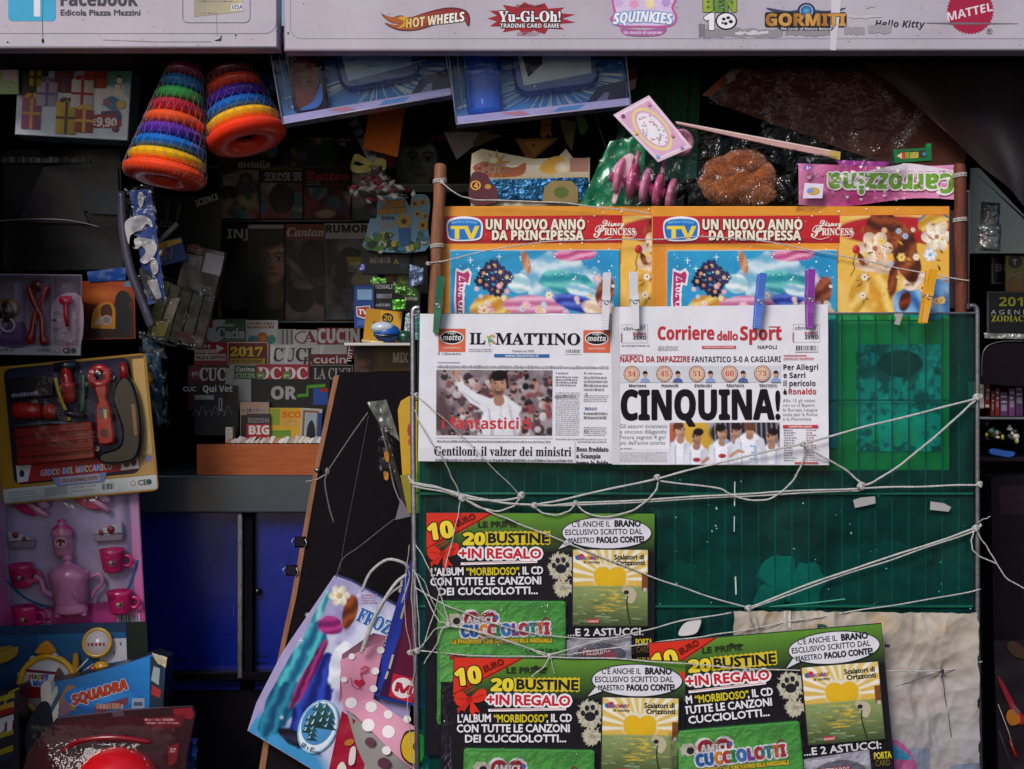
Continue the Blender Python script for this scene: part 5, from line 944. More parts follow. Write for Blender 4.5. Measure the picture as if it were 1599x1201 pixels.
for x, y in ((100, 606), (100, 622), (140, 602), (184, 596), (150, 704), (60, 622)): b.lathe([(5, 0), (5, 5), (3, 6), (3, 3), (0, 3)], (x, y, 2), (0, 0, 1), '#b0a890', 6)
b.done('nuts')
b = t.mb('plastic'); b.tube(sm([(96, 588, 8), (100, 612, 9), (108, 640, 9), (112, 656, 8)]), 3.4, '#c9a02c', 8); b.tube(sm([(140, 588, 8), (138, 612, 9), (134, 634, 9), (130, 648, 8)]), 3.4, '#2f6a4a', 8); b.done('spanners')
b = t.mb('plastic'); b.box(20, 582, 92, 616, 1, 10, '#12121e', 2); b.w = 10.2; b.lines(26, 606, 70, 612, 1, '#8a8aa0', .9, 4); b.tube([(22, 656, 6), (80, 656, 7), (138, 664, 6)], 2.4, '#5a6670', 8); b.done('saw')
b = t.mb('blister'); b.grid(lambda i, j: (14 + 198 * i, 566 + 152 * j, 23 * (1 - (2 * i - 1) ** 10) * (1 - (2 * j - 1) ** 10) + 1.2 * math.sin(i * 23) * math.sin(j * 17)), 26, 22, '#fff'); b.done('clear_blister')
# tea set
t = T('toy_card', 'pink carded tea set with teapot, cups and cake slices, lower left', 'toy card', 110, 880, .25, roll=3)
b = t.mb('gloss'); b.prism(rr(-6, 752, 222, 1000, 8), -3, 0, '#c05a98', .6, '#d8b8cc'); b.w = .2
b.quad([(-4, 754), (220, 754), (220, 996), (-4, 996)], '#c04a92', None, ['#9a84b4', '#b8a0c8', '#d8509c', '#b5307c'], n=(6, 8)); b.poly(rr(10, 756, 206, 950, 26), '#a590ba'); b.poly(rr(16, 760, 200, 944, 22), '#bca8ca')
b.stroke(sm([(8, 900), (40, 932), (90, 950), (150, 950), (196, 926), (216, 880)], 6), 4, '#2a6aa8'); b.poly([(4, 950), (216, 940), (216, 994), (4, 994)], '#c23a8c', cs=['#b03a84', '#d44a98', '#cf3f92', '#a82c74'])
b.poly([(8, 980), (70, 974), (76, 994), (8, 994)], '#8a4a84'); b.barcode(178, 962, 214, 984, 9, '#d2cccc'); b.lines(46, 968, 78, 976, 2, '#d8b4cc', .7, 5)
for i, x in enumerate((128, 140, 152, 164)): b.ell(x, 982, 5, 5, '#d8c4d2'); b.ell(x, 982, 3.4, 3.4, ['#7a3a64', '#c9b4c4', '#2c5a3c', '#a08aa0'][i])
b.rect(98, 980, 120, 987, '#d0bccb')
for x, y in ((206, 950), (70, 956), (205, 962)): b.ell(x, y, 7, 7, '#d878b0')
b.done('card')
PK, DP, LP_ = '#d4246c', '#a8124e', '#d484ae'
def mug(x, y, flip):
    b = t.mb('plastic'); b.lathe([(0, 0), (14, 0), (16, 3), (19, 30), (20.5, 36), (17, 36), (15, 6)], (x, y + 18, 13), (0, -1, .12), PK, 22, .7); b.torus((x + 21, y + 2, 13), (0, 0, 1), 8, 2.8, PK, 18, 8); b.ell(x + 2, y + 2, 7, 7, '#8a4054', 27.5); b.ell(x, y + 1, 2.6, 3, '#c9a890', 27.7); b.ell(x + 4, y + 4, 2.4, 2.4, '#3a2a24', 27.7); b.done('cup')
for x, y in ((38, 893), (180, 877), (40, 958), (188, 942)): mug(x, y, 0)
def pot(x, y, sc, spout):
    b = t.mb('plastic'); f = lambda p: [(r * sc, h * sc) for r, h in p]
    if spout: b.lathe(f([(0, 0), (26, 0), (27, 4), (25, 12), (25, 16), (28, 20), (29, 48), (32, 54), (33, 62), (30, 66), (24, 72), (12, 78), (7, 80), (6, 84), (9, 88), (5, 93), (0, 94)]), (x, y, 14), (0, -1, .1), LP_, 26, .6)
    else: b.lathe(f([(0, 0), (16, 0), (18, 4), (18, 36), (20, 38), (20, 40), (18, 46), (8, 54), (6, 56), (7, 60), (0, 63)]), (x, y, 13), (0, -1, .1), LP_, 24, .65)
    if spout:
        b.tube(sm([(x - 26, y - 28, 14), (x - 40, y - 36, 15), (x - 44, y - 52, 15), (x - 54, y - 60, 14)], 4), [7, 7, 6.5, 6, 5.5, 5.4, 5, 5, 4.6, 4.4, 4.4, 4.6, 5], LP_, 8); b.tube(sm([(x + 28, y - 52, 14), (x + 46, y - 58, 15), (x + 50, y - 44, 15), (x + 38, y - 32, 15), (x + 34, y - 22, 14)], 4), 3.4, LP_, 8)
        for q in range(9): b.ball((x - 28 + q * 7, y - 63, 30 - abs(q - 4) * 2.2), (4, 4.4, 3), '#d88fb6', 8, 6)
        for dx in (-20, 20): b.box(x + dx - 4, y - 2, x + dx + 4, y + 5, 10, 22, LP_, 1)
    b.mat = 'gloss'; r = 13 if spout else 9; yy = y - 36 * sc if spout else y - 22; zz = 32.5 if spout else 26.4; b.ell(x, yy, r, r * .86, '#d8c0cc', zz); b.ell(x, yy, r - 1.6, r * .86 - 1.6, '#96203c', zz + .2)
    for dx, dy, c in ((-4, 2, '#d8c8b8'), (4, 3, '#c9b8ac'), (0, -3, '#4a2c20'), (5, -2, '#2c3a1c')): b.ell(x + dx, yy + dy, r * .24, r * .24, c, zz + .4)
    b.done('teapot' if spout else 'sugar_pot')
pot(112, 955, .98, True); pot(104, 866, .86, False)
b = t.mb('plastic'); b.lathe([(17.4, 0), (17.8, 3), (15.5, 8), (7, 16), (5, 18), (6, 22), (0, 24)], (104, 832, 14), (0, -1, .1), '#d83a7c', 24, .65); b.done('pot_lid')
for pts, ch in (([(18, 822), (60, 838), (20, 840)], ((32, 830, 5), (45, 836, 3.4))), ([(150, 834), (196, 818), (198, 836)], ((180, 829, 6), (164, 832, 4)))):
    b = t.mb('plastic'); b.prism([(pts[0][0], pts[0][1]), (pts[1][0], pts[1][1]), (pts[2][0], pts[2][1])], 6, 15, '#cfc9d4', 1.5); b.prism([(pts[0][0], max(p[1] for p in pts)), (max(pts[1][0], pts[2][0]), max(p[1] for p in pts)), (max(pts[1][0], pts[2][0]) - 2, max(p[1] for p in pts) + 11), (pts[0][0] + 2, max(p[1] for p in pts) + 11)], 4, 12, '#9a8898', 1)
    for x, y, r in ch: b.ball((x, y, 16), (r, r, 3.5), '#a01c22', 10, 8)
    b.done('cake_slice')
for x, y in ((26, 776), (122, 772)):
    b = t.mb('plastic'); b.prism(sm([(x + 2, y), (x + 26, y + 6), (x + 42, y + 20), (x + 36, y + 26), (x + 16, y + 20), (x + 2, y + 8)], 4, True), 5, 11, PK, 2); b.tube([(x + 18, y - 2, 12), (x + 40, y + 16, 13), (x + 56, y + 28, 12)], [4.4, 5.4, 4.6], '#dc8cb0', 8); b.tube([(x + 36, y - 6, 11), (x + 50, y + 6, 12), (x + 58, y + 14, 12)], [7, 8, 5], '#d4a0be', 8)
    for q in range(4): b.tube([(x + 54 + q * 4, y + 8 - q * 4, 12), (x + 66 + q * 4, y - 4 - q * 4, 12)], 1.1, '#e0c4d6', 5)
    b.done('cutlery')
b = t.mb('blister'); b.grid(lambda i, j: (12 + 196 * i, 757 + 196 * j, 34 * (1 - (2 * i - 1) ** 10) * (1 - (2 * j - 1) ** 10) + 2 * math.sin(i * 19) * math.sin(j * 19)), 26, 26, '#fff'); b.done('clear_blister')
# drum set behind
t = T('toy_card', 'blue carded toy drum set with yellow rimmed tambourine below the pink tea set', 'toy card', 95, 1050, .21, roll=2)
b = t.mb('gloss'); b.box(-40, 975, 200, 1110, -3, 0, '#1c3a5c', .5); b.w = .2; b.rect(-38, 990, 60, 1108, '#1a4a78', c2='#12233c'); b.rect(60, 990, 198, 1108, '#1f5f8f', c2='#143a6a'); b.poly([(152, 1000), (199, 1000), (199, 1034), (158, 1040)], '#c9c4cc'); b.rect(200, 975, 232, 1110, '#14221f'); b.poly([(-20, 1010), (20, 1005), (30, 1020), (0, 1030)], '#a8842c')
for x, y in ((188, 1008), (177, 1022)): b.poly([(x, y), (x + 3, y - 3), (x + 3, y + 5)], '#3a2c3a')
b.done('card')
b = t.mb('plastic'); b.torus((77, 1066, 12), (0, -.1, 1), 43, 5, '#d9a31c', 40, 10); b.lathe([(0, 2), (41, 2), (41, -10)], (77, 1066, 10), (0, -.1, 1), '#d8cfd2', 32)
for a in (30, 75, 120, 160): b.ball((77 + 45 * math.cos(math.radians(a)), 1066 - 45 * math.sin(math.radians(a)), 8), (6, 6, 4), '#b5b3b8', 10, 8)
b.mat = 'gloss'; b.w = 14; b.poly(sm([(48, 1058), (84, 1050), (118, 1072), (110, 1100), (40, 1100)], 4), '#a01f2c'); b.poly([(46, 1046), (92, 1050), (82, 1070), (54, 1068)], '#e6e2e4'); b.poly([(42, 1040), (96, 1047), (92, 1051), (46, 1045)], '#7c2030')
b.text('Happy', 50, 1056, 8, '#2a8a4a', 'bold', fit=30, bold=.5, cfun=lambda q: [col('#c83028'), col('#2a8a4a'), col('#d8902c'), col('#8a3a9a'), col('#2a62b8')][min(4, int(q * 5))]); b.text('Music', 56, 1067, 8, '#2a5ac0', 'bold', fit=26, bold=.4); b.poly(sm([(96, 1040), (104, 1050), (112, 1066), (96, 1070), (88, 1058)], 4, True), '#6a4a44'); b.done('tambourine')
b = t.mb('plastic'); b.torus((156, 1004, 10), (0, -.3, 1), 21, 3, '#c79a22', 30, 8); b.lathe([(0, 2), (20, 2), (20, -8)], (156, 1004, 9), (0, -.3, 1), '#cfc4c8', 24); b.mat = 'gloss'; b.w = 12.5
for q in range(5): b.poly([(141 + q * 6, 1004), (145 + q * 6, 1004), (144 + q * 6, 1014), (142 + q * 6, 1014)], '#8c2028' if q % 2 else '#c04030')
b.done('small_drum')
b = t.mb('plastic'); b.lathe([(0, 6), (12, 6), (13, 0)], (160, 1046, 6), (0, 0, 1), '#e0a81c', 24); b.lathe([(0, 7), (6, 7), (8, 0)], (148, 1046, 6), (0, 0, 1), '#c02c1c', 20); b.tube([(118, 1052, 10), (142, 1028, 12)], 1.6, '#c9c2c8', 6); b.tube([(122, 1056, 10), (150, 1036, 12)], 1.6, '#8aa6c8', 6); b.done('sticks')
b = t.mb('plastic'); b.prism(sm([(60, 1012), (76, 998), (90, 1012), (88, 1018), (62, 1018)], 4, True), 4, 12, '#d98c1c', 2); b.done('maraca')
b = t.mb('plastic'); b.prism(sm([(-6, 1020), (30, 1006), (28, 1022), (4, 1032)], 4, True), 4, 12, '#a8842c', 2); b.done('maraca')
b = t.mb('plastic'); b.prism(sm([(118, 1022), (126, 1024), (124, 1058), (116, 1054)], 4, True), 4, 12, '#b9861c', 2); b.done('maraca')
# blue action box
t = T('toy_box', 'blue toy box with orange red slanting title, behind the red helmet pack', 'toy box', 150, 1110, .12)
b = t.mb('gloss'); b.prism([(80, 1066), (160, 1050), (236, 1022), (258, 1030), (255, 1100), (250, 1230), (60, 1230)], -60, 0, '#1c62a8', 1, '#0e1a2c'); b.w = .2
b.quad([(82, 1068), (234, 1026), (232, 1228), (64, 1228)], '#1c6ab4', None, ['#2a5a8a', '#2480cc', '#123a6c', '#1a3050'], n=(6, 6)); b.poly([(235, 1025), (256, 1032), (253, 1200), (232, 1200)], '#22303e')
for q in range(4): b.poly(sm([(60 + q * 2, 1230), (68, 1120 + q * 10), (80 + q * 4, 1070 + q * 8), (86 + q * 4, 1072 + q * 8), (76 + q * 2, 1150), (72 + q * 2, 1230)], 4, True), ['#7a8a96', '#a8b0a0', '#3a4a6a', '#c2c0b4'][q])
b.poly(sm([(64, 1072), (78, 1064), (80, 1096), (68, 1110)], 3, True), '#c0b4b0'); b.poly(sm([(40, 1140), (60, 1100), (78, 1100), (84, 1150), (70, 1180), (44, 1180)], 4, True), '#18202e'); b.poly([(240, 1040), (250, 1044), (248, 1070), (236, 1062)], '#8fa0a4'); b.poly([(238, 1070), (252, 1078), (250, 1090), (236, 1084)], '#a02c34'); b.poly(sm([(98, 1082), (106, 1070), (120, 1074), (114, 1090), (118, 1108), (96, 1106), (92, 1096)], 4, True), '#8a6a4c'); b.poly(sm([(92, 1104), (104, 1094), (110, 1112), (94, 1118)], 3, True), '#7c5a6a')
b.glow(160, 1088, 60, 20, '#3a8ad0', '#1f66b0'); b.text('SQUADRA', 115, 1101, 15, '#b5402a', 'boldi', fit=88, rot=17, bold=.6, out=[('#d8ccd0', 1.7), ('#3a1c28', .8)]); b.poly([(146, 1104), (200, 1088), (200, 1100), (150, 1114)], '#6a3a4a'); b.lines(150, 1098, 198, 1108, 1, '#a8643c', .9, 6); b.rect(206, 1090, 226, 1108, '#8a94a8'); b.rect(209, 1096, 223, 1102, '#4a5068'); b.done('box')
b = t.mb('paper'); b.crumple([(238, 1018), (262, 1026), (260, 1042), (246, 1034)], '#b5a88c', 3, .1, 4, (6, 5)); b.done('torn_corner')
# fire engine box at the very left
t = T('toy_box', 'toy box with red, white and yellow striped vehicle picture at the lower left edge', 'toy box', 10, 1130, .10, roll=4)
b = t.mb('gloss'); b.prism([(-60, 1095), (20, 1078), (34, 1074), (30, 1110), (24, 1230), (-60, 1230)], -50, 0, '#2a2430', .6); b.w = .2
for i, (y, c) in enumerate(((1090, '#a89a2c'), (1098, '#2c2a34'), (1104, '#c28a2c'), (1112, '#8f1c24'), (1124, '#cfc6c8'), (1134, '#8f1c24'), (1146, '#a89a2c'), (1158, '#2a2a34'), (1172, '#a08c24'), (1184, '#22304c'))): b.poly([(-58, y + 12), (26 - i, y - 8), (26 - i, y + 1), (-58, y + 20)], c)
for x in (0, 12): b.poly([(x, 1126), (x + 9, 1122), (x + 6, 1140), (x - 2, 1144)], '#dad2d4')
b.stroke([(8, 1102), (18, 1082), (34, 1076)], 2, '#b8a82c'); b.done('box')
# helmet pack in front
t = T('toy_pack', 'dark maroon toy pack with a shiny red play helmet, at the bottom left', 'toy pack', 180, 1170, .0)
b = t.mb('gloss'); b.prism([(20, 1260), (44, 1170), (88, 1122), (200, 1108), (300, 1103), (305, 1116), (292, 1180), (286, 1260)], -6, 0, '#2c1018', .8, '#6a4a50'); b.w = .2
b.poly([(270, 1107), (299, 1105), (303, 1116), (298, 1124), (272, 1116)], '#7c1620'); b.poly([(174, 1112), (192, 1110), (198, 1130), (184, 1134)], '#4a3a44'); b.poly([(60, 1158), (96, 1128), (190, 1118), (270, 1122), (278, 1160), (270, 1230), (50, 1230)], '#3a0d18'); b.poly([(220, 1122), (290, 1116), (284, 1134), (240, 1140)], '#5a101c'); b.lines(226, 1122, 280, 1132, 2, '#8a2028', .7, 5); b.poly([(262, 1166), (280, 1160), (276, 1190), (264, 1196)], '#7a1c24'); b.lines(266, 1168, 276, 1176, 2, '#b08088', .7, 6); b.done('card')
b = t.mb('plastic'); b.ball((186, 1238, 10), (72, 74, 60), '#c4101c', 40, 26); b.torus((186, 1226, 4), (0, .96, .3), 86, 7, '#8a0f18', 40, 8, rh=3); b.mat = 'gloss'; b.done('helmet')
b = t.mb('plastic'); b.tube(sm([(100, 1172, 10), (130, 1152, 22), (186, 1145, 28), (240, 1154, 20)], 5), 4, '#7a101a', 8); b.done('visor_edge')
b = t.mb('blister'); b.grid(lambda i, j: (50 + 226 * i, 1130 + 130 * j, 12 + 66 * (1 - (2 * i - 1) ** 4) * j ** 1.6), 20, 16, '#fff'); b.done('clear_blister')
t = T('toy_bag', 'crumpled blue and white foil bag hanging right of the red helmet pack', 'toy bag', 294, 1180, .06)
b = t.mb('foil'); b.crumple([(284, 1152), (308, 1152), (306, 1240), (276, 1240)], '#2450a0', 5, .07, 0, (8, 16), 3); b.top()
# grey strip and blue white bag between
t = T('cable_duct', 'grey curved plastic strip running down beside the blue and white bag', 'strip', 210, 400, .31)
b = t.mb('plastic'); b.tube(sm([(190, 300, 0), (193, 360, 2), (204, 420, 2), (222, 470, 0), (236, 510, -4)], 6), 7.5, '#4e4a5a', 10); b.top()
# ================================================================ shelves inside the kiosk
IB = .72
t = T('shelf_rack', 'dark magazine rack with pale shelf edges against the back wall inside', 'rack', 470, 600, 1.0)
b = t.mb('plastic')
for x0, y, x1 in ((330, 263, 640), (340, 346, 585), (300, 502, 575), (300, 600, 580)): b.box(x0, y, x1, y + 3.5, -4, 30, '#6d747c', .8)
for x in (340, 584): b.box(x, 150, x + 5, 700, -8, -3, '#2c2832')
b.done('shelf_edges')
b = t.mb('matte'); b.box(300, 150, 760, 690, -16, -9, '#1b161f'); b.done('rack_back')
def mag(label, x0, y0, x1, y1, bg, Y, fn=None, roll=0, bg2=None, cat='magazine', name='magazine', group='magazines on the inside rack', th=3):
    t = T(name, label, cat, (x0 + x1) / 2, (y0 + y1) / 2, Y, group=group, roll=roll); b = t.mb('gloss'); b.box(x0, y0, x1, y1, -th, 0, bg, .3, '#a8a2a6'); b.w = .2
    if bg2: b.rect(x0 + .5, y0 + .5, x1 - .5, y1 - .5, bg, c2=bg2)
    if fn: fn(b)
    return b.top()
def face(b, cx, cy, r, skin, hair, shade):      # a printed portrait, nobody in particular
    dk = mixc(skin, shade, .75); lp = mixc(skin, '#7a3038', .6)
    L = [('e', cx - r * .1, cy - r * .3, r * 1.25, r * 1.4, 0, hair, r * .3), ('l', [(cx - r, cy), (cx - r * 1.0, cy + r * 1.6)], [r * .8, r * .6], hair, r * .3), ('l', [(cx, cy + r * .6), (cx + r * .1, cy + r * 1.7)], [r * .7, r * 1.0], dk, r * .2), ('e', cx, cy, r * .74, r * 1.02, 0, skin, r * .14, .3), ('e', cx - r * .5, cy + r * .1, r * .45, r * .95, 0, dk, r * .5), ('e', cx - r * .1, cy - r * .95, r * .8, r * .4, -8, hair, r * .25)]
    for d in (-1, 1): L += [('e', cx + d * r * .33, cy - r * .1, r * .24, r * .14, 0, dk, r * .12), ('e', cx + d * r * .33, cy - r * .1, r * .17, r * .075, 0, '#d8d0cc', r * .06), ('e', cx + d * r * .33, cy - r * .1, r * .075, r * .085, 0, '#120c10', r * .04), ('l', [(cx + d * r * .14, cy - r * .19), (cx + d * r * .52, cy - r * .17)], r * .06, '#150f12', r * .06), ('l', [(cx + d * r * .12, cy - r * .32), (cx + d * r * .36, cy - r * .4), (cx + d * r * .58, cy - r * .31)], r * .09, hair, r * .1)]
    L += [('l', [(cx - r * .06, cy - r * .1), (cx - r * .08, cy + r * .26)], r * .12, dk, r * .2), ('e', cx, cy + r * .3, r * .17, r * .09, 0, dk, r * .12), ('e', cx, cy + r * .58, r * .26, r * .1, 0, lp, r * .08), ('l', [(cx - r * .24, cy + r * .57), (cx + r * .24, cy + r * .57)], r * .04, '#3a1a1c', r * .05)]
    return L
def cover(b, x0, y0, x1, y1, sd_, pal, bg):
    rd = random.Random(sd_); L = [('n', rd.choice(pal), .45, .03, sd_, .2, .8), ('n', rd.choice(pal), .55, .05, sd_ + 3, .15, .7)]
    for i in range(9): L.append(('e', rd.uniform(x0, x1), rd.uniform(y0, y1), rd.uniform(4, 15), rd.uniform(4, 18), rd.uniform(0, 180), rd.choice(pal), rd.uniform(2, 9), .3))
    b.pic([(x0, y0), (x1, y0), (x1, y1), (x0, y1)], bg, L, n=(max(8, int((x1 - x0) / 2)), max(8, int((y1 - y0) / 2))), seed=sd_)
DK = ['#a8685c', '#4a84a4', '#d0bca8', '#6a5490', '#e0bc94', '#3a6654', '#b8b8c4', '#c04a4c']
def m1(b): b.pic([(345, 380), (391, 380), (391, 479), (345, 479)], '#15111a', [('n', '#3a2a30', .5, .04, 5, .2, .7)], n=(24, 40)); b.text('INJ', 355, 372, 14, '#f0ecf4', 'bold', fit=32, bold=.3); b.poly(sm([(355, 400), (380, 390), (386, 470), (360, 480)], 3, True), '#241c26')
mag('black magazine headed INJ in white letters, left end of the middle row', 344, 350, 392, 480, '#15111a', .98, m1)
def m2(b): b.pic([(388, 351), (443.5, 351), (443.5, 504), (388, 504)], '#141014', face(b, 424, 408, 34, '#dca080', '#161014', '#4a302a') + [('e', 392, 440, 26, 90, 0, '#0e0a0e', 20)], n=(44, 100)); b.rect(388, 351, 443, 357, '#d8d4d8')
mag('dark magazine with a woman\'s shadowed face on its cover', 387, 350, 444, 505, '#1c1518', .965, m2)
def m3(b): cover(b, 446, 374, 506, 504, 3, ['#7a5a6c', '#3c3040', '#a88c8c'], '#2c2430'); b.rect(446, 350, 506, 374, '#a84438'); b.text('Cantan', 448, 369, 13, '#f4e6dc', 'serifi', fit=58, bold=.3); b.text('CAPOSSELA', 458, 446, 7, '#5a545e', 'bold', fit=48); b.glow(490, 405, 24, 30, '#3a3038', '#1f1a22'); b.glow(470, 470, 20, 18, '#30262c', '#1f1a22')
mag('dark magazine with white script title on a red strip', 445, 350, 507, 505, '#1f1a22', .97, m3)
def m4(b): cover(b, 507, 373, 581, 499, 5, ['#5c5c78', '#302a3c', '#9494a4'], '#2a2434'); b.rect(507, 349, 582, 373, '#dcdae2'); b.text('RUMORE', 509, 363, 11.5, '#1c1a2c', 'bold', fit=74, bold=.6); b.glow(545, 420, 22, 34, '#34303c', '#1d1924'); b.stroke(sm([(530, 400), (548, 392), (560, 410), (550, 440)]), 2, '#4a4450'); b.text('2015', 520, 464, 9, '#4a4650', 'bold', fit=30); b.stroke([(507, 349), (512, 490)], 1.2, '#8a8890')
mag('dark music magazine with bold blue title strip, right end of the middle row', 506, 348, 582, 500, '#1d1924', .955, m4)
# upper row
def u1(b): cover(b, 436, 191, 521, 260, 7, DK, '#16181a'); b.text('FM: 197', 490 - 4, 218, 7, '#e0d840', 'bold', fit=36, bold=.2); b.text('70s', 452, 204, 12, '#b5854a', 'bold'); b.poly(sm([(482, 236), (505, 228), (526, 240), (520, 258), (486, 258)], 4, True), '#1f4a44'); b.ell(468, 228, 10, 10, '#3a4030'); b.ell(468, 228, 7, 7, '#14161a')
mag('dark music magazine with yellow numbers in the top row behind the left toy pack', 435, 190, 522, 261, '#16181a', .96, u1)
def u2(b):
    for i, s_ in enumerate(('TUTTI', 'I DISCHI', 'DEL')): b.text(s_, 536, 213 + i * 7.4, 5.4, '#ece8ea', 'bold', anchor='c', fit=(24, 24, 10)[i])
    b.text('SI', 524, 202, 12, '#b06a2c', 'bold')
mag('black magazine with three white title lines in the top row', 521, 188, 580, 262, '#121016', .965, u2)
def u3(b): cover(b, 405, 286, 472, 341, 9, DK, '#14111a'); b.text('IRON M', 413, 282, 13, '#d8d0d8', 'frak', fit=58, bold=.4); b.rect(408, 262, 472, 266, '#7a6a2c'); b.glow(440, 310, 20, 24, '#2a2630', '#14111a')
mag('black magazine with spiky grey title in the second row', 404, 261, 473, 342, '#14111a', .94, u3)
def u4(b): cover(b, 475, 293, 547, 341, 11, DK, '#1a1014'); b.text('Tattoo', 478, 282, 15, '#e03840', 'frak', fit=66, bold=.5); b.text('planet', 506, 291, 8, '#8a2830', 'frak', fit=36, bold=.2); b.lines(479, 283, 502, 291, 2, '#8a868c', .6, 3)
mag('black magazine with red blackletter title in the second row', 474, 262, 548, 342, '#1a1014', .945, u4)
def u5(b): b.pic([(619, 201), (734, 201), (734, 291), (619, 291)], '#20262a', face(b, 656, 252, 36, '#d4e4d8', '#1f2624', '#4a5a54'), n=(70, 56)); b.text('JN', 672, 218, 12, '#c8288c', 'bold', fit=24, bold=.6)
mag('magazine with grey green staring face cover behind the left wooden pole', 618, 200, 735, 292, '#20262a', .92, u5)
def u6(b): cover(b, 619, 151, 734, 205, 15, ['#8a3a24', '#5a1c18', '#b5643c', '#2a1418'], '#4a1a18'); b.glow(650, 178, 26, 26, '#8a4a24', '#4a1c18'); b.ell(690, 190, 14, 8, '#a05034'); b.lines(640, 200, 700, 206, 1, '#7a5a50', .8, 4)
mag('dark red magazine partly hidden behind the orange note', 618, 150, 735, 206, '#4a1a18', .90, u6)
def u7(b): cover(b, 346, 266, 404, 341, 13, DK, '#14121a'); b.text('metallo', 372, 262, 12, '#d0ccd4', 'frak', fit=50, bold=.3); b.rect(348, 273, 370, 290, '#a8a4a8'); b.text('INCA', 350, 280, 5, '#8a2030', 'bold'); b.glow(384, 282, 10, 12, '#7d7a80', '#1a1820')
mag('dark magazine under the tilted ring stacker with a pale corner photo', 345, 245, 405, 342, '#14121a', .93, u7)
t = T('shelf_edge', 'pale green glass shelf edge left of the wooden pole', 'shelf', 690, 291, .88)
b = t.mb('plastic'); b.box(600, 286, 742, 300, -60, 0, '#8fa79e', 1.5, '#5a6a66'); b.w = .2; b.rect(604, 288, 738, 290, '#cfdcd6'); b.top()
for lab, x0, y0, x1, y1, sd_, ti, tc in (('magazine with warm brown blurred cover and pale top strip, right of the blackletter one', 549, 264, 602, 344, 41, None, '#9a8f84'), ('magazine with teal blurred cover high behind the left toy pack', 350, 188, 434, 246, 43, None, '#4a8a8a'), ('magazine with red strip and blurred crowd cover beside the sweets bundle', 582, 196, 620, 262, 47, None, '#a02c34'), ('magazine with violet blurred cover between the ring stackers and the rack', 298, 330, 345, 420, 53, None, '#6a5a9a'), ('magazine with yellow strip and green cover behind the blue carton', 540, 400, 590, 500, 59, None, '#c0a83c')):
    mag(lab, x0, y0, x1, y1, '#1c1a20', .93, (lambda x0, y0, x1, y1, sd_, tc: lambda b: (cover(b, x0 + 1, y0 + 1, x1 - 1, y1 - 1, sd_, DK + ['#c0a890', '#8f9aa8'], '#2a2428'), b.rect(x0 + 1, y0 + 1, x1 - 1, y0 + 9, tc), b.lines(x0 + 4, y0 + 14, x1 - 6, y0 + 26, 3, '#a8a0a0', .6, sd_)))(x0, y0, x1, y1, sd_, tc))
# dim stack and wrapped toys left
def s1(b): b.text('SCIENCE', 306, 322, 10, '#ece8ee', 'bold', fit=36, rot=22); b.poly([(258, 320), (264, 318), (262, 352), (256, 350)], '#5a5e62'); b.poly([(276, 318), (282, 316), (278, 346), (274, 346)], '#6a6c34'); b.lines(250, 348, 268, 358, 2, '#6a6a2c', .6, 3)
mag('dark magazine with tilted white letters below the larger ring stacker', 240, 305, 345, 402, '#15141a', .8, s1, roll=-3)
t = T('toy_bag', 'narrow blue bag with big white cut out letter shapes, right of the grey strip', 'toy bag', 232, 380, .29, roll=3)
b = t.mb('gloss'); b.crumple([(206, 296), (240, 296), (254, 470), (226, 476)], '#173f8a', 3, .03, 0, (8, 22), 2, False); b.w = 4.5
for p in (sm([(198, 346), (222, 336), (238, 344), (240, 356), (232, 350), (222, 358), (206, 366), (202, 380)], 4, True), sm([(212, 372), (236, 374), (246, 386), (238, 404), (226, 412), (218, 406), (228, 394), (222, 384), (214, 388)], 4, True), sm([(222, 300), (230, 306), (226, 322), (220, 318)], 3, True), sm([(234, 412), (244, 408), (246, 424), (238, 430)], 3, True)): b.poly(p, '#bcb8bc')
b.poly(sm([(216, 420), (236, 430), (250, 470), (228, 462)], 4, True), '#101014')
for q in range(4): b.poly([(228 + q * 4, 440), (231 + q * 4, 436), (243 + q * 2, 464), (240 + q * 2, 468)], '#a9a6ac')
b.done('bag')
b = t.mb('film'); b.crumple([(198, 290), (246, 290), (260, 478), (222, 486)], '#fff', 5, .05, 8, (10, 26), 4); b.done('clear_film')
t = T('carton', 'small blue and yellow carton with a white tube on top, beside the blue white bag', 'carton', 264, 385, .5, roll=14)
b = t.mb('gloss'); b.box(246, 374, 286, 412, -10, 0, '#1c3f7a', .5); b.w = .2; b.poly([(247, 376), (262, 376), (252, 396), (247, 396)], '#c98c1c'); b.poly([(262, 376), (285, 377), (285, 383), (260, 386)], '#d0a22c'); b.stroke([(252, 404), (258, 390), (262, 404), (268, 388)], 1.6, '#b8862c'); b.tube([(250, 374, 2), (286, 354, 4)], 4, '#a8a4a2', 8); b.top()
t = T('label_stack', 'pale barcode stickers on dark film wrapped cases, tilted', 'cases', 310, 420, .55, roll=-13)
b = t.mb('plastic'); b.box(282, 385, 345, 460, -20, 0, '#16141a', 1); b.mat = 'paper'; b.barcode(316, 392, 345, 423, 5, '#a8a6aa', .3); b.rect(284, 400, 312, 424, '#8f8a8e'); b.rect(292, 404, 304, 416, '#c0bcc0'); b.lines(286, 388, 312, 398, 3, '#a06a2c', .7, 3); b.rect(290, 384, 304, 390, '#8a4a3c'); b.top()
t = T('wrapped_stack', 'stack of yellowish film wrapped packets below the tilted barcode cases', 'packets', 280, 490, .45, roll=-14)
b = t.mb('gloss')
for i in range(5): b.box(238 + i * 18, 446 + i * 2, 255 + i * 18, 536, -14, -i, ['#56562a', '#5c5440', '#3a3a22', '#44463c', '#3e2a2c'][i], 1)
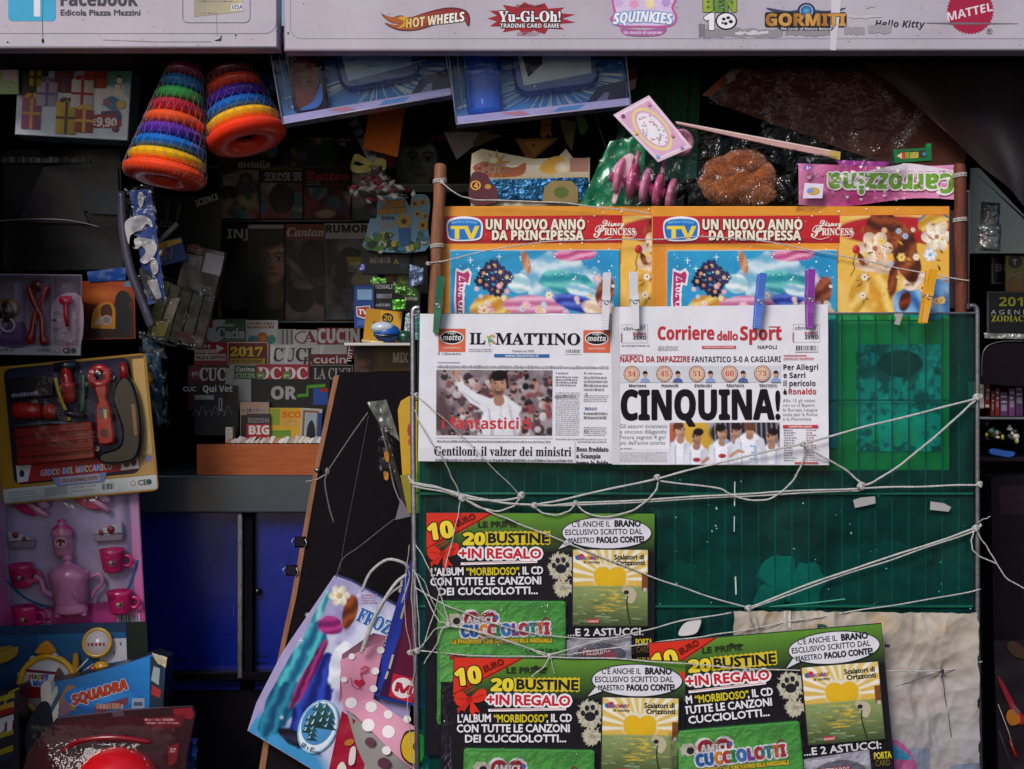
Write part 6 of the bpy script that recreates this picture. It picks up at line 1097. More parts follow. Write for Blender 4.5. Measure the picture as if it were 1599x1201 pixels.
b.w = 1; b.poly([(262, 470), (276, 466), (272, 500), (258, 504)], '#a89c8c'); b.poly([(244, 510), (268, 506), (266, 530), (246, 534)], '#b5a85c'); b.rect(286, 516, 312, 530, '#6a3440'); b.done('packets')
b = t.mb('film'); b.crumple([(232, 440), (330, 436), (330, 540), (234, 544)], '#fff', 7, .045, 10, (18, 18), 5); b.done('clear_film')
t = T('toy_string', 'dark toys in clear bags dangling at the right edge of the tool set card', 'toys', 232, 600, .30)
b = t.mb('plastic'); b.crumple([(222, 520), (250, 540), (262, 660), (236, 664)], '#15324a', 6, .05, 0, (8, 20), 2); b.ball((232, 592, 6), (10, 12, 6), '#7c5a2c', 12, 8); b.ball((230, 566, 6), (9, 14, 6), '#1c4a6a', 12, 8); b.poly([(236, 620), (256, 628), (254, 642), (236, 646)], '#3a4a5a', 8); b.done('toys')
b = t.mb('film'); b.crumple([(218, 510), (260, 530), (270, 664), (230, 670)], '#fff', 6, .05, 10, (10, 20), 6); b.done('clear_film')
# cookery magazines, three stepped rows
def title(s, x, y, h, c, st='bold', fit=None, bold=.4, out=None): return lambda b: b.text(s, x, y, h, c, st, fit=fit, bold=bold, out=out)
def combo(*f):
    def g(b):
        for q in f: q(b)
    return g
K = .66
def leaf(b): b.poly(sm([(322, 522), (330, 502), (352, 500), (346, 508), (336, 514), (346, 530), (330, 534)], 4, True), '#dcd6d8'); b.rect(322, 499, 332, 512, '#a82a24')
mag('cookery magazine with white leaf and green title in the back row', 320, 498, 386, 560, '#3f6a44', K + .05, combo(leaf, title('Cucin', 340, 528, 15, '#e0dcdc', 'serif', 42), lambda b: b.lines(344, 506, 370, 511, 1, '#c8d0c4', .8, 2)), bg2='#8a9a84')
mag('white cookery magazine with orange and teal food in the back row', 384, 500, 434, 560, '#d4d0d2', K + .045, lambda b: (b.lines(386, 503, 430, 514, 2, '#a8642c', .8, 4), b.glow(410, 528, 9, 9, '#e0902c', '#b8601c'), b.ell(395, 530, 8, 6, '#2f8a9a'), b.ell(424, 530, 7, 7, '#3a9a8c')))
mag('grey striped cookery magazine in the back row', 432, 514, 462, 560, '#b5b2b4', K + .04, lambda b: [b.rect(x, 515, x + 3, 556, '#6d6a6e') for x in (440, 447, 454)])
mag('pale cookery magazine with maroon letter A in the back row', 458, 515, 500, 560, '#d2ced0', K + .035, combo(title('A', 474, 534, 17, '#8a2436', 'serif', 20), lambda b: b.stroke(arc(474, 527, 13, 9, 70, 280, 14), 2, '#8a2436')))
mag('dark red cookery magazine with bold white title at the end of the back row', 495, 512, 562, 560, '#a02434', K + .03, title('CUCIN', 497, 535, 21, '#e4dee0', 'bold', 64, .8))
mag('red and white cookery magazine with two small title lines in the middle row', 303, 534, 354, 600, '#a81f2c', K - .01, combo(title('sano e', 306, 543, 6, '#e4dada', 'bold', 22, .2), title('mangiato', 304, 551, 6.5, '#e4dada', 'bold', 36, .2), lambda b: b.rect(304, 553, 353, 563, '#d8d2d4'), title('SALE & CAPPERI', 306, 561, 5.5, '#8a2030', 'bold', 46, .2), lambda b: b.poly([(338, 538), (350, 544), (338, 551)], '#e0d6d8')))
mag('maroon cookery annual with yellow year number in the middle row', 354, 533, 420, 600, '#6a1c1c', K - .02, combo(lambda b: b.frame(355, 534, 419, 570, 1.6, '#c8a4a0'), title('2017', 360, 556, 13, '#d2bc34', 'serif', 50, .5), lambda b: b.rect(359, 560, 414, 568, '#b8a42c'), title('NON SOLO PRIMO', 362, 566, 4.4, '#6a2c1c', 'bold', 48, .2)))
mag('white cookery magazine in clear film with big thin letters in the middle row', 420, 538, 542, 600, '#cfcacc', K - .015, combo(title('CUCI', 426, 564, 20, '#3a3436', 'serif', 62), lambda b: [b.poly([(x, 540), (x + 6, 540), (x + 2, 568), (x - 2, 568)], '#e4e2e4') for x in (424, 446, 500)], title('II', 472, 572, 14, '#3a3436', 'serifi', 16)))
mag('cookery magazine with thin red title at the end of the middle row', 486, 553, 543, 610, '#7c2430', K - .03, title('cucin', 490, 567, 12, '#e0d4d6', 'sans', 50, .3))
def cuc(b): b.ell(306, 583, 11, 11, '#8a2030'); b.text('più', 300, 586, 6, '#e0d4d6', 'bold', fit=12); b.text('CUC', 312, 594, 19, '#ddd6d8', 'serif', fit=40, bold=.4); b.rect(352, 575, 364, 600, '#b8b2a8')
mag('maroon cookery magazine with cream serif title and round badge in the front row', 293, 570, 358, 640, '#4a1c20', K - .05, cuc)
mag('green cookery magazine with small white title in the front row', 357, 570, 402, 640, '#c8c4c0', K - .045, combo(lambda b: b.rect(366, 571, 401, 592, '#2c5a3c'), title('Cucina', 369, 580, 6.5, '#e4e0da', 'bold', 28, .2), title('CUCIN.', 369, 590, 7, '#a8c8a0', 'serif', 30)))
for i, (x, lab) in enumerate(((400, 'red cookery magazine with white D C letters and green badge, left twin'), (441, 'red cookery magazine with white D C letters and green badge, right twin'))):
    mag(lab, x, 569, x + 42, 640, '#a8283c', K - .06 - i * .004, (lambda x: combo(title('DC', x + 3, 592, 18, '#e8e0e0', 'serif', 36, .3), lambda b: (b.ell(x + 7, 586, 6.5, 6.5, '#5a8a3c'), b.text('più', x + 3, 588, 4, '#e0e8d8', 'bold', fit=8))))(x))
mag('black cookery magazine with thin silver letters at the end of the front row', 483, 569, 552, 640, '#16141a', K - .055, combo(lambda b: b.frame(484, 570, 551, 636, 1, '#8a888c'), title('LA CUCI', 490, 592, 17, '#a8a4a6', 'serif', 58, 0)))
# lower shelf
mag('dark magazine with white word and line drawing, left of the boxed books', 303, 602, 372, 680, '#16161c', K - .09, combo(title('CUC', 286, 611, 7, '#c8c4c8', 'sans', 20, .2), title('Qui Vet', 317, 612, 10, '#c9c5c8', 'bold', 46, .1), lambda b: b.rect(304, 617, 334, 624, '#8a868a'), lambda b: [b.stroke(sm([(300 + q * 10, 650), (306 + q * 10, 640 - q % 2 * 6), (312 + q * 10, 648)]), .8, '#6a666c') for q in range(6)], lambda b: b.frame(342, 622, 347, 641, 1, '#b8b4b8')))
mag('black magazine with rounded grey OR letters and green strokes', 392, 592, 515, 660, '#1a1a1e', K - .07, combo(title('OR', 424, 623, 19, '#a8a4a6', 'bold', 38, .8), lambda b: (b.stroke([(464, 618), (480, 617), (480, 604), (508, 602)], 5, '#4f9a2c'), b.rect(489, 606, 512, 632, '#1f4a9a'), b.rect(500, 606, 512, 612, '#a02430'))))
def book(label, x0, y0, x1, y1, c, Y, fn=None, roll=0): return mag(label, x0, y0, x1, y1, c, Y, fn, roll, cat='book', name='book', group='books in the tray', th=14)
book('pale brown book with small dark letters in the tray, above the red one', 375, 628, 420, 690, '#a88c74', K - .09, lambda b: (b.lines(378, 638, 418, 644, 1, '#3a2a24', .9, 3), b.rect(376, 648, 420, 690, '#2a2228')))
book('red book with big white letters at the left of the tray', 385, 646, 421, 692, '#3a3034', K - .11, lambda b: (b.text('DIZION', 388, 660, 7, '#8a8488', 'bold', fit=32), b.rect(385, 662, 421, 684, '#a81c28'), b.text('BIG', 389, 678, 13, '#e0d4d4', 'bold', fit=31, bold=.5)))
book('yellow school book with orange title in the tray', 421, 637, 471, 692, '#d2a32c', K - .10, lambda b: (b.rect(421, 638, 437, 664, '#8a9a34'), b.text('SCO', 441, 652, 9, '#d86a24', 'bold', fit=29, bold=.5), b.lines(441, 655, 466, 666, 2, '#c88a2c', .6, 3), b.rect(424, 672, 454, 688, '#4f8a2c', c2='#8a9a2c')))
book('book with framed portrait picture at the right of the tray', 469, 638, 502, 692, '#b5aca4', K - .12, lambda b: (b.frame(472, 641, 497, 692, 3.4, '#7a5a44'), b.rect(477, 646, 494, 692, '#8fa0a8'), b.poly(sm([(479, 692), (480, 668), (486, 656), (492, 668), (494, 692)], 4), '#1c1c24'), b.rect(496, 644, 502, 692, '#1c3a7a')), -3)
t = T('book_tray', 'orange brown wooden tray front holding small books below the cookery magazines', 'tray', 410, 730, K - .20)
b = t.mb('veneer'); b.box(307, 694, 560, 766, -30, 0, '#a85426', 1.5, '#6a2f18'); b.done('front_board')
b = t.mb('paper'); rd = random.Random(5)
for i in range(26): x = 345 + i * 7.6 + rd.uniform(-1, 1); b.prism([(x, 692), (x + rd.uniform(5, 9), 684 + rd.uniform(-3, 3)), (x + 13, 684 + rd.uniform(-2, 3)), (x + 7, 693.6)], -34, -30.5 - i * .01, rd.choice(['#d8d2d0', '#c9c4c0', '#e0dcd8', '#b59a90', '#9ab0a8', '#c27a6a', '#d8cfc4']))
b.done('book_edges')
b = t.mb('metal'); b.box(305, 766.4, 560, 769.5, -34, 1.5, '#b5aca0', .5); b.box(345, 668, 357, 693.6, -60, -36, '#b0aca8', .5); b.done('metal_lip')
# toy display column left of the stand
t = T('display_card', 'light blue shaped display card with orange lettering and yellow flowers, left of the wooden pole', 'display card', 622, 350, .42)
b = t.mb('gloss'); b.prism(sm([(578, 342), (588, 340), (590, 312), (604, 304), (630, 308), (640, 322), (644, 306), (664, 304), (672, 318), (668, 352), (664, 392), (572, 390), (572, 366)], 3, True), -3, 0, '#7fb0d0', .4); b.w = .3
b.text('Case', 599, 324, 12, '#e09a24', 'bold', fit=32, bold=.6, out=('#6a3a14', .8), rot=4); b.text('delle api', 592, 335, 10, '#e09a24', 'bold', fit=42, bold=.4, out=('#6a3a14', .8), rot=4); b.text('Dolce', 596, 343, 6, '#2a2a30', 'bold', fit=20, bold=.3); b.lines(592, 347, 622, 358, 3, '#c9844c', .6, 4)
for x, y, r in ((648, 318, 6), (660, 316, 6), (652, 334, 6), (664, 338, 5), (631, 346, 11), (660, 352, 8)):
    for q in range(6): b.ell(x + r * .6 * math.cos(q * 1.05), y + r * .6 * math.sin(q * 1.05), r * .5, r * .44, '#c99a24', n=9)
    b.ell(x, y, r * .42, r * .42, '#3a2c1c', n=10)
rd = random.Random(3)
for i in range(40): x, y = rd.uniform(573, 664), rd.uniform(366, 390); b.ell(x, y, rd.uniform(3, 8), rd.uniform(3, 7), rd.choice(['#c9b42c', '#3a86b8', '#2a3a2c', '#d8d0b8', '#5a8a34', '#1c5a8c']), n=9)
b.poly([(622, 356), (640, 356), (640, 384), (626, 384)], '#2a6aa8'); b.top()
def carton(label, x0, y0, x1, y1, c, Y, fn, roll=0): return mag(label, x0, y0, x1, y1, c, Y, fn, roll, cat='carton', name='carton', group='small cartons in the toy column', th=20)
carton('dark carton with faint brown title directly under the blue display card', 564, 382, 640, 428, '#191a22', .45, lambda b: (b.lines(578, 402, 612, 412, 1, '#7a4434', .9, 3), b.text('A', 615, 412, 8, '#b5a42c', 'bold'), b.rect(624, 404, 636, 420, '#22344a')))
carton('dark carton with yellow green letter C in the toy column', 600, 396, 668, 458, '#16181c', .47, lambda b: (b.rect(620, 424, 637, 446, '#5a6a1c'), b.text('C', 624, 442, 13, '#8a9a2c', 'bold'), b.rect(602, 428, 616, 444, '#6a2a1c')))
carton('blue carton with red and white TV badge in the toy column', 553, 446, 584, 512, '#1c3f86', .40, lambda b: (b.rect(558, 452, 581, 468, '#7fa8c8'), b.poly([(556, 479), (578, 477), (577, 494), (568, 498), (557, 494)], '#d8ccd0'), b.poly([(557.5, 480.5), (576.5, 478.5), (575.5, 492.5), (568, 496), (558.5, 492.5)], '#a02430'), b.text('TV', 567, 491, 8, '#e8dcdc', 'bold', anchor='c', fit=14, bold=.3), b.rect(558, 500, 580, 508, '#3a62a8')))
carton('black carton with white lettering band in the toy column', 580, 440, 620, 486, '#14151c', .41, lambda b: (b.text('ANIMALI', 581, 451, 7, '#c0bcc0', 'bold', fit=32), b.rect(588, 459, 612, 466, '#8a94a4'), b.rect(581, 471, 616, 482, '#20242c'), b.lines(586, 474, 610, 479, 1, '#77787c', .9, 3)))
carton('dark carton with green foil top in the toy column', 615, 444, 656, 486, '#1a1e1c', .405, lambda b: (b.poly(sm([(616, 450), (630, 444), (650, 452), (654, 470), (634, 466)], 3, True), '#3a5a2c'), b.lines(632, 464, 652, 470, 1, '#8a908a', .8, 3)))
carton('yellow carton with black round emblem numbered 20 behind the blue ball', 569, 484, 626, 536, '#c08a1c', .39, lambda b: (b.poly([(592, 485), (622, 485), (626, 510), (594, 512)], '#d8a22c'), b.ell(604, 496, 9, 8, '#2a2218'), b.text('20', 604, 500, 8, '#c9a43c', 'bold', anchor='c', fit=12), b.text('N', 582, 512, 9, '#6a4a14', 'bold')), -6)
t = T('toy_packets', 'green and silver foil toy packets heaped left of the wooden pole', 'packets', 640, 460, .37)
b = t.mb('foil')
for i, (q, c) in enumerate((([(576, 432), (606, 434), (604, 442), (580, 444)], '#5a8a3c'), ([(640, 412), (662, 420), (660, 444), (638, 448)], '#6a7a9a'), ([(612, 440), (640, 450), (650, 462), (618, 458)], '#4f7a3c'), ([(612, 468), (634, 468), (634, 482), (614, 484)], '#4f9a2c'), ([(634, 490), (656, 484), (658, 530), (630, 532)], '#8fa0a0'), ([(560, 414), (570, 412), (570, 424), (562, 424)], '#6a6ab0'))): b.crumple(q, c, 4, .12, i, (8, 6), i)
b.top()
t = T('toy_ball', 'shiny blue ball with white cap on the pale shelf edge left of the stand', 'ball', 604, 520, .35)
b = t.mb('plastic'); b.ball((604, 520, 0), (21, 15, 15), '#1a5ab0', 26, 16); b.ball((598, 512, 2), (19, 10, 14), '#c4d0dc', 22, 12); b.tube(sm([(586, 523, 13), (604, 525, 17), (622, 523, 13)]), 2.6, '#10203c', 6); b.tube(sm([(566, 532, 0), (580, 534, 8), (600, 536, 10)]), 3, '#c8b070', 6); b.ball((632, 526, -4), (14, 10, 10), '#1c4a3a', 14, 10); b.top()
t = T('shelf', 'small white edged shelf carrying the blue ball and yellow carton', 'shelf', 600, 540, .36)
b = t.mb('plastic'); b.box(540, 536, 648, 540.5, -60, 26, '#c8c6c4', .8); b.top()
mag('brown boxed magazine with white word MIX under the small white shelf', 584, 541, 650, 580, '#5a4018', .40, lambda b: (b.text('MIX', 614, 566, 15, '#d2c8bc', 'bold', fit=23, bold=.3), b.glow(596, 560, 8, 16, '#7a5a24', '#5a4018')))
mag('dark portrait magazine left of the brown MIX one', 553, 542, 586, 600, '#4a2f28', .42, lambda b: (b.rect(554, 543, 585, 552, '#34486a'), b.text('TUTTI', 548, 566, 7, '#b8b4b4', 'bold', rot=80, fit=24), b.glow(570, 566, 12, 8, '#8a5a3c', '#4a2f28'), b.glow(572, 584, 14, 10, '#7a5a54', '#3a2a2c')))
# ================================================================ leaning board and hanging bags left of the stand
t = T('leaning_board', 'tall near black board with raw wooden edge leaning between counter and green stand', 'board', 540, 1260, .10, tilt=-7)
b = t.mb('matte'); b.prism([(517, 575), (660, 575), (660, 1290), (388, 1290), (452, 930)], -10, 0, '#110c11', .5, '#0d090d'); b.done('panel')
b = t.mb('wood'); b.prism([(512, 582), (521, 580), (488, 745), (459, 930), (436, 1040), (402, 1290), (390, 1290), (428, 1040), (450, 930), (480, 745)], -11, 2.5, '#8f5f42', .8); b.done('wooden_edge')
for x, y in ((462, 848), (449, 893), (462, 742)):
    b = t.mb('metal'); b.box(x - 8, y - 8, x + 9, y + 9, -14, 6, '#15131a', 2) if y > 800 else b.ball((x + 26, y - 8, 4), (5, 4, 4), '#8a8580', 10, 8)
    if y > 800: b.tube(sm([(x - 9, y - 6, 2), (x - 13, y, 4), (x - 9, y + 7, 2)]), 1, '#9a98a2', 5); b.tube(sm([(x + 8, y - 4, 6), (x + 11, y + 3, 8), (x + 7, y + 9, 6)]), 1, '#9a98a2', 5)
    b.done('binder_clip' if y > 800 else 'knot')
t = T('plastic_scrap', 'torn grey plastic scrap with strap and orange bits hanging on the black board', 'plastic scrap', 600, 640, .09)
b = t.mb('plastic'); b.crumple([(573, 628), (604, 624), (626, 690), (594, 664)], '#5c5f58', 4, .08, 6, (12, 12), 3); b.mat = 'film'; b.crumple([(590, 660), (612, 664), (624, 750), (592, 742)], '#fff', 6, .07, 8, (10, 20), 4); b.mat = 'plastic'
b.prism([(592, 664), (600, 662), (640, 800), (634, 806)], 0, 2, '#17141a', .3); b.tube(sm([(596, 668, 4), (604, 700, 6), (616, 760, 4), (634, 800, 3)]), 1.2, '#8d8a90', 5)
for x, y, h in ((604, 712, 12), (603, 742, 10)): b.prism(sm([(x - 3, y - h * .6), (x + 4, y - h * .4), (x + 3, y + h * .7), (x - 2, y + h * .5)], 3, True), 7, 9, '#c9801c')
b.top()
t = T('board', 'yellow board with rounded corner squeezed behind the stand left tube', 'board', 634, 710, .07)
b = t.mb('plastic'); b.prism([(621, 640), (626, 626), (640, 618), (700, 612), (700, 800), (640, 802), (628, 740)], -4, 0, '#c79a24', .8); b.w = .2; b.poly([(625, 742), (660, 738), (660, 800), (637, 801)], '#8f8420'); b.ell(642, 672, 6, 12, '#a82a2c'); b.ell(641, 690, 4, 6, '#b8402c'); b.top()
t = T('paper_scrap', 'small grey paper corner below the yellow board', 'paper', 626, 796, .085)
b = t.mb('paper'); b.prism([(626, 778), (642, 806), (617, 812)], 0, 1, '#6f6a72'); b.top()
t = T('thin_string', 'thin grey string knotted in two on the black leaning board', 'string', 520, 730, .06)
b = t.mb('cord'); b.tube(sm([(577, 644, 30), (548, 684, 24), (516, 732, 20), (512, 740, 22)]), 1.1, '#8b8580', 5); b.tube(sm([(514, 738, 21), (496, 748, 16), (480, 751, 14)]), 1.4, '#a89a90', 5); b.tube(sm([(514, 738, 21), (510, 752, 22), (516, 790, 18), (523, 814, 16)]), 1.1, '#8b8580', 5); b.ball((514, 735, 22), (4, 6, 4), '#8b8580', 10, 8)
b.tube(sm([(578, 648, 26), (560, 740, 20), (540, 840, 14), (532, 890, 12)]), .45, '#6a656c', 4); b.tube(sm([(618, 808, 24), (590, 830, 20), (560, 854, 14), (536, 872, 12), (526, 902, 14)]), .7, '#7d787e', 5); b.top()
# lilac picture bag
t = T('gift_bag', 'lilac and blue picture bag with blue title lettering, hanging tilted below the black board', 'gift bag', 520, 1050, .075)
b = t.mb('gloss'); OUT = [(522, 899), (548, 908), (648, 962), (640, 1120), (520, 1222), (386, 1141), (400, 1098), (440, 1020)]
b.prism(OUT, -24, 0, '#a79cc8', 1, '#5a6aa0'); b.w = .2
GB = [('g', 440, 930, '#8a78b8', 620, 1040, '#c9cce4'), ('n', '#e2e4f2', .5, .018, 3, .25, .6), ('e', 600, 1010, 60, 60, 0, '#d4d8ec', 30, .05), ('n', '#6f62a8', .6, .03, 6, .2, .5), ('g2',)][:-1]
GB += [('e', 440, 1170, 90, 34, 35, '#3f90c4', 14, .1), ('c', 462, 1060, 96, 27, -62, '#155c84', '#4fbcc4', 3.4, 4), ('c', 436, 1110, 50, 24, -60, '#124870', '#2a88a4', 3, 8), ('c', 492, 1090, 72, 25, -66, '#101c6c', '#2c48b8', 3, 5), ('c', 484, 1050, 66, 9, -62, '#5a1248', '#a8307c', 2, 6), ('c', 516, 978, 22, 15, 10, '#7a165c', '#b83a88', 2.2, 9), ('c', 500, 944, 30, 12, -56, '#2a8a9c', '#8ad0d4', 2.2, 7), ('c', 532, 1042, 22, 42, 20, '#cdd4e4', '#f0f2f8', 2, 10), ('c', 458, 1150, 26, 12, 24, '#10101c', '#2a2a44', 2, 12), ('c', 546, 958, 11, 30, 14, '#5a2612', '#9a4a22', 2, 13)]
GB += [('e', 530 + 9 * math.cos(q * 1.05), 930 + 9 * math.sin(q * 1.05), 8, 6, q * 60, '#e6dcc4', 1.6, .3) for q in range(6)] + [('e', 530, 930, 5, 5, 0, '#c8b080', 1.4)]
b.pic([(523, 900), (647, 962), (520, 1220), (388, 1141)], '#b5b2d6', GB, n=(96, 150), seed=2)
for x, y, r in ((560, 930, 4), (470, 1000, 5), (590, 1010, 5), (440, 1120, 4), (480, 960, 4), (580, 950, 3)):
    for q in range(3): b.stroke([(x - r * math.cos(q * 1.047), y - r * math.sin(q * 1.047)), (x + r * math.cos(q * 1.047), y + r * math.sin(q * 1.047))], .7, '#e4e8f4')
b.lines(564, 928, 590, 944, 4, '#a87a9c', .6, 3)
b.text('FROZEN', 556, 968, 21, '#2a62a8', 'serif', fit=84, rot=-25, bold=.8, out=('#dfe6f2', .8)); b.done('bag_body')
b = t.mb('gloss', 4); b.ell(497, 1134, 30, 44, '#8ab8d8', rot=22); b.ell(497, 1134, 27.5, 41, '#dfe8f0', rot=22); b.ell(497, 1130, 25, 34, '#4a8ac0', rot=22)
for x, y, h in ((480, 1140, 26), (492, 1130, 36), (504, 1126, 30), (512, 1134, 26), (486, 1152, 20)): [(b.poly([(x + h * (.22 - .1 * q), y - h * (1 - .36 * q)), (x + h * (.46 - .06 * q + .1 * q), y - h * (.5 - .36 * q)), (x - h * (.14 + .1 * q), y - h * (.62 - .36 * q))], ['#2a5a5c', '#214a50', '#1a3c44'][q]), b.poly([(x + h * (.22 - .1 * q), y - h * (1 - .36 * q)), (x + h * (.12 - .1 * q), y - h * (.74 - .36 * q)), (x + h * (.02 - .1 * q), y - h * (.72 - .36 * q))], '#d4e4ee')) for q in (2, 1, 0)]
b.text('60 x 45 cm', 470, 1164, 7, '#2a3a6a', 'serif', rot=-27, fit=32); b.done('round_badge')
# pink dotted bag
t = T('gift_bag', 'pink gift bag with white dots, folded over the lilac picture bag', 'gift bag', 590, 1090, .05, warp=lambda u, v: 5 * math.sin((u + v * .4) / 24) + 3 * math.sin((v - u * .3) / 17))
b = t.mb('paper'); b.dw = .5
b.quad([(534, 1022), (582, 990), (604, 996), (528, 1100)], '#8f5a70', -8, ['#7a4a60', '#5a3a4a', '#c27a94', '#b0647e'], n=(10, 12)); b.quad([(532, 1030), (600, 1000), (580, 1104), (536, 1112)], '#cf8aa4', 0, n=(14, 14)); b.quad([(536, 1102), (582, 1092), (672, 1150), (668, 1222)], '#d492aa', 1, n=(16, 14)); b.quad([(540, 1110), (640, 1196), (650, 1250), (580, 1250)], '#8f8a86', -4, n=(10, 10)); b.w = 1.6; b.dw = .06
for x, y, r in ((594, 1016, 6), (548, 1098, 9), (579, 1105, 9), (575, 1133, 10), (607, 1142, 10), (606, 1116, 7), (583, 1076, 6), (538, 1060, 5), (550, 1024, 5), (586, 1048, 6), (640, 1150, 9), (604, 1170, 7), (636, 1122, 6)): b.ell(x, y, r, r * .95, '#e6dfe0' if y > 1000 else '#d8ccd0', n=18)
for x, y, r in ((578, 1158, 8), (600, 1190, 10), (612, 1212, 8)): b.ell(x, y, r, r * .9, '#5a2a40', n=16)
b.poly(heart(561, 1066, 8), '#b8203c'); b.stroke(sm([(563, 1044), (572, 1040), (574, 1048), (564, 1052), (566, 1060)]), 1.6, '#b8203c'); b.stroke(sm([(548, 1056), (552, 1072), (566, 1076)]), 1, '#a82840'); b.text('ove', 564, 1052, 8, '#b8203c', 'script', rot=30)
b.done('bag_paper')
b = t.mb('gloss', 9); b.poly(sm([(626, 1160), (634, 1140), (652, 1138), (668, 1150), (664, 1186), (646, 1192), (630, 1180)], 4, True), '#2a2418'); b.poly(sm([(628, 1160), (636, 1143), (652, 1141), (664, 1152), (660, 1184), (646, 1189), (632, 1178)], 4, True), '#d8b024'); b.stroke(sm([(656, 1150), (646, 1162), (654, 1176)]), 1.4, '#2a2418'); b.done('yellow_emblem')
t = T('gift_bag', 'dark red bag with white stripe below the pink dotted bag', 'gift bag', 545, 1175, .06)
b = t.mb('gloss'); b.crumple([(534, 1110), (560, 1128), (590, 1240), (505, 1240)], '#9a1430', 3, .03, 0, (12, 14), 2); b.w = 5; b.prism(sm([(548, 1168), (556, 1166), (554, 1190), (545, 1192)], 3, True), 4, 6, '#d8ccca'); b.ell(546, 1158, 8, 5, '#b5702c', rot=-20); b.poly(sm([(528, 1195), (536, 1188), (542, 1200), (536, 1214), (526, 1210)], 3, True), '#d8cfc4', 6.4); b.top()
# blue box with red letter badge
t = T('gift_box', 'flat dark purple gift box with blue spine and red M badge behind left tube', 'box', 620, 1000, .058)
b = t.mb('gloss'); b.prism([(637, 880), (648, 870), (690, 880), (690, 1110), (580, 1085), (600, 1010)], -16, 0, '#3a1038', .8, '#1c2f8a'); b.w = .2; b.poly([(640, 930), (689, 900), (689, 1060), (612, 1070)], '#5a1234'); b.poly([(637, 882), (646, 876), (625, 990), (592, 1087), (581, 1085), (602, 1008)], '#23359c')
for q in range(24): y = 950 + q * 5.6; x = 621 - q * 1.5; b.poly([(x - 6, y), (x - 4.4, y + .4), (x - 5, y + 3), (x - 6.6, y + 2.6)], '#cfc6d4')
b.poly([(590, 1086), (690, 1104), (690, 1112), (588, 1090)], '#15307a')
for p in ([(628, 905), (624, 925)], [(632, 945), (626, 966)], [(614, 1022), (608, 1044)], [(606, 1048), (602, 1060)]): b.stroke(p, 3.4, '#b8ac94')
b.poly([(614, 1051), (650, 1060), (644, 1098), (607, 1087)], '#b81c38'); b.ell(629, 1074, 17, 16, '#e4d8dc', rot=14); b.text('M', 617, 1078, 13, '#a81c34', 'bold', fit=25, rot=-15, bold=1.2); b.top()
t = T('bag_handle', 'white looped cord handles of the hanging gift bags beside the left tube', 'cord handle', 600, 930, .03)
b = t.mb('cord')
b.tube(sm([(566, 922, 6), (580, 892, 14), (606, 872, 20), (630, 876, 20), (640, 886, 12)], 6), 2.4, '#cfcac8', 7); b.tube(sm([(564, 1020, -4), (576, 984, 6), (592, 950, 14), (618, 910, 18), (636, 896, 10)], 6), 2.6, '#d8d4d2', 7); b.tube(sm([(567, 1016, -2), (582, 976, 8), (606, 930, 16), (630, 912, 14)], 6), 2.2, '#b5b0b0', 7); b.tube(sm([(632, 880, 8), (640, 900, 6), (628, 940, 10)], 6), 1.4, '#bdb8b6', 6); b.top()
# ================================================================ crumpled sheet and the three sticker album packs
t = T('paper_sheet', 'crumpled stained paper sheet with pink and blue painting at the stand lower right', 'paper sheet', 1330, 960, -.007)
def pw(u, v):          # crushed paper: flat facets meeting in creases, drawn in at the tie
    q = Vector((u * .015 + .5 * mnoise.noise(Vector((u * .01, v * .01, 1))), v * .011, 2.2)); d1 = mnoise.voronoi(q)[0]; d2 = mnoise.voronoi(q * 2.3 + Vector((4, 1, 0)))[0]; d3 = mnoise.voronoi(q * 5.1 + Vector((1, 9, 3)))[0]
    d = math.hypot(u - 1466, v - 1044); ra = math.atan2(v - 1044, u - 1466)
    return -2 + 16 * d1[0] + 9 * d2[0] + 3 * d3[0] + 3 * math.exp(-d / 40) * math.sin(ra * 4 + 1.3 + 2 * d1[0]) - 6 * math.exp(-(d / 36) ** 2)
def pc(i, j):
    u = 1143 + 382 * i; v = 950 + 320 * j; c = mixc('#b0a596', '#968f92', min(1, max(0, j * 1.6)))
    st = mnoise.noise(Vector((u * .02, v * .03, 9))); top = max(0, 1 - (v - 950) / 34)
    if st > -.05: c = mixc(c, '#b08a48', min(.7, st * 1.4) * min(1, top + .12))
    if v > 1150:
        e = mnoise.noise(Vector((u * .03, v * .03, 5))) * 24
        if v + e > 1182 and (u < 1450 or u > 1476): c = mixc(c, '#5f7088', .8)
        elif v + e > 1140 and 1400 < u < 1448: c = mixc(c, '#6a7a92', .7)
    d = (u - 1388) / 44; e2 = (v - 1218) / 78
    if d * d + e2 * e2 < 1 and u > 1380: c = mixc('#a2447c', c, .1)
    if 1384 < u < 1418 and 1142 < v < 1170 and v > 1142 + (u - 1384) * .7: c = col('#2a7a9c')
    return c
b = t.mb('paper'); rd = random.Random(3)
b.grid(lambda i, j: (1143 + 382 * i + (3 * mnoise.noise(Vector((0, j * 14, 3))) + (6 * max(0, math.sin(j * 31 + 1)) ** 6 if i > .9 else 0) * -1 if i in (0, 1) else 0), 952 + 4 * i + 330 * j + (2 * mnoise.noise(Vector((i * 30, 1, 3))) if j == 0 else 0), pw(1143 + 382 * i, 950 + 320 * j)), 150, 120, pc, smooth=False); b.done('sheet')
b = t.mb('paper'); b.dw = .3; b.w = 13
b.text('DA', 1274, 986, 13, '#1f4a44', 'bold', fit=34, bold=.6); b.text('L', 1374, 1008, 20, '#24344c', 'boldi', fit=12, bold=.6); b.poly([(1222, 952), (1232, 952), (1232, 978), (1222, 978)], '#d6d0ca'); b.done('printed_letters')
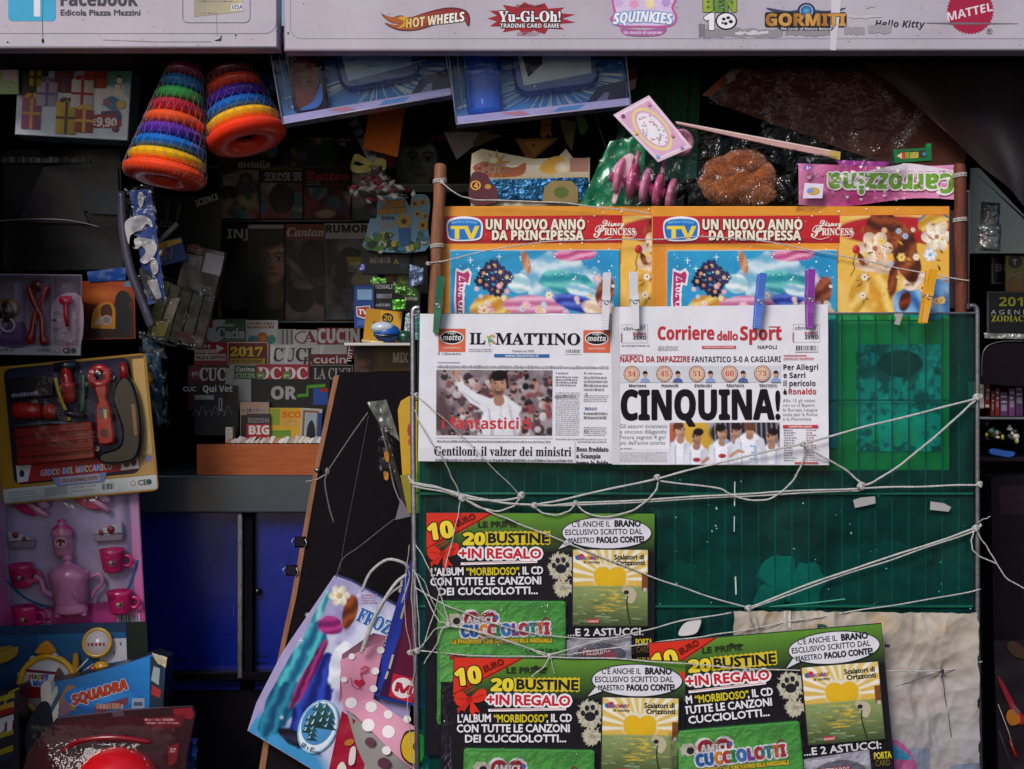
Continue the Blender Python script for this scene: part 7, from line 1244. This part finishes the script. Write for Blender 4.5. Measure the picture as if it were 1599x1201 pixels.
def album(px, py, Y, roll, label):
    t = T('sticker_album_pack', label, 'album pack', px, py, Y, group='sticker album packs tied to the stand', roll=roll)
    O, Q = 665, 800
    b = t.mb('gloss'); b.box(665, 800, 1023, 1180, -3, 0, '#17141c', .6, '#3a3a40'); b.w = .2
    b.quad([(666, 801), (1022, 801), (1022, 862), (666, 862)], '#5a8a2c', None, ['#5f8f30', '#5a8a2e', '#1b1c20', '#1b1c20'], n=(1, 8)); b.poly([(666, 801), (772, 801), (666, 860)], '#d2301f'); b.stroke([(666, 857), (772, 799.5)], 2.2, '#7a1410'); b.stroke([(666, 866), (700, 846)], 1.4, '#c4281c')
    b.ell(792, 815, 9, 2, '#1c2a14'); b.ell(792, 813.4, 3.4, 2.6, '#1c2a14'); b.rect(792, 814, 810, 817, '#1c2a14')
    b.done('card')
    b = t.mb('gloss', 1.4)
    b.text('10', 671, 843, 24, '#f0d23c', 'bold', fit=38, rot=9, bold=1.6, out=('#2a1210', 1.8)); b.text('EURO', 714, 822, 9, '#6a1410', 'sans', fit=32, rot=24, bold=.6); b.text('LE PRIME', 747, 823, 8.6, '#23301a', 'sans', fit=60, bold=.5, rot=1)
    zz = []
    for i in range(27): zz += [(758 + i * 3.9, 829 + (i % 2) * 2 - i * .06)]
    zz2 = [(758 + i * 3.9, 850 + (i % 2) * 2 - i * .06) for i in range(27)][::-1]
    b.poly(zz + zz2, '#d2bc2c'); b.text('20', 724, 850, 18, '#e8d034', 'bold', fit=33, bold=1.2, out=('#15161a', 1.6)); b.text('BUSTINE', 763, 847, 14.5, '#17181c', 'sans', fit=94, bold=.9)
    b.text('+IN REGALO', 718, 871, 14.5, '#c32433', 'sans', fit=127, bold=.9, out=('#efeaec', 3.0)); b.poly([(720, 878), (839, 874), (839, 878), (720, 882)], '#efeaec'); b.stroke([(724, 879), (837, 876)], .9, '#c32433')
    b.poly(sm([(690, 862), (678, 852), (668, 858), (670, 870), (678, 874), (690, 868)], 4, True), '#d8301f'); b.poly(sm([(692, 862), (706, 848), (716, 850), (716, 862), (706, 868), (694, 868)], 4, True), '#d8301f'); b.poly([(688, 866), (692, 868), (684, 882), (678, 880), (674, 886), (672, 878)], '#c4281a'); b.poly([(692, 866), (698, 870), (708, 884), (700, 882), (698, 892), (692, 882)], '#d8301f'); b.ell(691, 864, 5, 5, '#a81c14')
    for p in ([(672, 862), (684, 864)], [(698, 862), (712, 856)]): b.stroke(p, .9, '#7a140e')
    W_ = '#e6e2e6'
    b.text("L'ALBUM", 674, 899, 11.5, W_, 'sans', fit=50, bold=.5, rot=2); b.text('“MORBIDOSO”', 729, 898, 11.5, '#d2c02c', 'sans', fit=82, bold=.4, rot=1); b.text(', IL CD', 810, 896, 11.5, W_, 'sans', fit=38, bold=.5, rot=1)
    b.text('CON TUTTE LE CANZONI', 673, 914, 11.5, W_, 'sans', fit=172, bold=.5, rot=1); b.text('DEI CUCCIOLOTTI...', 686, 929, 11, W_, 'sans', fit=154, bold=.5, rot=1)
    b.text('...E 2 ASTUCCI:', 887, 992, 11, '#d8d4d8', 'sans', fit=118, bold=.4, rot=1); b.text('PORTA', 993, 1006, 10, '#c9b82c', 'sans', fit=26, bold=.4); b.text('CARD', 994, 1017, 9, '#6a5a2c', 'sans', fit=22, bold=.2); b.text('ALBUM', 994, 1034, 9, '#a8982c', 'sans', fit=24, bold=.2); b.done('lettering')
    b = t.mb('gloss', 2.2); b.ell(947.5, 831, 70.5, 25.5, '#1c1a20', n=44); b.poly([(896, 850), (868, 858), (882, 842)], '#1c1a20'); b.ell(947.5, 831, 69, 24, '#dad7e0', n=44); b.poly([(894, 848), (872, 856.5), (884, 842)], '#dad7e0')
    b.text("C'È ANCHE IL", 893, 822, 8.6, '#24222a', 'sans', fit=60, rot=1, bold=.2); b.text('BRANO', 960, 821, 9.4, '#1c1a20', 'sans', fit=40, bold=.7); b.text('ESCLUSIVO SCRITTO DAL', 883, 834.5, 8.4, '#24222a', 'sans', fit=120, rot=1, bold=.2); b.text('MAESTRO', 888, 847, 8.2, '#24222a', 'sans', fit=40, rot=1, bold=.2); b.text('PAOLO CONTE!', 932, 846.5, 9, '#1c1a20', 'sans', fit=73, rot=1, bold=.6); b.done('speech_bubble')
    # cream paw print peeping out between the text and the disc
    b = t.mb('gloss', 2.2); rd = random.Random(2)
    for cx_, cy_, rx, ry, n_, cc in ((876, 884, 17, 20, 200, '#cfc9b4'), (880, 917, 13, 10, 110, '#c9c2ac')):
        b.ell(cx_, cy_, rx, ry, '#9a937e')
        for i in range(n_):
            a = rd.uniform(0, 6.283); q = rd.uniform(.1, .98) ** .6; L = rd.uniform(4, 8); x, y = cx_ + rx * q * math.cos(a), cy_ + ry * q * math.sin(a); g_ = a + rd.uniform(-.7, .7)
            b.stroke([(x, y), (x + L * .5 * math.cos(g_), y + L * .5 * math.sin(g_)), (x + L * math.cos(g_ + .3), y + L * math.sin(g_ + .3))], [2.4, 1.8, .2], mixc(cc, '#8f8870', rd.uniform(0, .5)), b.w + .05 + i * .0015)
        b.w += .4
    b.ell(876, 887, 8.6, 7, '#22202a')
    for dx, dy in ((-11, -3), (-5, -11), (4, -12), (10, -4)): b.ell(876 + dx, 885 + dy, 3.4, 4.4, '#22202a', n=14)
    b.done('paw_picture')
    # the boxed disc
    b = t.mb('gloss'); b.box(893, 856, 1013, 977, .5, 6, '#2a2c30', .6); b.w = 6.2
    DS = [('g', 895, 857, '#dcc070', 895, 914, '#d8ae4c')]
    for i in range(13): a = math.radians(i * 15 + 1); DS += [('l', [(953 + 26 * math.cos(a), 903 - 26 * math.sin(a)), (953 + 90 * math.cos(a), 903 - 90 * math.sin(a))], [3, 10], '#ebe4d2', 1.4)]
    DS += [('e', 944, 893, 15, 14, 0, '#e4dcc8', 5, 0), ('e', 962, 893, 15, 14, 0, '#e4dcc8', 5, 0), ('e', 953, 904, 26, 13, 0, '#e4dcc8', 5, 0), ('e', 941, 896, 14, 13, 0, '#dbae1e', 1.2, .05), ('e', 964, 896, 14, 13, 0, '#dbae1e', 1.2, .05), ('e', 953, 905, 25, 13, 0, '#dbae1e', 1.2, .05)]
    DS += [('l', [(880, 914 + q * 1.0), (1030, 914 + q * 1.0)], 1.4, mixc('#8a9a62', '#1f3c24', q / 64), 1) for q in range(65)]
    rd = random.Random(5)
    for i in range(110):
        y = rd.uniform(917, 972); on = i < 60 and y < 955; x = 953 + rd.gauss(0, 9 + (y - 914) * .14) if on else rd.uniform(896, 1010); L = rd.uniform(4, 16); DS += [('l', [(x - L / 2, y), (x + L / 2, y + rd.uniform(-.6, .6))], [.6, 1.4], rd.choice(['#d8b02c', '#c9a834', '#d2bc54']) if on else rd.choice(['#6f8a60', '#9cae86', '#34543a', '#4a6a48']), 1.2)]
    b.pic([(895, 857), (1011, 857), (1011, 975), (895, 975)], '#d6bc74', DS, n=(84, 86))
    b.w += .4
    b.text('Scalatori di', 959, 872, 7.4, '#2a2a2a', 'sans', fit=46, bold=.4, rot=1); b.text('Orizzonti', 962, 881, 7.4, '#2a2a2a', 'sans', fit=44, bold=.4, rot=1); b.ell(903, 869, 5, 4, '#2a62a8'); b.ell(908, 867, 4, 4, '#b8323c'); b.text('Cucciolotti', 904, 872, 5.6, '#b03a3c', 'boldi', fit=31, bold=.4, cfun=lambda q: [col('#b83a3c'), col('#4a6ab0'), col('#c98a2c')][int(q * 6) % 3]); b.text('le canzoni', 911, 878, 4, '#3a3a34', 'boldi', fit=26)
    b.poly(sm([(970, 920), (974, 914), (982, 915), (990, 918), (994, 928), (988, 940), (980, 938), (976, 926)], 4, True), '#b8ae90'); b.ell(978, 923, 4, 3.4, '#26242a'); b.stroke(sm([(980, 928), (979, 945), (984, 972)]), 2, '#26301f'); b.rect(1002, 893, 1011, 920, '#7a4a24'); b.ell(1007, 919, 3.4, 3.4, '#b5b0a8'); b.text('le canzoni', 903, 969, 4, '#8a9a80', 'boldi', fit=16); b.rect(918, 964, 936, 971, '#a8323a'); b.text('cucci', 919, 970, 4.6, '#e0c8c8', 'boldi', fit=16); b.done('disc_sleeve')
    # green album block
    b = t.mb('gloss'); b.prism(rr(684, 937, 884, 1130, 5), .5, 11, '#4a9a44', 2, '#2c6a34'); b.w = 11.3; b.quad([(688, 941), (880, 941), (880, 1060), (688, 1060)], '#4f9f46', None, ['#5fae50', '#4c9c44', '#57a84c', '#68b458'], n=(4, 4)); b.quad([(688, 1060), (880, 1060), (880, 1126), (688, 1126)], '#57a84c', None, ['#68b458', '#57a84c', '#3f8a3c', '#3f8a3c'], n=(4, 3)); b.done('album')
    b = t.mb('gloss', 11.8)
    for k_, c in ((1.18, '#e6dee0'), (1, '#a82432')): b.poly([(751 + (x - 751) * k_, 972 + (y - 972) * k_) for x, y in heart(751, 972, 26)], c)
    b.poly([(711 + (12 if i % 2 else 14) * math.cos(i * .42), 966 + (9 if i % 2 else 11) * math.sin(i * .42)) for i in range(15)], '#d0c8b4'); b.ell(714, 968, 6, 5.4, '#2a2630'); b.text('AMICI', 730, 971, 10, '#efe8ea', 'bold', fit=40, bold=.6, out=('#8a1824', .8))
    cols_ = ['#2a6ab4', '#2a6ab4', '#d8882c', '#c03a3a', '#2a8a4a', '#3a7ac0', '#8a4a9c', '#c83a3c', '#2a8a8a', '#d06a2c', '#b8304a']
    b.text('CUCCIOLOTTI', 722, 992, 17, '#2a6ab4', 'bold', fit=136, bold=1.4, out=('#ece6ea', 2.6), rot=2, cfun=lambda q: col(cols_[min(10, int(q * 11))])); b.text('LE FIGURINE CHE SALVANO GLI ANIMALI', 706, 1003, 6, '#d8b82c', 'bold', fit=156, rot=1, bold=.5, out=('#5a5a1c', .7))
    b.ell(776, 962, 3, 4, '#3a6ab4'); b.stroke(sm([(846, 968), (852, 962), (858, 966)]), 2.4, '#8a3a5a')
    for i, (s_, x) in enumerate((("L'ALBUM DELLE", 822), ('FIGURINE', 836))): b.text(s_, x, 1016 + i * 9, 5.4, '#1f4a24', 'sans', fit=(50, 34)[i], bold=.2)
    b.rect(703, 1020, 729, 1027, '#c0303a'); b.ell(760, 1023, 5, 4, '#3a7ab0'); b.done('album_title')
    b = t.mb('paper'); b.prism([(885, 998), (986, 991), (987, 1032), (886, 1036)], .5, 6, '#a9a5b5', .8); b.w = 6.3; b.quad([(888, 1000), (984, 994), (984, 1012), (888, 1016)], '#c4c2cf', None, ['#d8d6e0', '#b0aebc', '#c8c6d2', '#9c9aaa']); b.poly(sm([(896, 1026), (910, 1008), (936, 1002), (962, 1006), (978, 1018), (970, 1028), (930, 1032)], 4, True), '#6a6a78'); b.rect(908, 1012, 956, 1022, '#a83a44'); b.text('PIZZARDI', 911, 1020.5, 7, '#ece2e6', 'bold', fit=42, bold=.2); b.ell(952, 1022, 12, 6, '#a8505a'); b.ell(900, 1018, 5, 2, '#d8d6e0'); b.done('pouch')
    b = t.mb('film'); b.crumple([(884, 990), (990, 986), (990, 1040), (884, 1042)], '#fff', 3, .06, 9, (12, 7), 4); b.crumple([(682, 934), (886, 934), (886, 1130), (682, 1130)], '#fff', 1.2, .03, 14.5, (14, 12), 2); b.done('clear_film')
    return t
A1 = album(665, 800, -.008, -.2, 'sticker album pack tied highest, upper left of the three')
a2 = dup(A1, 708, 1026, 'sticker album pack in front at the photo bottom, lower left of the three', roll=-1.2, Y=-.054); a2.rotation_euler.z = math.radians(1.6); a2.rotation_euler.x = math.radians(-1.5)
a3 = dup(A1, 1012, 1004, 'sticker album pack tilted up to the right on the crumpled paper', roll=5.2, Y=-.041); a3.rotation_euler.z = math.radians(-2.0)
t = T('fur_picture', 'dark furry animal picture strip at the left side of the lowest album pack', 'picture card', 700, 1140, -.022)
b = t.mb('gloss'); b.box(688, 1065, 730, 1240, -3, 0, '#1a1820', .5); b.w = .3; rd = random.Random(9)
for i in range(170):
    y = rd.uniform(1076, 1236); x = rd.uniform(691, 722); a = rd.uniform(1.2, 2.2); L = rd.uniform(4, 12); q = (y - 1076) / 160; b.stroke([(x, y), (min(729, max(689, x + L * math.cos(a))), y + L * math.sin(a))], [rd.uniform(.8, 1.8), .3], mixc('#3a3048', '#a89ab0', max(0, min(1, (q - .55) * 2 + rd.uniform(-.3, .3)))), .4 + i * .003)
b.top()
# ================================================================ right edge of the kiosk
t = T('pale_panel', 'pale grey green slanting panel under the dark parasol at the right edge', 'panel', 1560, 330, .45)
b = t.mb('plastic'); b.prism([(1515, 262), (1530, 262), (1660, 400), (1660, 396), (1510, 396)], -8, 0, '#aab4ae', .8); b.top()
def pk(label, x0, y0, x1, y1, seed, rl):
    t = T('foil_packet', label, 'packet', (x0 + x1) / 2, (y0 + y1) / 2, .34, group='foil packets at the right edge', roll=rl); b = t.mb('foil')
    b.grid(lambda i, j: (x0 + (x1 - x0) * i, y0 + (y1 - y0) * j, 10 * (1 - (2 * i - 1) ** 4) * (1 - (2 * j - 1) ** 6) + 3 * mnoise.noise(Vector((i * 5, j * 9, seed)))), 16, 22, lambda i, j: mixc('#b5b8b4', ['#3a5a9c', '#8a3a34', '#5a8a6a', '#b5b8b4', '#c8c49c', '#7a90b8'][int(6 * abs(mnoise.noise(Vector((i * 6, j * 9, seed + 4))) * 1.9)) % 6], .5 if .15 < j < .75 else .05)); b.top()
pk('shiny foil packet with coloured print, upper of the two at the right edge', 1531, 316, 1561, 358, 1, -4); pk('plain silver foil packet, lower of the two at the right edge', 1525, 350, 1563, 392, 2, -2)
def rmag(label, x0, y0, x1, y1, c, Y, fn, roll=0): return mag(label, x0, y0, x1, y1, c, Y, fn, roll, group='magazines at the right edge')
rmag('white magazine with heavy black title letters at the right edge', 1560, 352, 1680, 400, '#b9bab6', .52, lambda b: (b.text('STORIA DEL', 1563, 363, 4.6, '#5a5a5c', 'bold', fit=34), b.text('comunismo', 1555, 381, 14, '#24222a', 'bold', fit=110, bold=.4), b.poly([(1563, 384), (1582, 384), (1570, 394)], '#8a1c24')))
rmag('grey black magazine with pale BU letters at the right edge', 1548, 390, 1640, 444, '#1c1a20', .50, lambda b: (b.frame(1549, 391, 1600, 443, 1.4, '#77777a'), b.text('BU', 1555, 424, 12, '#9a989c', 'bold', fit=22)))
rmag('yellow green and orange annual with a brown round emblem at the right edge', 1570, 391, 1690, 458, '#7a7a2c', .47, lambda b: (b.rect(1570, 391, 1690, 398, '#1a1a1c'), b.text('ANNUARIO', 1573, 397, 5.4, '#c8c6c0', 'bold', fit=50), b.rect(1570, 420, 1690, 458, '#7a7a2c', c2='#8f4a1c'), b.ell(1585, 409, 11, 10, '#3a1c18'), b.text('T', 1581, 414, 9, '#cfc8c0', 'bold'), b.lines(1573, 424, 1600, 436, 3, '#8a5a1c', .7, 3), b.ell(1600, 446, 8, 7, '#7a5a3c')))
rmag('black zodiac diary with yellow year and lettering at the right edge', 1542, 455, 1680, 528, '#100e14', .46, lambda b: (b.frame(1542.5, 455.5, 1679, 527, 1.2, '#5a585e'), b.text('2017', 1560, 478, 14, '#a8a42c', 'bold', fit=54), b.text('A G E N D A', 1547, 491, 7, '#b5b2b4', 'sans', fit=72), b.text('ZODIACALE', 1548, 502, 9, '#a8a42c', 'serif', fit=76)))
t = T('display_rail', 'crinkled silver strip above a dark curved shape at the right edge', 'rail', 1570, 525, .44)
b = t.mb('foil'); b.crumple([(1536, 520), (1680, 524), (1680, 532), (1537, 528)], '#a8aaa0', 2, .1, 0, (18, 3), 3); b.mat = 'matte'; b.prism(sm([(1534, 580), (1538, 548), (1560, 536), (1620, 536), (1680, 545), (1680, 600), (1534, 600)], 3, True), -10, -2, '#1a1218', 1); b.mat = 'metal'; b.tube(sm([(1533, 590, 0), (1536, 548, 0), (1560, 534, 0), (1600, 533, 0)]), .9, '#8a8a88', 5); b.top()
for i, (x, w_, c, y0) in enumerate(((1529, 8, '#b0a8a4', 596), (1537, 8, '#7c1c20', 594), (1547, 6, '#6a2420', 610), (1554, 7, '#7a2420', 606), (1562, 12, '#5a3464', 612), (1575, 10, '#6a3a6a', 606), (1586, 12, '#4a2a54', 600))):
    t = T('book', ['cream spined book', 'red spined book with pale foot', 'slim dark red book', 'slim red book beside the purple ones', 'purple spined book', 'lighter purple spined book', 'dark violet spined book'][i] + ' standing on the right edge shelf', 'book', x + w_ / 2, 648, .48, group='books on the right edge shelf', roll=[0, -2, -1, 0, 1, 0, 1][i])
    b = t.mb('gloss'); b.box(x, y0, x + w_, 650 if i > 1 else 638, -60, 0, c, .8); b.w = .2; b.rect(x + 1.5, y0 + 6, x + w_ - 1.5, y0 + 9, mixc(c, '#fff', .35)); b.rect(x + 2, y0 + 20, x + w_ - 2, y0 + 30, mixc(c, '#fff', .2)); b.lines(x + 2, y0 + 14, x + w_ - 1, y0 + 18, 1, mixc(c, '#fff', .5), .8, i)
    if i < 2: b.rect(x + 1, 632, x + w_ - 1, 636, '#c8bcae')
    b.top()
t = T('shelf', 'dark shelf with pale front edge under the purple books at the right', 'shelf', 1590, 654, .48)
b = t.mb('plastic'); b.box(1526, 651, 1700, 655, -80, 6, '#6a6870', .8, '#2a2830'); b.top()
t = T('toy_heap', 'small heap of bright plastic toys with a blue piece on the low right shelf', 'toys', 1560, 690, .50)
b = t.mb('plastic'); rd = random.Random(4)
for i in range(34):
    x = rd.uniform(1536, 1588); y = 692 - abs(rd.gauss(0, 8)) - (10 - abs(x - 1562) * .3); b.ball((x, y, rd.uniform(-8, 8)), (rd.uniform(2, 6), rd.uniform(2, 5), 4), rd.choice(['#c8c8c0', '#a8a82c', '#2a3a4a', '#b5b8b8', '#4a3a34', '#3a6a5a', '#1a1a22', '#1a1a22']), 8, 6)
b.prism(sm([(1542, 708), (1546, 700), (1566, 703), (1582, 706), (1576, 714), (1556, 712)], 4, True), 4, 12, '#1a5ab0', 1.5); b.top()
t = T('shelf', 'dark low shelf carrying the small toy heap at the right edge', 'shelf', 1590, 716, .50)
b = t.mb('matte'); b.box(1526, 714, 1700, 720, -80, 14, '#1e1a22', .8); b.top()
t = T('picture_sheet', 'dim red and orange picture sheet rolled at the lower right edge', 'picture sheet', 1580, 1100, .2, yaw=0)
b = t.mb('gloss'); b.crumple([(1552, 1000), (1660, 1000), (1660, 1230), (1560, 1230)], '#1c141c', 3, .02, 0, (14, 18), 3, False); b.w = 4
b.poly(sm([(1556, 1056), (1566, 1066), (1584, 1100), (1600, 1122), (1590, 1130), (1574, 1100)], 4, True), '#8a1c24'); b.poly(sm([(1574, 1108), (1586, 1110), (1592, 1126), (1578, 1132), (1570, 1120)], 4, True), '#a8641c'); b.poly([(1576, 1095), (1592, 1110), (1586, 1116)], '#6a4a5a'); b.ell(1586, 1014, 18, 10, '#3a281c', rot=40)
b.tube([(1556, 1098, 8), (1572, 1140, 8), (1582, 1176, 8)], .7, '#c8b0a0', 4); b.tube([(1574, 1155, 8), (1584, 1180, 8)], [.8, 3], '#b01c1c', 6); b.tube([(1558, 1140, 6), (1580, 1201, 6)], .5, '#5a5058', 4); b.top()
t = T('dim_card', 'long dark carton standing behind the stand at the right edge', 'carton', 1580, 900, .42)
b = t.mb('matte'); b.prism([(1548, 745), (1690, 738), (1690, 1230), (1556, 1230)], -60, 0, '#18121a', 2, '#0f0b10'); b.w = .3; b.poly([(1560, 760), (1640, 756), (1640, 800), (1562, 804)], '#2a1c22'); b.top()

# ================================================================ cords lashed round the stand
CORD = '#d6d1cc'
def cord(label, strands, knots=(), c=CORD, name='cord', Y=0.):
    x, y = strands[0][0][0][:2]; t = T(name, label, 'cord', x, y, Y, group='white cords lashed round the stand'); b = t.mb('cord'); rd = random.Random(int(x * 7 + y))
    for pts, r in strands:
        q = sm([(p[0], p[1], p[2] if len(p) > 2 else 16) for p in pts], 9); ph = rd.uniform(0, 6)
        q = [(p[0] + .45 * math.sin(i * .9 + ph), p[1] + .55 * math.sin(i * .63 + ph * 2), p[2]) for i, p in enumerate(q)]; b.tube(q, [.72 * r * (1 + .10 * math.sin(i * 1.7 + ph)) for i in range(len(q))], c, 7)
    for kx, ky, kz, kr in knots:
        b.torus((kx, ky, kz), (.3, .6, .8), kr, kr * .62, c, 14, 8); b.torus((kx + .5, ky + 1, kz + 1.5), (.8, -.4, .5), kr * .8, kr * .6, c, 14, 8); b.ball((kx, ky, kz), kr * .9, c, 8, 6)
    return b.top()
cord('cord from the right tube knot sloping down left across the sports paper', [([(1530, 616, 4), (1517, 624, 8), (1380, 657, 24), (1247, 691, 36), (1130, 718, 34), (1024, 746, 20), (900, 774, 16), (836, 788, 14)], 2.3)], [(1523, 620, 6, 4.2), (1247, 692, 36, 3), (1024, 744, 20, 3.6)])
cord('cord dropping from the right tube knot to the big knot under the sports paper', [([(1524, 622, 6), (1498, 645, 10), (1430, 704, 12), (1370, 747, 12), (1344, 757, 12)], 2.3), ([(1248, 693, 36), (1270, 707, 34), (1320, 735, 14), (1342, 755, 12)], 2.2)], [(1342, 758, 12, 4.6)])
cord('doubled cord running level below the newspapers from tube to tube', [([(1530, 757, 4), (1440, 759, 8), (1342, 762, 10), (1200, 768, 12), (1050, 777, 12), (900, 785, 12), (840, 788, 14), (760, 780, 12), (700, 765, 10), (648, 755, 6), (640, 752, 2)], 2.2), ([(1342, 765, 8), (1200, 772, 10), (1050, 780, 10), (860, 789, 12), (740, 779, 8), (690, 767, 8), (645, 759, 6)], 1.9)], [(834, 788, 14, 3.6), (1528, 756, 4, 3.6)])
cord('slack cord loops hanging in swags under the newspapers', [([(1250, 694, 36), (1250, 715, 26), (1238, 745, 16), (1212, 772, 12), (1180, 781, 12), (1140, 772, 12), (1120, 762, 14), (1030, 750, 18)], 2.0), ([(1027, 747, 18), (1022, 765, 16), (1000, 788, 14), (965, 803, 14), (925, 804, 14), (898, 786, 12)], 2.0), ([(900, 786, 12), (885, 798, 14), (866, 803, 14), (846, 799, 14), (832, 788, 14)], 1.8)], [(898, 784, 13, 2.8)])
cord('cord sweeping from the left tube under the broadsheet to the double knot', [([(638, 742, 2), (646, 752, 6), (690, 762, 10), (722, 775, 12), (770, 781, 12), (812, 776, 14)], 2.2), ([(722, 776, 12), (746, 790, 12), (775, 797, 12), (800, 790, 12), (813, 776, 14)], 2.0)], [(814, 772, 14, 4), (722, 777, 14, 3.8)])
cord('thin cord slanting over the broadsheet left side down to the double knot', [([(643, 612, 4), (656, 622, 16), (690, 650, 24), (730, 688, 24), (772, 732, 18), (812, 771, 14)], 1.0), ([(648, 640, 6), (662, 670, 22), (694, 718, 20), (706, 745, 12), (721, 775, 12)], 1.3)], [(651, 617, 10, 3)], c='#c4bdb8')
cord('cord descending over the top album pack to the knot above the crumpled sheet', [([(724, 778, 12), (770, 800, 14), (815, 818, 16), (900, 852, 18), (1000, 892, 18), (1085, 923, 14), (1164, 947, 14)], 1.6), ([(720, 779, 12), (712, 820, 16), (697, 880, 18), (680, 950, 16), (660, 1010, 10)], 1.2)], [])
cord('thick doubled cord from the right tube down to the knot above the crumpled sheet', [([(1530, 818, 4), (1516, 826, 8), (1400, 864, 12), (1290, 900, 14), (1166, 947, 14)], 2.2), ([(1528, 824, 3), (1512, 831, 8), (1400, 869, 11), (1290, 905, 12), (1170, 949, 14)], 1.6)], [(1166, 947, 15, 3.6), (1521, 824, 6, 4)])
cord('loose cord tail hanging from the right tube towards the photo edge', [([(1520, 826, 8), (1514, 842, 10), (1518, 860, 8), (1534, 871, 4), (1556, 880, 0)], 1.5), ([(1521, 828, 8), (1536, 848, 4), (1552, 872, 0), (1572, 902, -2), (1610, 925, -6)], 1.4), ([(1524, 815, 6), (1534, 810, 8), (1543, 806, 10)], .8)])
cord('cord sloping from the right tube above the crumpled sheet to the left', [([(1530, 920, 4), (1450, 934, 12), (1350, 949, 16), (1240, 966, 20), (1140, 982, 30), (1080, 990, 34), (985, 1003, 30), (900, 1014, 34), (855, 1016, 50)], 1.5), ([(1140, 954, 18), (1060, 968, 14), (1000, 983, 20), (930, 996, 34), (856, 1014, 50)], 1.6)], [(857, 1015, 52, 3.2)])
cord('level cord across the lower album packs from tube to tube', [([(640, 1018, 2), (655, 1014, 8), (720, 1018, 26), (856, 1017, 52), (960, 1020, 50), (1066, 1027, 54), (1200, 1036, 54), (1330, 1040, 44), (1466, 1043, 20), (1500, 1038, 12), (1532, 1032, 4)], 1.5)], [(652, 1014, 10, 3.4), (640, 1018, 4, 3)])
cord('fan of thin cords spreading from the left tube over the top album pack', [([(646, 888, 6), (662, 920, 18), (684, 962, 26), (700, 970, 26), (760, 985, 28), (856, 1014, 50)], 1.4), ([(648, 916, 6), (690, 938, 24), (740, 958, 26), (800, 978, 26), (890, 992, 26), (985, 992, 22)], 1.3), ([(657, 1010, 12), (680, 980, 24), (700, 968, 26), (690, 930, 24), (668, 880, 16), (650, 850, 6)], 1.2), ([(662, 1036, 8), (684, 1000, 24), (702, 974, 26), (790, 996, 30), (852, 1016, 50)], 1.3), ([(648, 905, 6), (654, 960, 12), (656, 1012, 12)], 1.1)], [(702, 971, 26, 2.8)])
cord('thin cords wound down along the left metal tube', [([(640, 850, 6), (634, 900, 8), (633, 960, 8), (642, 1012, 6), (650, 1040, 4), (637, 1090, 8), (640, 1140, 8), (650, 1230, 4)], 1.0), ([(648, 870, 4), (643, 920, 8), (646, 970, 8), (650, 1010, 8)], 1.1), ([(650, 895, 6), (662, 905, 10), (678, 940, 20), (700, 968, 26)], 1.0), ([(650, 1020, 6), (646, 1060, 8), (640, 1064, 10)], .8)], c='#c4bdb8')
cord('thin cord tied along the top of the left yellow pack to the wooden pole', [([(690, 283, -2), (704, 297, 0), (728, 308, -8), (760, 311, -14), (860, 314, -14), (940, 322, -18), (1018, 331, -20)], 1.5)], [(690, 284, -4, 2.4)])
cord('thin cord strung low across both yellow packs between the wooden poles', [([(664, 412, -4), (700, 405, -8), (800, 383, -12), (900, 374, -13), (1018, 373, -12), (1105, 369, -10), (1200, 377, -10), (1330, 402, -9), (1450, 427, -7), (1515, 438, -4)], 1.4)], [(668, 411, -4, 2.2)])
cord('short wire tie holding the tilted album pack at its top', [([(1164, 949, 14), (1168, 962, 26), (1173, 985, 38), (1176, 1000, 40)], .9), ([(1172, 950, 14), (1180, 970, 26), (1176, 994, 38)], .8)], c='#8a827a', name='wire_tie')
cord('dark thread hanging down the crumpled sheet from the level cord', [([(1465, 1044, 20), (1470, 1080, 18), (1480, 1140, 18), (1492, 1230, 18)], .8), ([(1466, 1044, 20), (1390, 1070, 18)], .6)], [(1466, 1044, 20, 2)], c='#3a363a', name='thread')
cord('white tie cutting across the middle album pack left of its plastic hook', [([(856, 1016, 54), (848, 1030, 60), (828, 1046, 60)], 1.2), ([(858, 1016, 54), (862, 1032, 60), (864, 1040, 60)], .7)], name='wire_tie')
t = T('paper_scrap', 'small white paper tongue poking out above the tilted album pack', 'paper', 1080, 985, -.010)
b = t.mb('paper'); b.prism(sm([(1060, 992), (1066, 976), (1080, 968), (1094, 966), (1092, 980), (1084, 990)], 4, True), 0, 1, '#cfcac8'); b.top()
